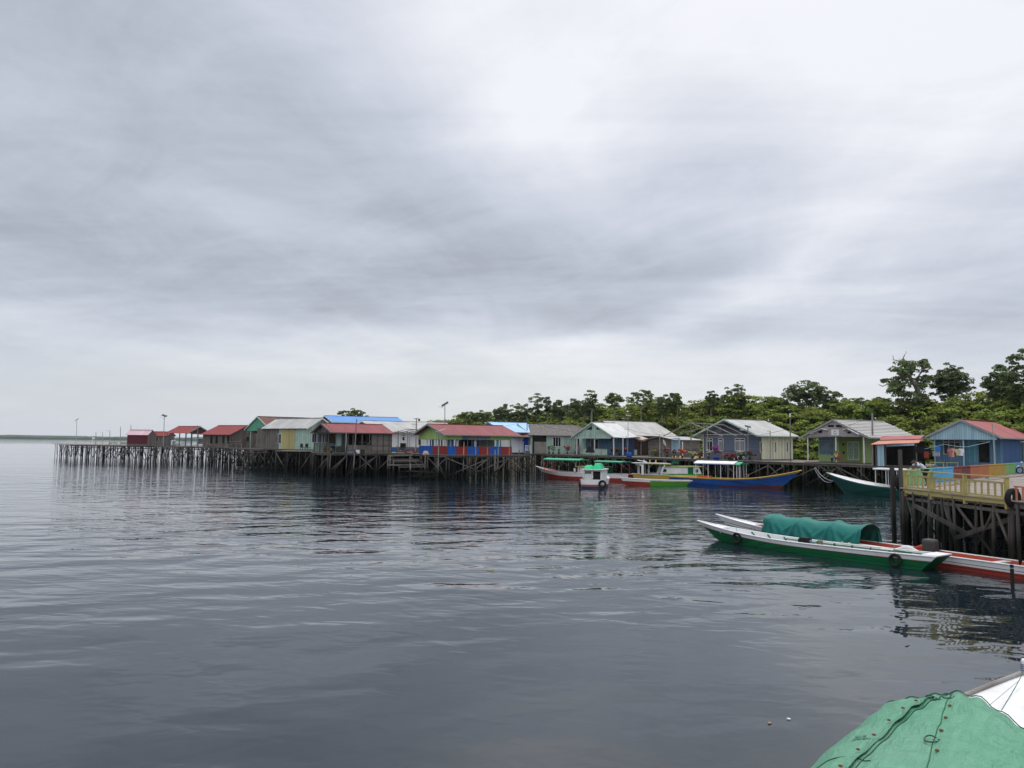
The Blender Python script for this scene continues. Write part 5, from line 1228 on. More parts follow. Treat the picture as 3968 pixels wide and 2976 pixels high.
for sg in (-1, 1):
    part('pillar', WHITE, cb.root, lambda mb: (mb.bar((X(2482), sg * .95, 1.05), (X(2482), sg * .95, 2.45), .28, .12), mb.bar((X(2470), sg * .95, 2.45), (X(2484), sg * .95, 2.1), .1, .2)))
    part('pillar', WHITE, cb.root, lambda mb: mb.bar((X(2553), sg * .92, 1.05), (X(2568), sg * .95, 2.45), .22, .1)); part('pillar', WHITE, cb.root, lambda mb: mb.bar((X(2507), sg * .9, 1.05), (X(2507), sg * .9, 2.45), .06))
part('windscreen', mat('pale_plastic_sheet', (.35, .36, .40), .3, 'cloth', wear=.4, dirt=(.5, .5, .52)), cb.root, lambda mb: mb.slab([(X(2566), -.9, 2.45), (X(2566), .9, 2.45), (X(2602), .9, 2.2), (X(2602), -.9, 2.2)], .04))
part('seat', mat('grey_seat', (.3, .31, .32)), cb.root, lambda mb: (mb.box((X(2530), .2, 1.1), (1.2, 1.2, .35)), mb.bar((X(2512), .2, 1.2), (X(2510), .2, 1.65), .9, .08)))
gn = thing('green_generator', 'small green machine standing on the roof of the cabin boat', 'machine', cb.root.matrix_basis @ Vector((X(2616), 0, 2.19)), cb.rz)
part('tank', BGREEN, gn, lambda mb: (mb.box((0, 0, .42), (.85, .5, .24)), mb.box((0, 0, .56), (.7, .42, .06)))); part('frame', BGREEN, gn, lambda mb: [mb.bar((x, y, 0), (x, y, .5), .05) for x in (-.4, .4) for y in (-.22, .22)]); part('motor', BLACK, gn, lambda mb: mb.box((0, 0, .16), (.5, .36, .28)))
rf = thing('roof_tackle', 'white folded frame with yellow posts on the front roof of the cabin boat', 'frame', cb.root.matrix_basis @ Vector((X(2490), 0, 2.6)), cb.rz)
part('white_frame', WHITE, rf, lambda mb: (mb.bar((-.5, .2, .1), (.7, .2, .32), .4, .09), mb.bar((-.5, -.2, 0), (-.2, -.2, .35), .1, .07), mb.bar((-.1, .3, .04), (-.1, .3, .3), .07, .07)))
for x_ in (-.9, -1.7): part('yellow_post', YELP, rf, lambda mb: mb.box((x_, .3, .14), (.09, .09, .42)))

# long blue boat --------------------------------------------------------------
shc = lambda t: .92 + 1.3 * max(0, t - .45) ** 2 / .55 ** 2
bbt = Boat('long_blue_boat', 'long blue wooden boat with ochre gunwale, high bow and whitish canopy', (20.7, 99.4), (33.1, 88.0), 2.2, shc, (.2, 14.0),
    [('bottom', 0, .30, .45, 1, mat('oxblood_paint', (.12, .035, .035), .6, 'plain', wear=.5, dirt=(.06, .03, .03))), ('lower_hull', 0, .30, 0, .45, BBLUE), ('hull', .30, .90, 0, 1, BBLUE), ('ochre_strake', .90, 1, 0, 1, BYEL)], tm=.45, ws=.7, flat=.6, gun=BYEL, gr=.07, inside=WOOD, floor=WOOD, deck=WOOD, td=.72, zf=.5, sharp=.75)
xa, xb = bbt.at(2705, 1795, 0), bbt.at(2862, 1795, 0); bbt.canopy(xa, xb, 2.1, 2.75, WHITE, 4, WHITE, crown=.3, zlow=.9); bbt.canopy(xb + .02, bbt.at(2884, 1795, 0), 2.1, 2.68, TGREEN, 2, WHITE, crown=.3, zlow=.9, name='canopy_end')
part('blue_liner', BPLAST, bbt.root, lambda mb: mb.box(((xa + xb) / 2, -1.0, 2.66), (xb - xa - .2, .03, .12)))
for u_, l_, nm in ((2738, .0, 'orange_crate'), (2722, .0, 'orange_crate'), (2752, .0, 'orange_crate')):
    c_ = bbt.root.matrix_basis @ Vector((bbt.at(u_, 1840, 0), -.35, .85)); cr = thing(nm, {2738: 'middle of three orange fish crates in the blue boat', 2722: 'left of three orange fish crates in the blue boat', 2752: 'right of three orange fish crates in the blue boat'}[u_], 'crate', c_, bbt.rz, 'orange fish crates in the blue boat')
    part('crate_side', ORANGE, cr, lambda mb: (mb.box((0, -.28, .17), (.62, .03, .34)), mb.box((0, .28, .17), (.62, .03, .34)), mb.box((-.3, 0, .17), (.03, .53, .34)), mb.box((.3, 0, .17), (.03, .53, .34)))); part('crate_bottom', ORANGE, cr, lambda mb: mb.box((0, 0, .02), (.56, .5, .03)))

# green white boat at the walkway, right -------------------------------------
shg = lambda t: 1.0 + 1.15 * max(0, t - .42) ** 1.8 / .58 ** 1.8
gw = Boat('teal_white_boat', 'dark teal boat with broad white foredeck moored bow-on beside the walkway', (41.6, 72.2), (34.8, 85.4), 2.5, shg, (.3, 12.2),
    [('hull', 0, .88, 0, 1, BTEAL), ('teal_rail', .88, 1, 0, 1, mat('mid_teal_paint', (.03, .17, .15), .5, 'plain', wear=.3))], tm=.45, ws=.8, flat=.5, gun=WHITE, inside=WHITE, floor=WHITE, deck=WHITE, td=.36, zf=.6, sharp=.75)
xa, xb = gw.at(3640, 1815, 0), gw.at(3410, 1815, 0); gw.canopy(xa, xb, 2.2, 2.75, WHITE, 6, WHITE, zlow=.9)
q = gw.root.matrix_basis @ Vector((gw.L - .1, 0, 2.2)); bt = thing('bow_tyre', 'flat black tyre lying over the bow tip of the dark teal boat', 'tyre', q, gw.rz)
part('tread', BLACK, bt, lambda mb: mb.torus((0, 0, 0.06), .34, .1, 'z', 20, 8), smooth=True)
a, b_ = wk(56, 0, 2.7), gw.root.matrix_basis @ Vector((gw.L - .9, .3, 1.4))
def rope(name, label, a, b, sag, r=.03, mt_=None, cat='rope', n=14):
    a, b = Vector(a), Vector(b); mb = MB(); mb.tube([a.lerp(b, i / n) - Vector((0, 0, sag * 4 * (i / n) * (1 - i / n))) for i in range(n + 1)], r, 5)
    return tag(mb.build(name, mt_ or ROPE), label, cat)
a = D(3158, 1810, wk(62, 0).y); b_ = D(3232, 1862, 84.6)
rope('mooring_rope', 'upper of two slack pale ropes from the walkway to the dark teal boat', a, b_, .45); rope('mooring_rope', 'lower of two slack pale ropes from the walkway to the dark teal boat', a + Vector((-.1, 0, -.1)), b_, .75)

# small punt on the pier deck
for (u, v, lb, mt_, ln_) in ((618, 1724, 'small cream hull standing upright on the edge of the open pier', mat('cream_hull', (.55, .52, .42), .6), 2.2), (722, 1722, 'small white hull turned over on the open pier', WHITE, 2.4)):
    c = P(u, v - 1, 3.5)
    bt = thing('small_punt', lb, 'boat', (c.x - ln_ / 2, c.y, 3.5))
    part('hull', mt_, bt, lambda mb: mb.add([(0, -.5, .9), (ln_, -.45, .8), (ln_ - .15, -.35, .1), (.3, -.35, 0), (0, .5, .9), (ln_, .45, .8), (ln_ - .15, .35, .1), (.3, .35, 0)], [(0, 3, 2, 1), (4, 5, 6, 7), (0, 4, 7, 3), (1, 2, 6, 5), (3, 7, 6, 2)]))
    part('rim', WOOD, bt, lambda mb: (mb.bar((0, -.5, .9), (ln_, -.45, .8), .06), mb.bar((0, .5, .9), (ln_, .45, .8), .06)))

# ------------------------------------------------------------------ tarp boat, bottom right
tipb = Vector((8.7, 13.2, 0)); axb = Vector((-.62, -.784, 0)).normalized(); sternb = tipb + axb * 14
shn = lambda t: 1.05 + .22 * max(0, t - .5) ** 2 / .25
nb = Boat('white_ferry_boat', 'white boat with tapering white foredeck at the lower right corner', (sternb.x, sternb.y), (tipb.x, tipb.y), 3.0, shn, (.3, 12.4),
    [('hull', 0, .8, 0, 1, WHITE), ('strake', .8, 1, 0, 1, WHITE)], tm=.55, ws=.9, flat=.7, gun=mat('worn_grey_rail', (.26, .25, .24), .7, 'plain', wear=.6), gr=.045, inside=WHITE, floor=WOOD, deck=WHITE, td=.55, zf=.3, sharp=.95)
part('bow_post', WHITE, nb.root, lambda mb: mb.lathe([(.085, .0), (.085, .26), (.07, .29)], (nb.L - .12, 0, 1.2), 12)); part('post_lashing', mat('blue_rope', (.12, .14, .25), .7), nb.root, lambda mb: [mb.torus((nb.L - .12, 0, 1.32 + .03 * k), .088, .008, 'z', 16, 5) for k in range(4)])
part('deck_seam', mat('seam_grey', (.35, .35, .36)), nb.root, lambda mb: mb.tube([(nb.L - 4, .5, 1.24), (nb.L - .8, .05, 1.30)], .006, 4))

TG = mat('pale_green_tarpaulin', (.10, .285, .18), .42, 'tarp', wear=.8, dirt=(.035, .19, .11), bump=.6)
TGD = mat('dark_green_cord', (.01, .09, .05), .7)
tr_ = thing('green_tarpaulin', 'pale green tarpaulin tent roped over the white boat in the foreground', 'tarpaulin', sternb, nb.rz)
XF = nb.L - 4.55   # forward end of the tent, metres from the stern
def tarp_pt(s, k):
    """s: metres aft of the forward end, k: -1 (port) .. 1 (starboard)"""
    x = XF - s - min(1.7, 1.9 * max(0, .24 - k)) * math.exp(-s * .5) - .14 * math.cos(k * 2.2) * math.exp(-s * 2.0) + .26 * (1 - abs(k)) * math.exp(-s * 3)
    a = abs(k); w_ = 1.72 + .05 * min(s, 2)
    y = k * w_ * (1 - .08 * a * a)
    z = 2.08 - .10 * math.exp(-s * 2.2) - .58 * a ** 1.6 - .50 * max(0, a - .62) ** 1.2 * 1.9
    z += -.05 * math.exp(-((k - .15) / .16) ** 2) * 0
    z += .024 * math.sin(2.1 * s + 3 * k) * math.cos(7 * k + 1.2 * s) + .012 * math.sin(11 * s * (1 - .3 * k) + 9 * k) + .006 * math.sin(29 * k + 8 * s)
    z += -.05 * math.exp(-((k + .18) / .03) ** 2) * (0.4 + .6 * math.exp(-s)) * 0
    # radial folds at the tied forward end
    z += .02 * math.sin(38 * k) * math.exp(-s * 1.6)
    # rope furrows
    for kk in (.30 + .03 * s, .24 - .055 * s): z -= .022 * math.exp(-((k - kk) / .03) ** 2)
    z += .02 * abs(math.sin(2.3 * s)) * math.exp(-((k + .02) / .2) ** 2)
    return Vector((x, y, z))
def tarp(mb):
    n, K = 150, 130; vs = [tarp_pt(7.5 * i / n, -1 + 2 * k / K) for i in range(n + 1) for k in range(K + 1)]
    # front hem hanging down
    hem = [tarp_pt(0, -1 + 2 * k / K) + Vector((-.05, 0, -.16 - .04 * math.sin(k * .5))) for k in range(K + 1)]
    mb.add(vs, [(i * (K + 1) + k, i * (K + 1) + k + 1, (i + 1) * (K + 1) + k + 1, (i + 1) * (K + 1) + k) for i in range(n) for k in range(K)])
    o = len(mb.v); mb.add(hem, [(k, k + 1, -o + k + 1, -o + k) for k in range(K)])
tcv = part('cover', TG, tr_, tarp, smooth=True)
# overlapping sheet edge: a lifted strip with its own shadow gap
def flap(mb):
    n = 60; vs = []
    for i in range(n + 1):
        s_ = .15 + 6.8 * i / n; k0 = .335 + .03 * s_ - .004 * math.sin(s_ * 2.2); g = .018 + .028 * abs(math.sin(s_ * 1.3))
        vs += [tarp_pt(s_, k0 + .14) + Vector((0, 0, .004)), tarp_pt(s_, k0) + Vector((0, 0, g)), tarp_pt(s_, k0) + Vector((0, 0, g - .01)), tarp_pt(s_, k0 + .14) + Vector((0, 0, -.004))]
    mb.add(vs, [(4 * i + j, 4 * i + 4 + j, 4 * i + 5 + j, 4 * i + 1 + j) for i in range(n) for j in range(3)])
part('overlap_flap', TG, tr_, flap, smooth=True)
part('cord', TGD, tr_, lambda mb: mb.tube([tarp_pt(.05 + 7 * i / 60, .315 + .03 * (.1 + 7 * i / 60) - .004 * math.sin((.1 + 7 * i / 60) * 2.2)) + Vector((0, 0, .006)) for i in range(61)], .006, 5))
part('cord', TGD, tr_, lambda mb: mb.tube([tarp_pt(.05 + 7 * i / 60, .24 - .055 * (7 * i / 60) + .005 * math.sin(i * .35)) + Vector((0, 0, .006)) for i in range(61)], .005, 5))
part('cord', TGD, tr_, lambda mb: mb.tube([tarp_pt(3.1 - .25 * math.sin(i / 20 * 3.1), .85 - .5 * i / 20) + Vector((0, 0, .006)) for i in range(21)], .005, 5))
part('cord', TGD, tr_, lambda mb: mb.tube([tarp_pt(.02, -.9 + 1.8 * i / 50) + Vector((.02, 0, .012 + .004 * math.sin(i * 1.3))) for i in range(51)], .007, 5))
for s_, k_ in ((.35, .33), (.3, .22), (2.3, .11)):
    part('knot', TGD, tr_, lambda mb: mb.tube([tarp_pt(s_, k_) + Vector((.07 * math.cos(a) + .05 * math.sin(2 * a), .09 * math.sin(a), .02)) for a in np.linspace(0, 6.0, 16)], .008, 5))
EYE = mat('rusty_eyelet', (.16, .06, .02), .6)
for i in range(9):
    part('eyelet', EYE, tr_, lambda mb: mb.torus(tarp_pt(.7 + .52 * i, .375 + .03 * (.7 + .52 * i)) + Vector((0, 0, .055)), .016, .006, 'z', 12, 5))
    part('eyelet', EYE, tr_, lambda mb: mb.torus(tarp_pt(.75 + .6 * i, .215 - .055 * (.75 + .6 * i)) + Vector((0, 0, .010)), .016, .007, 'z', 12, 5))
# printed word, upside down towards the camera
cu = bpy.data.curves.new('print', 'FONT'); cu.body = 'CODIL'; cu.size = .085; cu.offset = .0015
to = bpy.data.objects.new('print_tmp', cu); C.objects.link(to)
dg = bpy.context.evaluated_depsgraph_get(); me = bpy.data.meshes.new_from_object(to.evaluated_get(dg))
bpy.data.objects.remove(to)
for v in me.vertices:
    lx, ly = v.co.x, v.co.y; s_ = 2.0 + ly * 4.6; k_ = .445 + lx / 1.75; p = tarp_pt(s_, k_); v.co = p + Vector((0, 0, .012))
me.materials.clear(); me.materials.append(mat('printed_grey_green', (.03, .16, .11), .7))
po = bpy.data.objects.new('print', me); C.objects.link(po); po.parent = tr_
rope('guy_rope', 'thin dark rope running from the foreground tarpaulin to the white bow post', tr_.matrix_basis @ (tarp_pt(0, -.1) + Vector((0, 0, .03))), nb.root.matrix_basis @ Vector((nb.L - .12, 0, 1.4)), .02, .005, TGD)

# ================================================================== PEOPLE
def skin_mesh(name, V, Ed, Rr, material, parent, sub=1):
    me = bpy.data.meshes.new(name); me.from_pydata([tuple(v) for v in V], Ed, []); me.update()
    o = bpy.data.objects.new(name, me); C.objects.link(o)
    md = o.modifiers.new('s', 'SKIN'); md.branch_smoothing = .6; md.use_smooth_shade = True
    for i, r in enumerate(Rr):
        sv = me.skin_vertices[0].data[i]; r = r if hasattr(r, '__len__') else (r, r); sv.radius = r; sv.use_root = (i == 0)
    o.modifiers.new('d', 'SUBSURF').levels = sub
    dg = bpy.context.evaluated_depsgraph_get(); dg.update()
    m2 = bpy.data.meshes.new_from_object(o.evaluated_get(dg)); bpy.data.objects.remove(o)
    m2.materials.clear(); m2.materials.append(material)
    r = bpy.data.objects.new(name, m2); C.objects.link(r); r.parent = parent; return r
def person(loc, rz, label, H, J, shirt=None, shorts=None, hair=HAIR, group=None, sleeves=1, long_hair=False, fingers=False, legs_long=False, vest=None):
    """J: joint positions in units of body height, x right, y forward, z up"""
    root = thing('person', label, 'person', loc, rz, group)
    g = lambda k: Vector(J[k]) * H
    names = ['pelvis', 'waist', 'chest', 'neck', 'head', 'crown', 'shL', 'elL', 'wrL', 'hdL', 'shR', 'elR', 'wrR', 'hdR', 'hipL', 'knL', 'anL', 'toL', 'hipR', 'knR', 'anR', 'toR']
    rad = dict(pelvis=.062, waist=.058, chest=.068, neck=.03, head=.05, crown=.036, shL=.030, elL=.023, wrL=.016, hdL=.015, shR=.030, elR=.023, wrR=.016, hdR=.015,
               hipL=.050, knL=.034, anL=.02, toL=.017, hipR=.050, knR=.034, anR=.02, toR=.017)
    E_ = [('pelvis', 'waist'), ('waist', 'chest'), ('chest', 'neck'), ('neck', 'head'), ('head', 'crown'), ('chest', 'shL'), ('shL', 'elL'), ('elL', 'wrL'), ('wrL', 'hdL'), ('chest', 'shR'), ('shR', 'elR'), ('elR', 'wrR'), ('wrR', 'hdR'),
          ('pelvis', 'hipL'), ('hipL', 'knL'), ('knL', 'anL'), ('anL', 'toL'), ('pelvis', 'hipR'), ('hipR', 'knR'), ('knR', 'anR'), ('anR', 'toR')]
    ix = {n: i for i, n in enumerate(names)}; V = [g(n) for n in names]; Ed = [(ix[a], ix[b]) for a, b in E_]; Rr = [rad[n] * H for n in names]
    skin_mesh('body', V, Ed, Rr, SKIN, root)
    # hands: palm with four fingers and a thumb
    for sd in 'LR':
        w_, h_ = g('wr' + sd), g('hd' + sd); d = (h_ - w_).normalized(); x = d.cross(Vector((.1, .2, 1))).normalized(); n_ = d.cross(x)
        def hand(mb):
            for k in range(4):
                b = h_ + x * (k - 1.5) * .012 * H; l_ = H * (.036, .042, .040, .032)[k]
                mb.tube([b, b + d * l_ * .55 + n_ * .004 * H, b + d * l_ + n_ * .014 * H], [.006 * H, .0055 * H, .004 * H], 5)
            b = w_.lerp(h_, .45) + x * .014 * H; mb.tube([b, b + x * .014 * H + d * .014 * H, b + x * .018 * H + d * .032 * H], [.007 * H, .006 * H, .0045 * H], 5)
        part('fingers', SKIN, root, hand)
    # face
    hd, cr, nk = g('head'), g('crown'), g('neck'); up = (cr - nk).normalized(); fw = Vector(J.get('face', (0, 1, 0))).normalized(); rt_ = fw.cross(up).normalized()
    part('nose', SKIN, root, lambda mb: mb.tube([hd + fw * .048 * H + up * .012 * H, hd + fw * .062 * H - up * .004 * H], [.005 * H, .009 * H], 6))
    part('eyes', HAIR, root, lambda mb: [mb.lathe([(.0, -.006 * H), (.006 * H, 0), (0, .006 * H)], hd + fw * .049 * H + up * .012 * H + rt_ * s_ * .02 * H, 6) for s_ in (-1, 1)])
    def hairf(mb):
        n, K = 8, 14; vs = []
        c0 = hd + up * .012 * H - fw * .008 * H; R_ = .060 * H
        for i in range(n + 1):
            th = math.pi * .62 * i / n
            for k in range(K):
                ph = 2 * math.pi * k / K; d = up * math.cos(th) + (fw * math.cos(ph) + rt_ * math.sin(ph)) * math.sin(th)
                p = c0 + d * R_ * (1.08 + .05 * math.sin(5 * ph + i))
                if math.cos(ph) > .2 and th > 1.0: p = c0 + d * R_ * .72
                if long_hair and math.cos(ph) < .2 and i == n: p = p - Vector((0, 0, .07 * H))
                vs.append(p)
        mb.add(vs, [(i * K + k, i * K + (k + 1) % K, (i + 1) * K + (k + 1) % K, (i + 1) * K + k) for i in range(n) for k in range(K)])
    part('hair', hair, root, hairf, smooth=True)
    def garment(nm, keys, edges, ex, mt_, over={}):
        V = [over[k] if k in over else g(k) for k in keys]; ii = {k: i for i, k in enumerate(keys)}
        skin_mesh(nm, V, [(ii[a], ii[b]) for a, b in edges], [(rad.get(k, .03) + ex.get(k, .014)) * H for k in keys], mt_, root)
    if shirt:
        f = .75 if sleeves == 1 else 1.0
        eL = g('shL').lerp(g('elL'), f); eR = g('shR').lerp(g('elR'), f)
        garment('shirt', ['waist', 'chest', 'hem', 'shL', 'elL', 'shR', 'elR'], [('hem', 'waist'), ('waist', 'chest'), ('chest', 'shL'), ('shL', 'elL'), ('chest', 'shR'), ('shR', 'elR')],
                {'waist': .016, 'chest': .016, 'hem': .045, 'shL': .016, 'shR': .016, 'elL': .018, 'elR': .018}, shirt, {'hem': g('waist').lerp(g('pelvis'), .8), 'elL': eL, 'elR': eR})
    if vest:
        garment('life_vest', ['waist', 'chest', 'top'], [('waist', 'chest'), ('chest', 'top')], {'waist': .034, 'chest': .036, 'top': .030}, vest, {'top': g('chest').lerp(g('neck'), .6)})
    if shorts:
        f = .9 if not legs_long else 1.0
        kL = g('hipL').lerp(g('knL'), f); kR = g('hipR').lerp(g('knR'), f)
        ks = ['pelvis', 'hipL', 'knL', 'hipR', 'knR']; es = [('pelvis', 'hipL'), ('hipL', 'knL'), ('pelvis', 'hipR'), ('hipR', 'knR')]
        ov = {'knL': kL, 'knR': kR}
        if legs_long: ks += ['anL', 'anR']; es += [('knL', 'anL'), ('knR', 'anR')]; ov.update({'anL': g('anL') + Vector((0, 0, .02)), 'anR': g('anR') + Vector((0, 0, .02))})
        garment('trousers' if legs_long else 'shorts', ks, es, {k: .016 for k in ks}, shorts, ov)
    return root
STAND = dict(pelvis=(0, 0, .52), waist=(0, 0, .60), chest=(0, .0, .73), neck=(0, .005, .84), head=(0, .015, .925), crown=(0, .01, .965),
    shL=(-.105, 0, .80), elL=(-.125, -.01, .63), wrL=(-.125, .02, .49), hdL=(-.12, .03, .45), shR=(.105, 0, .80), elR=(.125, -.01, .63), wrR=(.125, .02, .49), hdR=(.12, .03, .45),
    hipL=(-.05, 0, .49), knL=(-.055, .01, .28), anL=(-.055, -.01, .04), toL=(-.06, .09, .018), hipR=(.05, 0, .49), knR=(.055, .01, .28), anR=(.055, -.01, .04), toR=(.06, .09, .018))
SIT = dict(STAND, pelvis=(0, 0, .06), waist=(0, .0, .14), chest=(0, .03, .27), neck=(0, .06, .38), head=(0, .08, .465), crown=(0, .08, .505),
    shL=(-.105, .03, .34), elL=(-.13, .08, .19), wrL=(-.08, .2, .17), hdL=(-.06, .235, .17), shR=(.105, .03, .34), elR=(.13, .08, .19), wrR=(.08, .2, .17), hdR=(.06, .235, .17),
    hipL=(-.05, 0, .06), knL=(-.08, .23, .13), anL=(-.06, .25, -.08), toL=(-.06, .33, -.11), hipR=(.05, 0, .06), knR=(.08, .23, .13), anR=(.06, .25, -.08), toR=(.06, .33, -.11))
def facing(dx, dy): return math.atan2(dy, dx) - math.pi / 2

# man leaning over the jetty rail
BEND = dict(STAND, pelvis=(0, 0, .50), waist=(0, .06, .585), chest=(0, .20, .68), neck=(0, .325, .73), head=(0, .405, .725), crown=(0, .445, .70), face=(0, .6, -.8),
    shL=(-.10, .27, .70), elL=(-.12, .34, .57), wrL=(-.09, .46, .53), hdL=(-.08, .49, .52), shR=(.10, .27, .70), elR=(.12, .36, .57), wrR=(.10, .48, .53), hdR=(.09, .51, .52),
    hipL=(-.05, 0, .47), knL=(-.06, .02, .27), anL=(-.06, -.02, .04), toL=(-.065, .07, .018), hipR=(.05, -.01, .47), knR=(.06, -.03, .27), anR=(.065, -.11, .04), toR=(.07, -.02, .018))
p = P(3586, 1885, JZ)
LSH = mat('pale_blue_shirt', (.52, .58, .66), .8, 'cloth', wear=.15, dirt=(.42, .47, .55))
person((p.x, p.y, JZ + .04), facing(-1, -.15), 'man in loose pale blue shirt and black shorts bending over the pale green railing', 1.76, BEND, LSH, mat('black_cloth', (.015, .015, .018), .8))
pt_ = dict(STAND, elL=(-.22, .02, .74), wrL=(-.36, .04, .77), hdL=(-.40, .05, .775))
away = facing(.859, .512)
for (u, v, Hh, lb, J_, sh_, so_, hr) in (
   (3224, 1794, 1.12, 'small child in light blue shirt and dark trousers pointing to the left', pt_, mat('light_blue_shirt', (.10, .38, .52), .8), mat('dark_navy_cloth', (.01, .02, .05), .8), 1),
   (3241, 1797, 1.42, 'child in bright yellow shirt and blue shorts standing in front of the white post', STAND, mat('yellow_shirt', (.75, .50, .01), .8), mat('blue_shorts', (.06, .08, .35), .8), 0),
   (3250, 1795, 1.16, 'small child in red shirt half hidden behind the yellow shirted child', STAND, mat('red_shirt', (.50, .03, .03), .8), mat('red_shirt', (.50, .03, .03)), 0)):
    p = P(u, v, 3.03); person(p, facing(.5, .86), lb, Hh, J_, sh_, so_, legs_long=bool(hr), group='children on the walkway')
# people on the mint porch
def local_pt(hs, u, v, y): x, z = hs.loc('f', y, u, v); return hs.root.matrix_basis @ Vector((x, y, 0.0))
OV = mat('orange_life_vest', (.85, .13, .02), .7)
for k, (u, lb) in enumerate(((2371, 'person in orange life vest furthest left, beside the blue wall of the mint porch house'), (2388, 'person in orange life vest just left of the dark doorway of the mint porch house'), (2424, 'person in orange life vest right of the doorway, beside the lamp pole'))):
    p = local_pt(h2, u, 1740, 1.4) if k < 2 else h2.root.matrix_basis @ Vector((h2.loc('f', 1.6, u, 1740)[0], 1.6, 0)); p.z = 3.25
    person(p, facing(-.7 + .3 * k, -.7), lb, 1.45, STAND, DARK, DARK, vest=OV, group='people in orange life vests')
p = local_pt(h2, 2327, 1745, 1.2); p.z = 3.75; person(p, facing(-1, -.5), 'person with black hair and pale shirt sitting behind the mint rail', 1.5, SIT, mat('pale_pink_shirt', (.5, .42, .40), .8), DARK, long_hair=True)
p = local_pt(h2, 2243, 1750, -.3); p.z = 3.4; person(p, facing(-.5, -.8), 'person wrapped in a dull pink robe at the left end of the mint porch', 1.5, STAND, mat('dull_pink_robe', (.22, .13, .13), .8), mat('dull_pink_robe', (.22, .13, .13)), mat('pink_scarf', (.2, .11, .11), .8), long_hair=True, legs_long=True)
# two sitting on the deck edge under the wooden house
p = P(1258, 1754, 3.36); person((p.x, p.y, 3.42), facing(.6, -.8), 'person in dark clothes sitting on the deck edge under the wooden house', 1.6, SIT, mat('dark_brown_shirt', (.03, .02, .02), .8), DARK, group='people sitting at the deck edge')
p = P(1283, 1755, 3.36); person((p.x, p.y, 3.42), facing(-.6, -.8), 'person in grey green shirt sitting on the deck edge with legs hanging down', 1.6, SIT, mat('grey_green_shirt', (.10, .16, .14), .8), DARK, group='people sitting at the deck edge')
# two in the blue boat
bq = lambda u, z: bbt.root.matrix_basis @ Vector((bbt.at(u, 1840, 0), 0, z))
person(bq(2856, .62), facing(-.8, -.5), 'bare-chested person standing bent under the canopy end of the blue boat', 1.45, dict(BEND, chest=(0, .1, .72), neck=(0, .17, .82), head=(0, .2, .90), crown=(0, .2, .94), face=(0, 1, 0), shL=(-.1, .12, .78), shR=(.1, .12, .78)), None, mat('brown_shorts', (.08, .05, .04), .8))
person(bq(2898, .95), facing(-.9, -.4), 'person in pale top sitting on the deck of the blue boat near the bow', 1.6, SIT, mat('beige_shirt', (.32, .27, .22), .8), mat('brown_shorts', (.08, .05, .04)))

# ================================================================== POLES, LAMPS, CABLES
POLEM = mat('grey_pole_wood', (.27, .26, .24), .85, 'wood', dirt=(.12, .11, .10))
def pole(label, ub, vb, zb, ut, vt, r=.07, mt_=None, name='wooden_pole', cat='pole', group=None, y=None, below=0.0, sq=False):
    b = P(ub, vb, zb) if y is None else D(ub, vb, y); t = D(ut, vt, b.y); b.z = zb - below
    root = thing(name, label, cat, b, group=group); d = t - b
    part('shaft', mt_ or POLEM, root, lambda mb: mb.bar((0, 0, 0), d, r * 2, r * 2) if sq else mb.tube([(0, 0, 0), d * .5 + Vector((.02, 0, 0)), d], [r * 1.1, r, r * .85], 7))
    root['top'] = tuple(d); del root['top']; return root, b, t, d
def lamp(label, ub, vb, zb, ut, vt, pw, tilt, side=1, r=.05, name='solar_street_lamp', y=None, mt_=None, cat='street lamp'):
    root, b, t, d = pole(label, ub, vb, zb, ut, vt, r, mt_ or METAL, name, cat, y=y, group='solar lamps on tall poles')
    Mx = Matrix.Rotation(tilt, 3, 'Y') @ Matrix.Rotation(R(25), 3, 'X')
    pn = part('solar_panel', PANEL, root, lambda mb: mb.box(d + Vector((0, 0, .1)), (pw, pw * .62, .05), M=Mx)); part('panel_frame', METAL, pn, lambda mb: mb.box(d + Vector((0, 0, .07)), (pw + .06, pw * .62 + .06, .03), M=Mx))
    part('lamp_arm', METAL, root, lambda mb: mb.bar(d - Vector((0, 0, .6)), d + Vector((-side * .7, 0, -.4)), .04)); part('lamp_head', WHITE, root, lambda mb: mb.box(d + Vector((-side * .85, 0, -.38)), (.45, .16, .07)))
    return root
lamp('tall solar lamp furthest left, at the far end of the open pier', 294, 1716, 3.45, 298, 1627, .9, R(-25), y=205, r=.06)
lamp('tall solar lamp in front of the small red roof hut', 633, 1712, 3.45, 637, 1612, 1.1, R(20), y=172, r=.08)
lamp('tallest solar lamp rising behind the red roof of the chequered house', 1722, 1760, 3.3, 1724, 1568, 1.2, R(-32), y=124, r=.07)
root, b, t, d = pole('utility pole with cross arm behind the left eave of the chequered house', 1610, 1760, 3.3, 1614, 1620, .10, y=113, name='utility_pole')
part('cross_arm', POLEM, root, lambda mb: mb.bar(d + Vector((-.4, 0, -.1)), d + Vector((.4, 0, -.1)), .08)); part('lamp_arm', METAL, root, lambda mb: mb.bar(d + Vector((0, 0, -.95)), d + Vector((-.8, 0, -.9)), .06)); part('transformer_box', BLACK, root, lambda mb: mb.lathe([(.05, 0), (.14, .05), (.14, .3), (.05, .35)], d + Vector((.4, 0, -.45)), 8))
root, b, t, d = pole('pole with crossed arms and hanging blue insulators in front of the chequered house', 1697, 1840, 0, 1700, 1672, .08, y=101.2, name='utility_pole', below=.8)
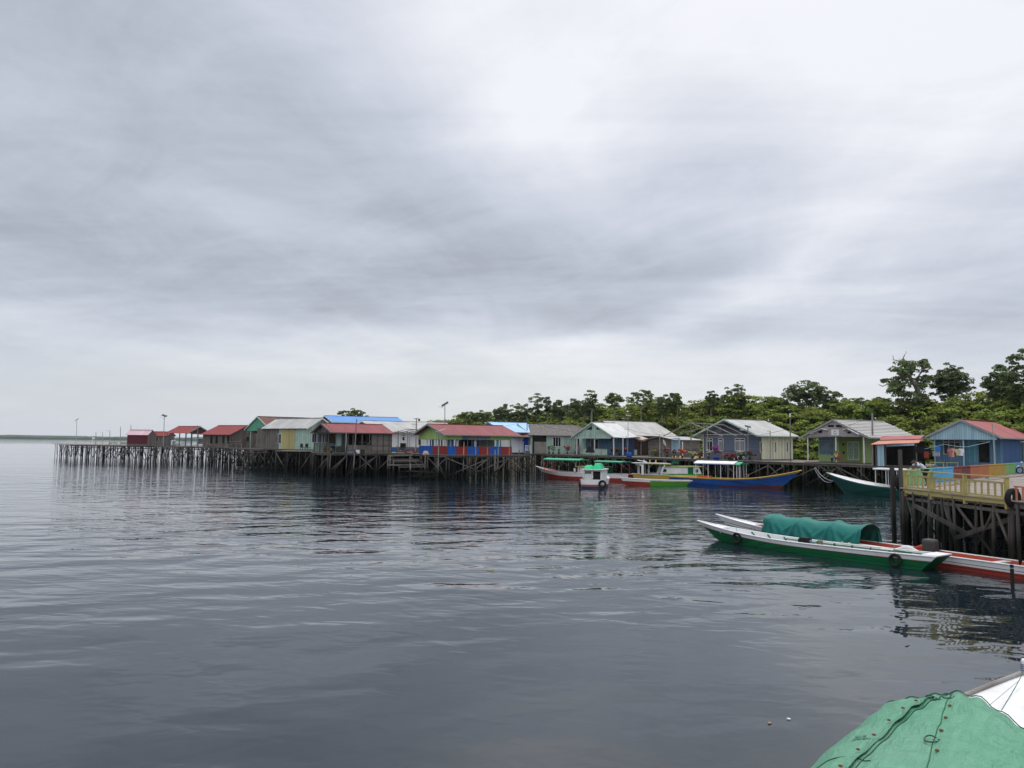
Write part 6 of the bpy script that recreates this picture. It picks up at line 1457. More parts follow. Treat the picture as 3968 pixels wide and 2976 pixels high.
part('cross_arm', PILE, root, lambda mb: mb.bar(d + Vector((-.75, 0, .35)), d + Vector((.1, 0, -.05)), .08)); part('cross_arm', WHITE, root, lambda mb: mb.bar(d + Vector((-.4, .05, -.05)), d + Vector((.85, .05, .38)), .09)); part('insulator', BPLAST, root, lambda mb: [mb.lathe([(.04, 0), (.06, .05), (.04, .12)], d + Vector((0, -.12, -.5 - .4 * k)), 8) for k in range(3)])
# poles of the open pier
for (u, vt, vb, lb, yy) in ((357, 1690, 1714, 'short white post with a white round sign on the open pier', 188), (371, 1674, 1716, 'dark bare pole right of the white sign on the open pier', 180), (397, 1676, 1716, 'faint thin pole between two darker ones on the open pier', 200), (425, 1670, 1717, 'dark pole with a thin side arm on the open pier', 178), (466, 1653, 1717, 'tall pale bare pole left of the maroon hut', 176), (765, 1648, 1720, 'thick pale pole at the right end of the open red shelter', 166), (507, 1646, 1700, 'faint thin pole rising behind the maroon hut', 200)):
    root, b, t, d = pole(lb, u, vb, 3.45, u + 1, vt, .07 if u != 357 else .05, y=yy, mt_=WHITE if u == 357 else POLEM)
    if u == 357: part('round_sign', WHITE, root, lambda mb: mb.tube([d + Vector((.35, -.04, -.5)), d + Vector((.35, .0, -.5))], .28, 14))
    if u in (397, 425): part('side_arm', METAL, root, lambda mb: mb.bar(d + Vector((-1.0, 0, .12)), d, .04))
# poles standing in the water along the deck of the chequered house
for (u, vt, yy, lb) in ((1798, 1712, 101.6, 'pole in the water, second panel seam of the chequered house, tallest'), (1844, 1731, 102.3, 'pole at the blue panel right of the tallest water pole'), (1889, 1732, 103, 'pole in front of the third red panel'), (1919, 1743, 103.3, 'short dark pole between two pale ones, right half of the chequered house'), (1931, 1732, 103.6, 'pale pole just right of the short dark one'), (1974, 1733, 104.6, 'pole at the right end of the last red panel'), (2012, 1743, 105.2, 'pole right of the chequered house in front of the dark porch')):
    pole(lb, u - 6, 1850, 0, u, vt, .075, y=yy, below=1.0, group='poles standing in the water before the chequered house')
pole('blue-tipped long pole leaning from the water up past the red roof of the wooden house', 1366, 1850, 0, 1382, 1624, .085, y=107.0, below=.8, name='leaning_pole')
tp_ = D(1380.5, 1650, 107); tq_ = D(1382.2, 1624, 107)
root = C.objects[-1]
# walkway poles
PO = {}
for key, ub, vb, zb, ut, vt, r, lb, yy in (
   ('a', 2043, 1742, 3.1, 2042, 1612, .09, 'pale utility pole at the left end of the walkway beside the blue tarpaulin', 139.5),
   ('c', 2433, 1768, 3, 2426, 1690, .07, 'short post leaning on the lamp pole beside the brown house', None),
   ('d', 2557, 1772, 3, 2556, 1684, .07, 'slim post between the red dish and the grey dish', None),
   ('e', 2678, 1777, 3, 2676, 1638, .09, 'tall bare pole carrying long timber rafters left of the slate house', None),
   ('f', 2742, 1780, 3, 2740, 1648, .07, 'second rafter pole in front of the door of the slate house', None),
   ('g', 2802, 1782, 3, 2798, 1690, .07, 'third shorter rafter pole at the narrow window of the slate house', None),
   ('h', 2838, 1780, 3, 2836, 1696, .05, 'thin dark pole before the double window of the slate house', None),
   ('i', 2985, 1789, 3, 2984, 1670, .06, 'pole with short top bar in front of the cream wall', None),
   ('j', 3063, 1792, 3, 3061, 1604, .075, 'tall slim pole with white tip at the cream house corner', None),
   ('k', 3381, 1799, 3, 3380, 1600, .11, 'thick tall double pole between the green house and the stall', None),
   ('l', 3578, 1800, 3.05, 3570, 1664, .09, 'leaning pale pole left in front of the blue porch house', None),
   ('m', 3786, 1803, 3, 3782, 1643, .08, 'straight pale pole right in front of the blue porch house', None),
   ('n', 3856, 1838, 3, 3845, 1640, .035, 'very thin green pole standing in the orange fence', None),
   ('o', 3966, 1780, 3, 3962, 1524, .035, 'very thin green pole at the right edge of the photo', None)):
    PO[key] = pole(lb, ub, vb, zb, ut, vt, r, y=yy, mt_=mat('pale_green_metal', (.28, .34, .28), .6) if key in 'no' else None)
part('white_tip', WHITE, PO['j'][0], lambda mb: mb.bar(PO['j'][3] * .94, PO['j'][3] * 1.01, .14))
part('top_bar', POLEM, PO['i'][0], lambda mb: mb.bar(PO['i'][3] + Vector((-.4, 0, 0)), PO['i'][3] + Vector((.1, 0, 0)), .06))
part('second_post', POLEM, PO['k'][0], lambda mb: mb.bar((.22, .1, 0), (.2, .1, 2.6), .16))
lamp('solar lamp pole beside the mint porch house, right of the orange vests', 2432, 1768, 3.0, 2434, 1612, .7, R(8))
lamp('solar lamp on a pole in front of the slate house right window', 2897, 1784, 3.0, 2898, 1655, .8, R(12), r=.08, mt_=POLEM)
# rafters of the unfinished frame
rf = thing('rafter_canopy', 'bare timber rafters of an unfinished roof left of the slate blue house', 'frame', PO['e'][1])
O = PO['e'][1]
for (u0, v0, y0, u1, v1, y1) in ((2676, 1638, 105, 2806, 1646, 101), (2676, 1638, 105, 2570, 1690, 112), (2676, 1638, 105, 2800, 1690, 99), (2740, 1650, 102, 2620, 1688, 108), (2800, 1645, 101, 2895, 1690, 98), (2750, 1642, 101, 2855, 1690, 98), (2678, 1692, 105, 2798, 1694, 99)):
    a, b_ = D(u0, v0, y0) - O, D(u1, v1, y1) - O; part('rafter', POLEM, rf, lambda mb: mb.bar(a, b_, .07, .1))
def cable(label, a, b, sag, r=.018): return rope('overhead_cable', label, a, b, sag, r, BLACK, 'cable')
ta, tl, te, tj, tk, tm_ = PO['a'][2], C.objects, PO['e'][2], PO['j'][2], PO['k'][2], PO['m'][2]
A_1 = D(2434, 1662, 132); A_a = D(2042, 1630, 139)
cable('cable sagging from the pale pole over the shingle roof', A_a, A_1, 1.3); cable('cable from the left pole down behind the chequered roof', A_a, D(1700, 1660, 118), .8)
cable('cable between the lamp pole and the rafter pole', A_1, D(2676, 1672, PO['e'][1].y), .7); cable('cable along the slate house gable', D(2676, 1672, PO['e'][1].y), D(3061, 1660, PO['j'][1].y), .9)
cable('cable from the white tipped pole to the thick double pole', D(3061, 1656, PO['j'][1].y), D(3380, 1612, PO['k'][1].y), .9); cable('cable from the double pole to the blue house', D(3380, 1614, PO['k'][1].y), D(3782, 1650, PO['m'][1].y), .7)

# ================================================================== CLUTTER ON THE DECKS
CLAY = mat('dark_pot', (.03, .03, .03), .7, 'plain', wear=.3)
def plant(label, u, v, z, wpx, hpx, leaf, flower=None, pot=CLAY, name='potted_plant', seed=0, y=None, potr=.16, fq=.6, group='potted plants along the walkway'):
    p = P(u, v, z) if y is None else D(u, v, y); k = p.y / FPX; W_, H_ = wpx * k, hpx * k; rng = np.random.default_rng(seed + int(u)); p.z = z
    root = thing(name, label, 'plant', p, group=group); ph = min(.38, H_ * .35)
    part('pot', pot, root, lambda mb: mb.lathe([(potr * .8, .02), (potr * 1.1, ph), (potr * 1.18, ph), (potr * 1.05, ph + .02)], n=12))
    n = 9; cent = [(rng.normal() * W_ * .2, rng.normal() * W_ * .16, ph + (H_ - ph) * rng.uniform(.3, .85)) for _ in range(n)]
    me = leaf_mesh('foliage', cent, [W_ * rng.uniform(.14, .24) for _ in range(n)], 34, .15, leaf, rng, flat=.8, up=.4, lower=-1); o = bpy.data.objects.new('foliage', me); C.objects.link(o); o.parent = root
    part('stem', BARK, root, lambda mb: [mb.tube([(0, 0, ph * .5), (c[0] * .6, c[1] * .6, c[2] * .7), c], .014, 4) for c in cent[:5]])
    if flower:
        cf = [(c[0], c[1], c[2] + .05) for c in cent if rng.random() < fq + .2]
        me = leaf_mesh('flowers', cf or cent[:3], [W_ * rng.uniform(.16, .25) for _ in (cf or cent[:3])], 42, .13, flower, rng, flat=.8, up=.4, lower=-.3); o = bpy.data.objects.new('flowers', me); C.objects.link(o); o.parent = root
    return root
def fl(name, c): return mat(name, c, .6, 'leaf')
MAG = fl('magenta_petals', (.45, .02, .10)); PNK = fl('pink_petals', (.42, .13, .17)); REDF = fl('crimson_leaves', (.28, .025, .04)); ORF = fl('orange_petals', (.60, .13, .03)); WHF = fl('white_petals', (.55, .55, .35)); PUR = fl('purple_petals', (.28, .03, .25)); BROF = fl('brown_leaves', (.14, .05, .035)); LG = leafmat('light_plant_leaf', (.12, .20, .05)); DG = leafmat('dark_plant_leaf', (.035, .06, .025))
for a in (
 ('leafy bush in a black pot under the shingle roof house, furthest left of three', 2128, 1760, 3.03, 14, 34, LG), ('round bush in a black pot under the mint house window', 2143, 1761, 3.03, 18, 36, LG), ('thin yellow green plant in a small pot right of the mint window', 2165, 1761, 3.03, 10, 24, LG),
 ('magenta bougainvillea in a dark pot left of the mint porch', 2199, 1761, 3.03, 30, 34, DG, MAG), ('dark bushy plant before the mint porch beside the right porch post', 2366, 1762, 3.03, 28, 30, DG), ('spiky green plant under the three orange vests', 2400, 1766, 3.03, 30, 24, LG),
 ('yellow and green shrub in front of the brown wall', 2540, 1768, 3.1, 30, 26, LG, fl('yellow_petals', (.4, .3, .05))),
 ('pink red shrub, first of the flower row, in front of the grey dish', 2585, 1772, 3.03, 26, 36, DG, PNK), ('pink shrub, second of the flower row', 2612, 1774, 3.03, 22, 34, DG, PNK), ('crimson and orange plant in the widest black tub', 2644, 1776, 3.03, 34, 36, REDF, ORF),
 ('pale yellow white flowering plant behind a pole', 2684, 1778, 3.03, 26, 26, LG, WHF), ('brown red leafed plant between white flowers', 2712, 1779, 3.03, 20, 28, BROF, None), ('white flowering tall plant left of the purple one', 2745, 1780, 3.03, 24, 38, DG, WHF),
 ('cream and pink plant heap right of the purple flowers', 2812, 1782, 3.03, 26, 30, BROF, PNK), ('dark maroon plant beside the black drums', 2838, 1784, 3.03, 22, 26, BROF, REDF), ('grey green bush behind the black drums', 2866, 1783, 3.15, 34, 34, DG, WHF), ('olive bush behind the slatted bench', 2905, 1784, 3.15, 32, 36, DG, BROF),
 ('tall light green bush beside the doorway of the blue house', 3822, 1800, 3.03, 40, 58, LG), ('dark potted bush under the laundry', 3540, 1806, 3.03, 30, 30, DG), ('pale spiky plant at the jetty end of the laundry line', 3560, 1806, 3.03, 28, 20, LG), ('grey leafed bush behind the blue drum', 3895, 1788, 3.1, 30, 60, leafmat('grey_green_leaf', (.09, .12, .10))), ('bright green shrub at the right edge beside the moss green door', 3955, 1792, 3.1, 34, 50, LG)):
    plant(*a[:7], *(a[7:] if len(a) > 7 else ()))
plant('purple flowering bush in a big blue tub', 2775, 1783, 3.03, 32, 58, DG, PUR, pot=BPLAST, potr=.42, fq=.9)
for i, (u, v, lb) in enumerate(((1553, 1752, 'yellow block on the deck before the white walled house'), (2212, 1760, 'yellow block beside the magenta bougainvillea'), (2613, 1773, 'first yellow block of the flower row, under the pink shrubs'), (2641, 1774, 'second yellow block of the flower row, under the crimson tub'), (2699, 1776, 'third yellow block of the flower row, right of the pale flowers'), (2723, 1777, 'fourth and widest yellow block of the flower row'), (2824, 1781, 'fifth yellow block, left of the black drums'), (3473, 1798, 'yellow block behind the dark jetty posts'))):
    p = P(u, v, 3.0 if u > 1600 else 3.3); rt = thing('yellow_block', lb, 'block', (p.x, p.y, p.z + .045), R(-58), 'yellow blocks along the deck edge')
    part('block_body', YELP, rt, lambda mb: mb.add([(-.34, -.16, 0), (.34, -.16, 0), (.34, .16, 0), (-.34, .16, 0), (-.24, -.1, .24), (.24, -.1, .24), (.24, .1, .24), (-.24, .1, .24)], [(3, 2, 1, 0), (4, 5, 6, 7), (0, 1, 5, 4), (1, 2, 6, 5), (2, 3, 7, 6), (3, 0, 4, 7)]))
def tub(label, u, v, z, r, h_, mt_, name='plastic_drum', cat='drum', lid=None):
    p = P(u, v, z); rt = thing(name, label, cat, p)
    part('drum_body', mt_, rt, lambda mb: mb.lathe([(r * .93, .03), (r, .06), (r, h_ * .33), (r * 1.04, h_ * .35), (r, h_ * .37), (r, h_ * .66), (r * 1.04, h_ * .68), (r, h_ * .7), (r * .98, h_)], n=16), smooth=True)
    part('lid', lid or mt_, rt, lambda mb: mb.lathe([(r * 1.03, h_), (r * 1.03, h_ + .04), (r * .9, h_ + .06)], n=16)); return rt
tub('blue square-looking tub by the lamp pole before the mint wall', 2438, 1771, 3.03, .42, .62, BPLAST); tub('tall blue drum beside the teal cart', 3858, 1796, 3.03, .36, 1.0, BPLAST)
tub('dark drum under the mint porch rail', 2303, 1763, 3.03, .26, .6, BLACK); 
for k, (u, lb) in enumerate(((2834, 'left of three black drums with white ends lying below the grey bush'), (2853, 'middle and largest of three black drums with white ends'), (2872, 'right of three black drums with white ends beside the slatted bench'))):
    p = P(u, 1784, 3.0); rt = thing('black_drum', lb, 'drum', (p.x, p.y, 3.35 if k else 3.28), R(31), 'black drums with white ends')
    r_ = .26 + .06 * (k == 1); part('drum_body', BLACK, rt, lambda mb: mb.tube([(0, -.4, 0), (0, .5, 0)], r_, 16)); part('drum_end', WHITE, rt, lambda mb: mb.torus((0, -.41, 0), r_ * .62, .035, 'y', 16, 5))
p = P(2925, 1786, 3.03); rt = thing('slatted_bench', 'grey slatted wooden bench end-on before the cream wall', 'bench', p, R(-58))
part('seat', WOOD, rt, lambda mb: [mb.box((0, y_, .48), (1.6, .16, .05)) for y_ in (-.2, 0, .2)]); part('backrest', WOOD, rt, lambda mb: [mb.box((0, .34, z_), (1.6, .04, .16)) for z_ in (.68, .92)])
for x_ in (-.7, .7): part('leg', WOOD, rt, lambda mb: (mb.box((x_, -.2, .23), (.08, .08, .46)), mb.box((x_, .32, .5), (.08, .06, 1.0))))
p = P(3372, 1797, 3.0); rt = thing('cool_box', 'blue cool box with white lid standing by the right porch post of the green house', 'cool box', (p.x, p.y, 3.04), R(-50))
part('box_body', mat('cooler_blue', (.08, .2, .5), .5, 'plain', wear=.3, dirt=(.3, .36, .45)), rt, lambda mb: mb.box((0, 0, .34), (.78, .5, .68))); part('lid', WHITE, rt, lambda mb: (mb.box((0, 0, .74), (.84, .56, .11)), mb.box((0, 0, .82), (.7, .44, .05)))); part('label_mark', WHITE, rt, lambda mb: mb.box((-.05, -.255, .3), (.12, .01, .2)))
# satellite dishes
def dish(label, u, v, vb, rad, mt_, tilt, rz, z0=3.0, patch=None):
    b = P(u, vb, z0); c = D(u, v, b.y); root = thing('satellite_dish', label, 'satellite dish', b, rz)
    Mx = Matrix.Rotation(tilt, 3, 'X'); cc = Vector((0, 0, c.z - z0))
    def f(mb):
        n, K = 5, 20; vs = [cc + Mx @ Vector((rad * i / n * math.cos(2 * math.pi * k / K), rad * i / n * math.sin(2 * math.pi * k / K), .22 * rad * (i / n) ** 2 * 2)) for i in range(1, n + 1) for k in range(K)]
        mb.add(vs + [cc], [(i * K + k, i * K + (k + 1) % K, (i + 1) * K + (k + 1) % K, (i + 1) * K + k) for i in range(n - 1) for k in range(K)] + [(k, n * K, (k + 1) % K) for k in range(K)])
    ds = part('dish', mt_, root, f, smooth=True); ds.modifiers.new('thickness', 'SOLIDIFY').thickness = .03
    if patch: part('faded_patch', patch, ds, lambda mb: mb.add([cc + Mx @ Vector((rad * .7 * math.cos(a), rad * .7 * math.sin(a), .22 * rad * .98 + .02)) for a in (1.2, 1.8, 2.4)] + [cc + Mx @ Vector((0.02, .02, .03))], [(0, 1, 2, 3)]))
    part('pole', POLEM, root, lambda mb: mb.tube([(0, 0, 0), cc], .07, 7)); part('feed_arm', METAL, root, lambda mb: mb.tube([cc + Mx @ Vector((rad * .6, 0, .2 * rad)), cc + Mx @ Vector((0, 0, rad * .8))], .015, 4))
dish('large round dish, white with rust red patches, on a post before the brown house', 2484, 1710, 1768, 1.15, mat('dish_white_rust', (.62, .58, .52), .6, 'plain', wear=.9, dirt=(.30, .07, .04)), R(14), R(20))
dish('smaller pale grey dish tilted up on a post right of the large dish', 2570, 1718, 1772, .55, mat('dish_grey', (.42, .43, .43), .6, 'plain', wear=.4), R(70), R(65))
# chairs on the deck of the ochre house
for k, (u, lb) in enumerate(((1173, 'left of two dark chairs standing on the deck by the mint wall'), (1193, 'right of two dark chairs standing on the deck by the mint wall'))):
    p = D(u, 1733, 119); p.z = 3.5; rt = thing('deck_chair', lb, 'chair', p, R(150), 'dark chairs by the mint wall')
    part('seat', BLACK, rt, lambda mb: mb.box((0, 0, .45), (.55, .5, .05))); part('backrest', BLACK, rt, lambda mb: mb.box((0, .25, .75), (.55, .05, .6)))
    for x_, y_ in ((-.24, -.2), (.24, -.2), (-.24, .22), (.24, .22)): part('leg', BLACK, rt, lambda mb: mb.box((x_, y_, .22), (.04, .04, .44)))
rt = thing('small_platform', 'small boarded platform before the two dark chairs', 'platform', (-32.5, 117.5, 0)); part('deck', DECK, rt, lambda mb: mb.box((0, 0, 3.42), (5.5, 5, .08)))
for x_ in (-2.6, -.9, .9, 2.6):
    for y_ in (-2.4, 2.4): part('pile', PILE, rt, lambda mb: mb.tube([(x_, y_, -1), (x_, y_, 3.38)], .08, 6))
part('brace', WOOD, rt, lambda mb: mb.bar((-2.6, -2.5, 3.2), (-.9, -2.5, .3), .05, .12)); part('brace', WOOD, rt, lambda mb: mb.bar((.9, -2.5, .4), (2.6, -2.5, 3.1), .05, .12))
# things under the wooden house
p = P(1386, 1757, 3.36); rt = thing('white_box', 'white box on the deck before the wooden house', 'box', p, R(10)); part('box_body', WHITE, rt, lambda mb: mb.box((0, 0, .22), (.5, .4, .42))); part('lid', WHITE, rt, lambda mb: mb.box((0, 0, .45), (.54, .44, .05)))
p = P(1405, 1757, 3.36); tyre((p.x, p.y, 3.62), .30, .09, R(20), 'old black tyre leaning beside the white box', rope=False)
def motorbike(loc, rz, label, body, z0=0.0, name='motorcycle'):
    rt = thing(name, label, 'motorcycle', loc, rz)
    for x_ in (-.62, .62):
        wq = part('wheel', BLACK, rt, lambda mb: mb.torus((x_, 0, .31), .26, .045, 'y', 24, 8), smooth=True); part('rim', METAL, wq, lambda mb: (mb.torus((x_, 0, .31), .20, .012, 'y', 20, 5), [mb.bar((x_ + .2 * math.cos(a), 0, .31 + .2 * math.sin(a)), (x_, 0, .31), .02) for a in np.linspace(0, 5.6, 8)], mb.tube([(x_, -.04, .31), (x_, .04, .31)], .05, 8)))
    part('front_fork', METAL, rt, lambda mb: [mb.bar((.62, y_, .31), (.42, y_, .92), .035) for y_ in (-.07, .07)]); part('headlight', WHITE, rt, lambda mb: mb.lathe([(.03, -.05), (.08, 0), (.08, .08), (.05, .1)], (.44, 0, .92), 10))
    part('front_mudguard', body, rt, lambda mb: mb.tube([(.62 + .33 * math.cos(a), 0, .31 + .33 * math.sin(a)) for a in np.linspace(.5, 2.6, 8)], .05, 6)); part('body_shell', body, rt, lambda mb: mb.add([(.45, s_, z) for s_ in (-.1, .1) for z in (.55, .85)] + [(-.3, s_, z) for s_ in (-.12, .12) for z in (.4, .68)] + [(-.85, s_, .78) for s_ in (-.08, .08)], [(0, 1, 3, 2), (0, 4, 5, 1), (2, 3, 7, 6), (1, 5, 7, 3), (4, 8, 5), (6, 7, 9), (5, 8, 9, 7), (0, 2, 6, 4), (4, 6, 9, 8)]))
    part('seat', BLACK, rt, lambda mb: mb.box((-.3, 0, .76), (.75, .24, .09))); part('engine', METAL, rt, lambda mb: (mb.box((.0, 0, .36), (.36, .2, .26)), mb.tube([(.05, -.13, .3), (-.75, -.15, .34)], .045, 8))); part('handlebar', BLACK, rt, lambda mb: mb.tube([(.3, -.32, 1.02), (.42, -.1, .97), (.42, .1, .97), (.3, .32, 1.02)], .018, 6)); part('mirror', BLACK, rt, lambda mb: [mb.bar((.36, y_, 1.0), (.36, y_ * 1.1, 1.16), .012) for y_ in (-.25, .25)])
    return rt
p = P(3962, 1838, JZ); motorbike((p.x + .45, p.y, JZ + .03), R(172), 'motorcycle with silver fork parked at the right edge of the photo', METAL)
p = D(1290, 1738, 112.5); motorbike((p.x, p.y, 3.42), R(60), 'motorcycle with blue and white body parked on the wooden house porch', PBLUE)
# netting and bundles on the deck
for (u, v, z, lb, mt_, w_, h_, y_) in ((1360, 1757, 3.36, 'dark heap of nets and rags left of the white box', mat('net_dark', (.03, .03, .05), .9, 'cloth', wear=.7, dirt=(.2, .19, .2)), 1.5, .5, None), (562, 1722, 3.5, 'blue folded sheet lying on the open pier', BPLAST, 1.5, .4, None), (1590, 1756, 3.36, 'dark red bundle with white cloth on the deck before the white walled house', mat('maroon_bundle', (.08, .015, .02), .8, 'cloth', wear=.5, dirt=(.4, .35, .33)), 1.6, .5, None), (1650, 1761, 3.36, 'pale and rust coloured cloth heap at the foot of the first blue panel', mat('pale_bundle', (.5, .46, .42), .8, 'cloth', wear=.7, dirt=(.25, .06, .04)), .55, .42, None), (3808, 1800, 3.03, 'reddish brown firewood and leaf heap beside the doorway of the blue house', mat('leaf_heap', (.20, .07, .03), .9, 'cloth', wear=.8, dirt=(.06, .03, .02)), 1.2, .6, None), (2235, 1760, 3.06, 'dark grey heap of sacks at the left end of the mint porch', mat('sacks', (.07, .08, .09), .9, 'cloth', wear=.4), 1.0, .55, None), (2287, 1741, 3.5, 'black bundle leaning over the mint porch rail', BLACK, 1.4, 1.0, 128)):
    p = P(u, v, z) if y_ is None else D(u, v, y_); p.z = z; rt = thing('bundle', lb, 'bundle', p, R(-30)); part('heap', mt_, rt, lambda mb: lump(mb, -w_ / 2, w_ / 2, -.4, .4, h_, seed=int(u)), smooth=False)
for (u, v, w_, lb) in ((440, 1722, 2.6, 'low heap of grey planks nearest the pole with the thin arm'), (488, 1722, 3.0, 'low heap of grey planks before the maroon hut'), (530, 1724, 2.2, 'small plank heap left of the blue folded sheet'), (590, 1724, 2.4, 'plank heap between the blue sheet and the cream hull'), (655, 1726, 3.0, 'plank heap right of the cream hull'), (700, 1727, 2.4, 'plank heap left of the white overturned hull'), (820, 1735, 2.0, 'plank heap before the bright red roof house')):
    p = P(u, v, 3.5); rt = thing('plank_heap', lb, 'planks', (p.x, p.y, 3.5), group='plank heaps on the open pier'); rg = random.Random(u)
    part('planks', WOOD, rt, lambda mb: [mb.bar((-w_ / 2 + rg.uniform(0, .4), rg.uniform(-.5, .5), .08 + .09 * k), (w_ / 2 - rg.uniform(0, .6), rg.uniform(-.5, .5), .08 + .09 * k + rg.uniform(-.04, .25)), .2, .05) for k in range(6)])
# water tank etc. on far pier
p = D(672, 1712, 176); rt = thing('water_tank', 'white water tank beside the small red roof hut', 'tank', (p.x, p.y, 3.5)); part('tank_body', WHITE, rt, lambda mb: mb.lathe([(.45, .1), (.5, .2), (.5, 1.2), (.2, 1.35)], n=14)); part('stand', WOOD, rt, lambda mb: mb.box((0, 0, .05), (1.1, 1.1, .1)))
# small railing near the red roof house
rt = thing('handrail', 'light wooden handrail on the pier before the bright red roof house', 'railing', P(905, 1734, 3.45)); O = Vector(rt.location)
for (u, y_) in ((876, 143), (895, 141), (915, 139), (935, 137)):
    a = D(u, 1733, y_); part('post', POLEM, rt, lambda mb: mb.bar((a.x - O.x, a.y - O.y, 0), (a.x - O.x, a.y - O.y, 1.0), .07))
a, b_ = D(874, 1712, 143), D(937, 1710, 137); part('top_rail', POLEM, rt, lambda mb: (mb.bar(a - O, b_ - O, .07), mb.bar(a - O - Vector((0, 0, .45)), b_ - O - Vector((0, 0, .45)), .05)))
# skeleton canopy in front of the white house
rt = thing('pergola_frame', 'bare grey post and rafter frame in front of the white walled house', 'frame', (-14.2, 112.2, 3.3)); O = Vector(rt.location)
for (u, y_) in ((1543, 113), (1578, 112.5), (1586, 119), (1630, 113)):
    a = D(u, 1755, y_); t = D(u, 1668 if u != 1586 else 1676, y_); part('post', POLEM, rt, lambda mb: mb.bar((a.x - O.x, a.y - O.y, 0), t - O, .11))
for (u0, v0, y0, u1, v1, y1) in ((1527, 1676, 113, 1580, 1663, 112.5), (1580, 1663, 112.5, 1640, 1666, 113), (1532, 1680, 118, 1610, 1664, 116), (1560, 1680, 116, 1620, 1668, 114), (1540, 1677, 113, 1640, 1678, 113)):
    a, b_ = D(u0, v0, y0) - O, D(u1, v1, y1) - O; part('rafter', POLEM, rt, lambda mb: mb.bar(a, b_, .08, .1))
p = D(1562, 1745, 114.5); rt = thing('old_cabinet', 'dark square cabinet standing under the bare rafters', 'cabinet', (p.x, p.y, 4.0)); part('case', mat('cabinet_grey', (.09, .09, .085), .7), rt, lambda mb: mb.box((0, 0, .4), (.85, .6, .8))); part('screen', DARK, rt, lambda mb: mb.box((0, -.31, .42), (.65, .03, .55)))
rt = thing('low_plank_fence', 'low dark plank fence along the deck before the white walled house', 'fence', (-13.0, 114.2, 3.3)); O = Vector(rt.location)
a, b_ = D(1537, 1750, 115.0), D(1627, 1750, 113.0); a.z = b_.z = 3.5
for k in range(3): part('board', BOARDH, rt, lambda mb: mb.bar(Vector((a.x, a.y, 3.5 + .3 * k)) - O, Vector((b_.x, b_.y, 3.5 + .3 * k)) - O, .04, .24))
for q in (0, .33, .66, 1): c_ = a.lerp(b_, q); part('post', POLEM, rt, lambda mb: mb.bar(Vector((c_.x, c_.y, 3.3)) - O, Vector((c_.x, c_.y, 4.35)) - O, .08))
# timber landing in front of the deck
rt = thing('timber_landing', 'stepped timber landing with many horizontal rails between the two red-roofed decks', 'landing stage', (-13, 107, 0)); O = Vector((-13, 107, 0))
for (u0, v0, u1, v1, y_, th_) in ((1506, 1765, 1602, 1763, 106, .24), (1512, 1779, 1626, 1779, 105.6, .12), (1504, 1781, 1526, 1781, 105.8, .2), (1528, 1785, 1624, 1785, 105.2, .16), (1510, 1791, 1640, 1789, 105, .08), (1503, 1801, 1548, 1803, 105, .16), (1536, 1801, 1648, 1799, 104.6, .12), (1548, 1806, 1650, 1805, 104.2, .10), (1549, 1811, 1652, 1809, 103.8, .09), (1548, 1828, 1588, 1826, 103.4, .10), (1590, 1826, 1694, 1831, 103, .2), (1598, 1841, 1634, 1836, 102.8, .12), (1600, 1846, 1690, 1843, 102.4, .10), (1546, 1848, 1583, 1848, 102.6, .10), (1628, 1851, 1690, 1849, 102.6, .07)):
    a, b_ = D(u0, v0, y_) - O, D(u1, v1, y_ - .6) - O; part('rail', WOOD, rt, lambda mb: mb.bar(a, b_, .5 if th_ > .15 else .12, th_))
for (u, vt, y_) in ((1504, 1765, 105.5), (1512, 1765, 105.2), (1526, 1782, 105), (1547, 1803, 104.4), (1591, 1797, 103.4), (1648, 1762, 104.4), (1693, 1790, 101.8), (1589, 1765, 105.4), (1637, 1849, 102.4)):
    t = D(u, vt, y_) - O; part('post', POLEM, rt, lambda mb: mb.tube([(t.x, t.y, -.9), t], .08, 6))
# long thin pole raft at the waterline, left
rt = thing('floating_log', 'pale thin log floating at the waterline under the ochre house', 'log', (0, 0, 0)); a, b_ = P(914, 1810, .03), P(1095, 1808, .03); rt.location = a; part('log_body', mat('pale_log', (.42, .40, .35), .8), rt, lambda mb: mb.tube([(0, 0, 0), (b_ - a) * .5 + Vector((0, -.8, 0)), b_ - a], .09, 6))

# ------------------------------------------------------------------ laundry
CL = [('black_laundry', (.012, .012, .014)), ('dark_red_laundry', (.25, .04, .03)), ('blue_laundry', (.03, .18, .5)), ('grey_striped_laundry', (.30, .30, .34)), ('rose_laundry', (.45, .16, .18)), ('peach_laundry', (.62, .38, .25)), ('violet_laundry', (.20, .12, .26)), ('cream_laundry', (.5, .45, .3)), ('white_laundry', (.7, .7, .72))]
rl = thing('washing_line', 'pale blue line strung before the blue house with clothes hanging on it', 'washing line', (0, 0, 0))
a, b_, c_ = D(3540, 1740, 74.5), D(3660, 1722, 73.2), D(3836, 1712, 74.5); rl.location = b_
part('line', mat('pale_blue_cord', (.3, .5, .55), .7), rl, lambda mb: (mb.tube([a - b_, Vector((-1.6, .5, -.45)), (0, 0, 0)], .02, 5), mb.tube([(0, 0, 0), (1.3, 0, -.2), (2.2, 0, -.2), c_ - b_], .02, 5)))
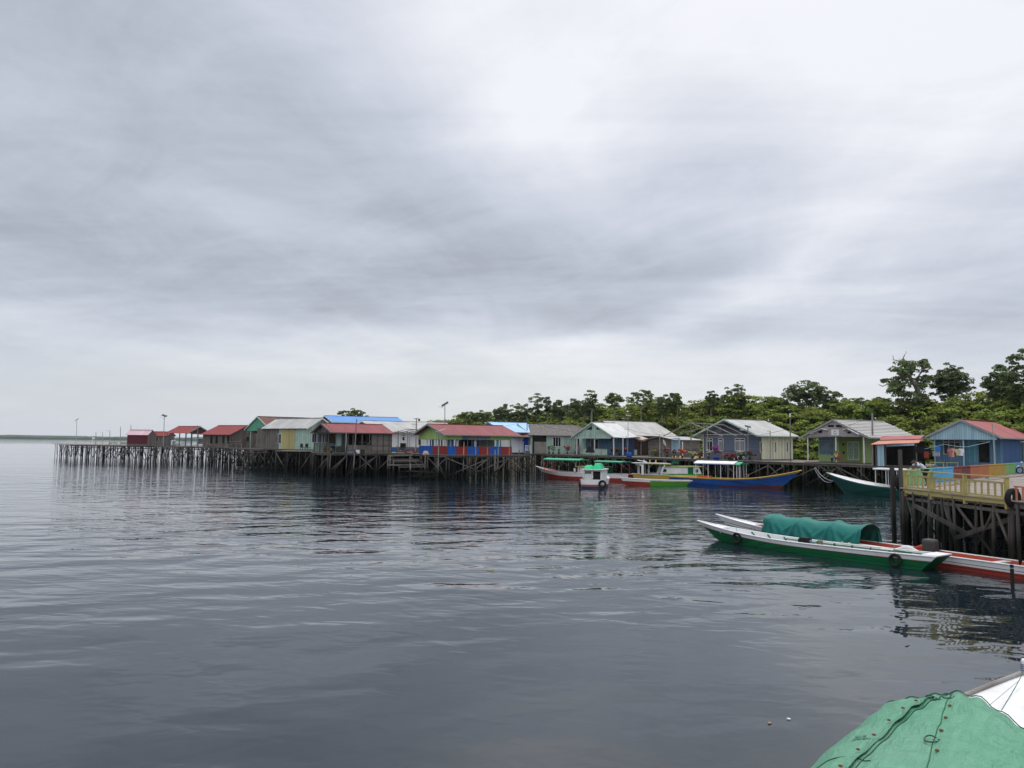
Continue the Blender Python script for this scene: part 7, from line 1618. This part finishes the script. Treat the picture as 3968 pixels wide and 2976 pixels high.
for i, (k, u, v, w_, h_, lb) in enumerate(((0, 3550, 1742, .55, .55, 'first black garment on the washing line, furthest left'), (0, 3572, 1744, .6, .6, 'second black garment on the washing line'), (0, 3598, 1743, .7, .55, 'third and widest black garment on the washing line'), (1, 3590, 1762, .5, .6, 'dark red garment hanging low behind the black ones'), (2, 3634, 1738, .55, .4, 'bright blue garment folded over the line'), (3, 3628, 1758, .8, .45, 'grey and violet striped cloth hung low'), (4, 3682, 1754, .34, .75, 'rose pink shirt on the washing line'), (5, 3692, 1754, .36, .8, 'peach coloured shirt on the washing line'), (6, 3702, 1758, .32, .9, 'long violet garment on the washing line'), (7, 3712, 1752, .34, .6, 'cream shirt with dark print on the washing line'), (8, 3724, 1752, .45, .65, 'white shirt furthest right on the washing line'))):
    p = D(u, v, 73.6 + .12 * (i % 3)); rt = thing('hanging_garment', lb, 'clothing', p, R(10), 'clothes on the washing line')
    mt_ = mat(CL[k][0], CL[k][1], .85, 'cloth', wear=.2, dirt=tuple(c * .6 for c in CL[k][1]))
    part('cloth', mt_, rt, lambda mb: mb.add([(-w_ / 2 + w_ * q / 6, .03 * math.sin(q * 2.2 + i) + .03 * s_, h_ / 2 - h_ * r_ / 3 - .03 * (r_ == 3) * (q % 2)) for s_ in (0, 1) for r_ in range(4) for q in range(7)], [(s_ * 28 + r_ * 7 + q, s_ * 28 + r_ * 7 + q + 1, s_ * 28 + r_ * 7 + q + 8, s_ * 28 + r_ * 7 + q + 7) for s_ in (0, 1) for r_ in range(3) for q in range(6)]))
    if i > 5: part('sleeve', mt_, rt, lambda mb: (mb.bar((-w_ / 2, 0, h_ / 2 - .06), (-w_ / 2 - .08, 0, h_ / 2 - .34), .03, .14), mb.bar((w_ / 2, 0, h_ / 2 - .06), (w_ / 2 + .08, 0, h_ / 2 - .34), .03, .14)))
for (u0, u1, v, lb) in ((3665, 3715, 1792, 'olive green bench under the laundry'), (3600, 3660, 1790, 'dull green bench left of the olive one')):
    a, b_ = D(u0, v, 74.8), D(u1, v, 74.2); rt = thing('low_bench', lb, 'bench', ((a.x + b_.x) / 2, 74.5, 3.04), math.atan2(b_.y - a.y, b_.x - a.x)); ln = (b_ - a).length
    part('seat', OLIVE, rt, lambda mb: mb.box((0, 0, .5), (ln, .35, .05)))
    for x_ in (-ln / 2 + .1, ln / 2 - .1): part('leg', OLIVE, rt, lambda mb: mb.box((x_, 0, .24), (.06, .3, .47)))
# teal vendor cart
p = P(3874, 1800, 3.0); ct = thing('vendor_cart', 'teal street vendor cart with faded white lettering and basins on top', 'cart', (p.x, p.y, 3.04), R(-8))
TC = mat('cart_teal', (.16, .42, .36), .5, 'plain', wear=.4, dirt=(.35, .5, .46)); w_ = 1.75
part('cart_body', TC, ct, lambda mb: (mb.box((0, 0, .78), (w_, .7, .55)), mb.box((0, -.02, 1.07), (w_ + .1, .8, .04))))
part('sign_panel', mat('cart_green', (.05, .32, .22), .5, 'plain', wear=.4, dirt=(.3, .5, .42)), ct, lambda mb: mb.box((0, -.365, .86), (w_ - .14, .02, .34)))
for x_ in (-w_ / 2 + .05, w_ / 2 - .05): part('leg', TC, ct, lambda mb: (mb.box((x_, -.3, .25), (.07, .07, .5)), mb.box((x_, .3, .25), (.07, .07, .5))))
cw_ = part('wheel', BLACK, ct, lambda mb: mb.torus((.3, -.34, .22), .18, .035, 'y', 16, 6))
part('faded_lettering', WHITE, ct, lambda mb: [mb.box((-.32 + .085 * k + (.1 if k > 3 else 0), -.379, .95 + .03 * math.sin(k * .5)), (.035, .006, .09)) for k in range(8)] + [mb.tube([(-.45 + .9 * q / 14, -.379, .80 + .09 * math.sin(math.pi * q / 14)) for q in range(15)], .012, 4)])
for (x_, r_, mt_, lb, nm) in ((-.55, .24, mat('pink_red_basin', (.6, .06, .10), .4), 'pink red basin on the left of the teal cart', 'basin'), (.05, .2, WHITE, 'whitish round pot in the middle of the teal cart', 'pot'), (.58, .24, WHITE, 'white shallow basin on the right of the teal cart', 'basin')):
    q = ct.matrix_basis @ Vector((x_, 0, 1.09)); rt = thing(nm, lb, nm, q); part('bowl', mt_, rt, lambda mb: mb.lathe([(r_ * .7, .005), (r_, .16), (r_ * 1.1, .17), (r_ * .95, .15)], n=14)); part('rim', mt_, rt, lambda mb: mb.torus((0, 0, .17), r_ * 1.08, .015, 'z', 14, 5))
p = P(3893, 1802, 3.0); rt = thing('yellow_jerry_can', 'yellow jerry can with handle under the right end of the teal cart', 'can', (p.x, p.y - 1.0, 3.35), R(5)); part('can_body', mat('can_yellow', (.6, .6, .08), .4), rt, lambda mb: (mb.box((0, 0, .12), (.5, .3, .3)))); part('handle', mat('can_yellow', (.6, .6, .08)), rt, lambda mb: (mb.box((-.18, 0, .32), (.08, .1, .12)), mb.box((.18, 0, .32), (.08, .1, .12)), mb.box((0, 0, .39), (.44, .1, .05))))

# ================================================================== JETTY FENCES AND TYRES
YEL2 = mat('worn_yellow_paint', (.42, .36, .13), .7, 'plain', wear=.7, dirt=(.30, .25, .12))
FX = lambda y: JK * (18.72 + .026 * (37 - y / JK))
rt = thing('yellow_railing', 'worn yellow wooden railing along the water side of the near jetty', 'railing', (FX(35.5), 35.5, JZ)); O = Vector(rt.location)
def fb(a, b, w_, h_): return lambda mb: mb.bar(Vector(a) - O, Vector(b) - O, w_, h_)
ys_ = [y_ * JK for y_ in (36.7, 34.55, 32.1, 29.5)]; dz = JZ - 2.99
for y_ in ys_: part('post', YEL2, rt, fb((FX(y_), y_, 2.5), (FX(y_), y_, 3.78), .15, .13))
part('top_rail', YEL2, rt, fb((FX(39.6) + .02, 39.6, 3.80), (FX(31.6) + .02, 31.6, 3.80), .14, .05))
for i in range(3):
    a, b_ = ys_[i] - .08, ys_[i + 1] + .08
    part('mid_rail', YEL2, rt, fb((FX(a), a, 3.56), (FX(b_), b_, 3.56), .06, .08)); part('bottom_rail', YEL2, rt, fb((FX(a), a, 2.98), (FX(b_), b_, 2.98), .06, .07)); part('kick_board', YEL2, rt, fb((FX(a) - .05, a, 2.78), (FX(b_) - .05, b_, 2.78 + .02 * i), .05, .24))
    n = 5 if i == 0 else 6
    for k in range(n):
        y_ = a + (b_ - a) * (k + .5) / n; part('baluster', YEL2, rt, fb((FX(y_), y_, 3.0), (FX(y_), y_, 3.54), .045, .10))
SAL = mat('salmon_paint', (.50, .20, .13), .7, 'plain', wear=.4, dirt=(.35, .18, .13))
rt = thing('salmon_railing', 'short salmon pink railing at the right frame edge beyond the yellow one', 'railing', (FX(30.5) + .3, 30.5, JZ)); O = Vector(rt.location)
for k in range(6): y_ = 31.3 - k * .4; part('baluster', SAL, rt, fb((FX(y_) + .1, y_, 2.85), (FX(y_) + .1, y_, 3.42), .05, .08))
part('top_rail', SAL, rt, fb((FX(31.4) + .1, 31.4, 3.45), (FX(28) + .1, 28, 3.45), .06, .06))
B0, B1 = Vector((20.15 * JK, 39.35 * JK, JZ)), Vector((39.5 * JK, 60.3 * JK, JZ)); bd = (B1 - B0).normalized(); BL = (B1 - B0).length
def bt_(u):
    k = (u - 1984) / FPX; r_ = ray(u, 1850); k = r_.x / r_.y; return (k * B0.y - B0.x) / (bd.x - k * bd.y)
segs = [(3505, 3606, 'pale_green_railing', (.24, .46, .22), 'pale green pallet railing under the bending man', 7), (3608, 3692, 'sky_blue_railing', (.10, .38, .60), 'sky blue pallet railing right of the bending man', 8), (3693, 3728, 'maroon_railing', (.22, .07, .07), 'dark maroon pallet railing right of the sky blue one', 4), (3729, 3757, 'plum_railing', (.17, .05, .06), 'plum coloured pallet railing section before the orange ones', 3),
        (3758, 3796, 'terracotta_railing', (.42, .15, .08), 'terracotta pallet railing, first orange section', 4), (3797, 3830, 'orange_railing', (.42, .17, .07), 'orange pallet railing, second orange section', 4), (3831, 3866, 'ochre_railing', (.42, .26, .05), 'ochre pallet railing left of the thin green pole', 4), (3867, 3897, 'mustard_railing', (.40, .27, .07), 'mustard pallet railing right of the thin green pole', 4), (3898, 3936, 'light_green_railing', (.18, .38, .15), 'light green pallet railing before the blue one', 4), (3938, 3990, 'blue_railing', (.12, .33, .60), 'blue pallet railing behind the motorcycle', 5)]
for (u0, u1, nm, col, lb, n) in segs:
    t0, t1 = bt_(u0), bt_(u1); a, b_ = B0 + bd * t0, B0 + bd * t1; mt_ = mat(nm + '_paint', col, .65, 'plain', wear=.5, dirt=tuple(c * .6 for c in col)); O = a.copy()
    rt = thing(nm, lb, 'railing', a, group='coloured pallet railings on the far side of the jetty'); H_ = .90
    part('top_rail', mt_, rt, fb(a + Vector((0, 0, H_)), b_ + Vector((0, 0, H_)), .12, .06)); part('mid_rail', mt_, rt, fb(a + Vector((0, 0, H_ - .2)), b_ + Vector((0, 0, H_ - .2)), .06, .09)); part('bottom_rail', mt_, rt, fb(a + Vector((0, 0, .1)), b_ + Vector((0, 0, .1)), .06, .08))
    m_ = max(3, int((t1 - t0) / .30))
    for k in range(m_ + 1):
        q = a.lerp(b_, k / m_); sp = bd * min(.11, (t1 - t0) / m_ * .42)
        if k < m_: q2 = q + (b_ - a) / m_ * .5; part('slat', mt_, rt, lambda mb: mb.add([v + Vector((dx_, dy_, 0)) - O for v in (q2 - sp + Vector((0, 0, .12)), q2 + sp + Vector((0, 0, .12)), q2 + sp + Vector((0, 0, H_ - .22)), q2 - sp + Vector((0, 0, H_ - .22))) for dx_, dy_ in ((0, 0), (.03, -.03))], [(1, 3, 5, 7), (6, 4, 2, 0), (0, 2, 3, 1), (2, 4, 5, 3), (4, 6, 7, 5), (6, 0, 1, 7)]))
        if k % 2 == 0: part('block', mt_, rt, fb(q + Vector((0, 0, H_ - .15)), q + Vector((0, 0, H_ - .03)), .12, .09))
    for q in (a, b_): part('post', mt_, rt, fb(q + bd * (.06 if q is a else -.06), q + bd * (.06 if q is a else -.06) + Vector((0, 0, H_ - .04)), .09, .09))
pole('shorter square dark mooring post left of the big tyre', 3466, 2080, 0, 3456, 1812, .09, y=41.2, below=1.0, mt_=PILE, name='mooring_post', sq=True, cat='post')
pole('tall square dark mooring post in front of the big tyre', 3500, 2080, 0, 3487, 1742, .078, y=40.3, below=1.0, mt_=PILE, name='mooring_post', sq=True, cat='post')
pole('square dark mooring post carrying the tyre at the right edge', 3948, 2100, 0, 3934, 1894, .085, y=31.8, below=1.0, mt_=PILE, name='mooring_post', sq=True, cat='post')
q = D(3492, 1868, 40.8); tyre(q, .50, .15, R(35), 'big worn black tyre hung between the two dark mooring posts')
q = D(3934, 1930, 31.6); tyre((q.x - .16, q.y - .1, q.z), .41, .11, R(20), 'black tyre tied to the mooring post at the right edge')
# debris along the jetty deck
for i, (u, v) in enumerate(((3700, 1878), (3760, 1862), (3790, 1868), (3820, 1856), (3860, 1850), (3640, 1890), (3740, 1886))):
    p = P(u, v, JZ); tag(part('wood_scrap', WOOD if i % 2 else mat('orange_brown_scrap', (.28, .12, .06), .8), None, lambda mb: mb.bar((p.x, p.y, JZ + .07), (p.x + random.uniform(-.5, .8), p.y + random.uniform(.1, .6), JZ + .09), .1, .05)), ('loose wood scrap behind the maroon railing', 'loose wood scrap nearest the terracotta railing', 'wood scrap before the orange railing', 'wood scrap before the ochre railing', 'wood scrap furthest right before the mustard railing', 'wood scrap beside the bending man', 'wood scrap before the plum railing')[i], 'wood scrap', 'wood scraps on the jetty planks')
# big cross braces on the jetty face
part('brace', WOOD, bpy.data.objects['near_jetty'], lambda mb: mb.bar(D(3545, 1960, 38.0) - Vector((18.75 * JK, 37.0 * JK, 0)), D(3760, 2075, 34.0) - Vector((18.75 * JK, 37.0 * JK, 0)), .06, .2)); part('brace', WOOD, bpy.data.objects['near_jetty'], lambda mb: mb.bar(D(3925, 2008, 32.1) - Vector((18.75 * JK, 37.0 * JK, 0)), D(3700, 2085, 34.6) - Vector((18.75 * JK, 37.0 * JK, 0)), .06, .2))

for (u, v, lb) in ((3056, 2786, 'tiny white scrap floating on the water left of the green tarpaulin'), (2982, 2802, 'tiny yellowish leaf floating left of the white scrap'), (2560, 1905, 'small scrap floating before the blue boat'), (1900, 2210, 'dark twig floating in open water')):
    p = P(u, v, .01); tag(part('floating_scrap', WHITE if u == 3056 else mat('wet_leaf', (.3, .25, .12), .6), None, lambda mb: mb.box((p.x, p.y, .012), (.06 if v > 2500 else .25, .04 if v > 2500 else .12, .02), u)), lb, 'scrap')
# ================================================================== HAZE
hz = bpy.data.materials.new('haze_air'); hz.use_nodes = True; t = NT(hz.node_tree); t.n.clear()
mo = t.new('ShaderNodeOutputMaterial'); pv = t.new('ShaderNodeVolumePrincipled'); pv.inputs['Color'].default_value = (.78, .85, .95, 1); pv.inputs['Density'].default_value = .00006
t.l.new(pv.outputs[0], mo.inputs['Volume'])
mb = MB(); mb.box((0, 1650, 30), (7300, 3600, 66)); tag(mb.build('haze', hz), kind='stuff')
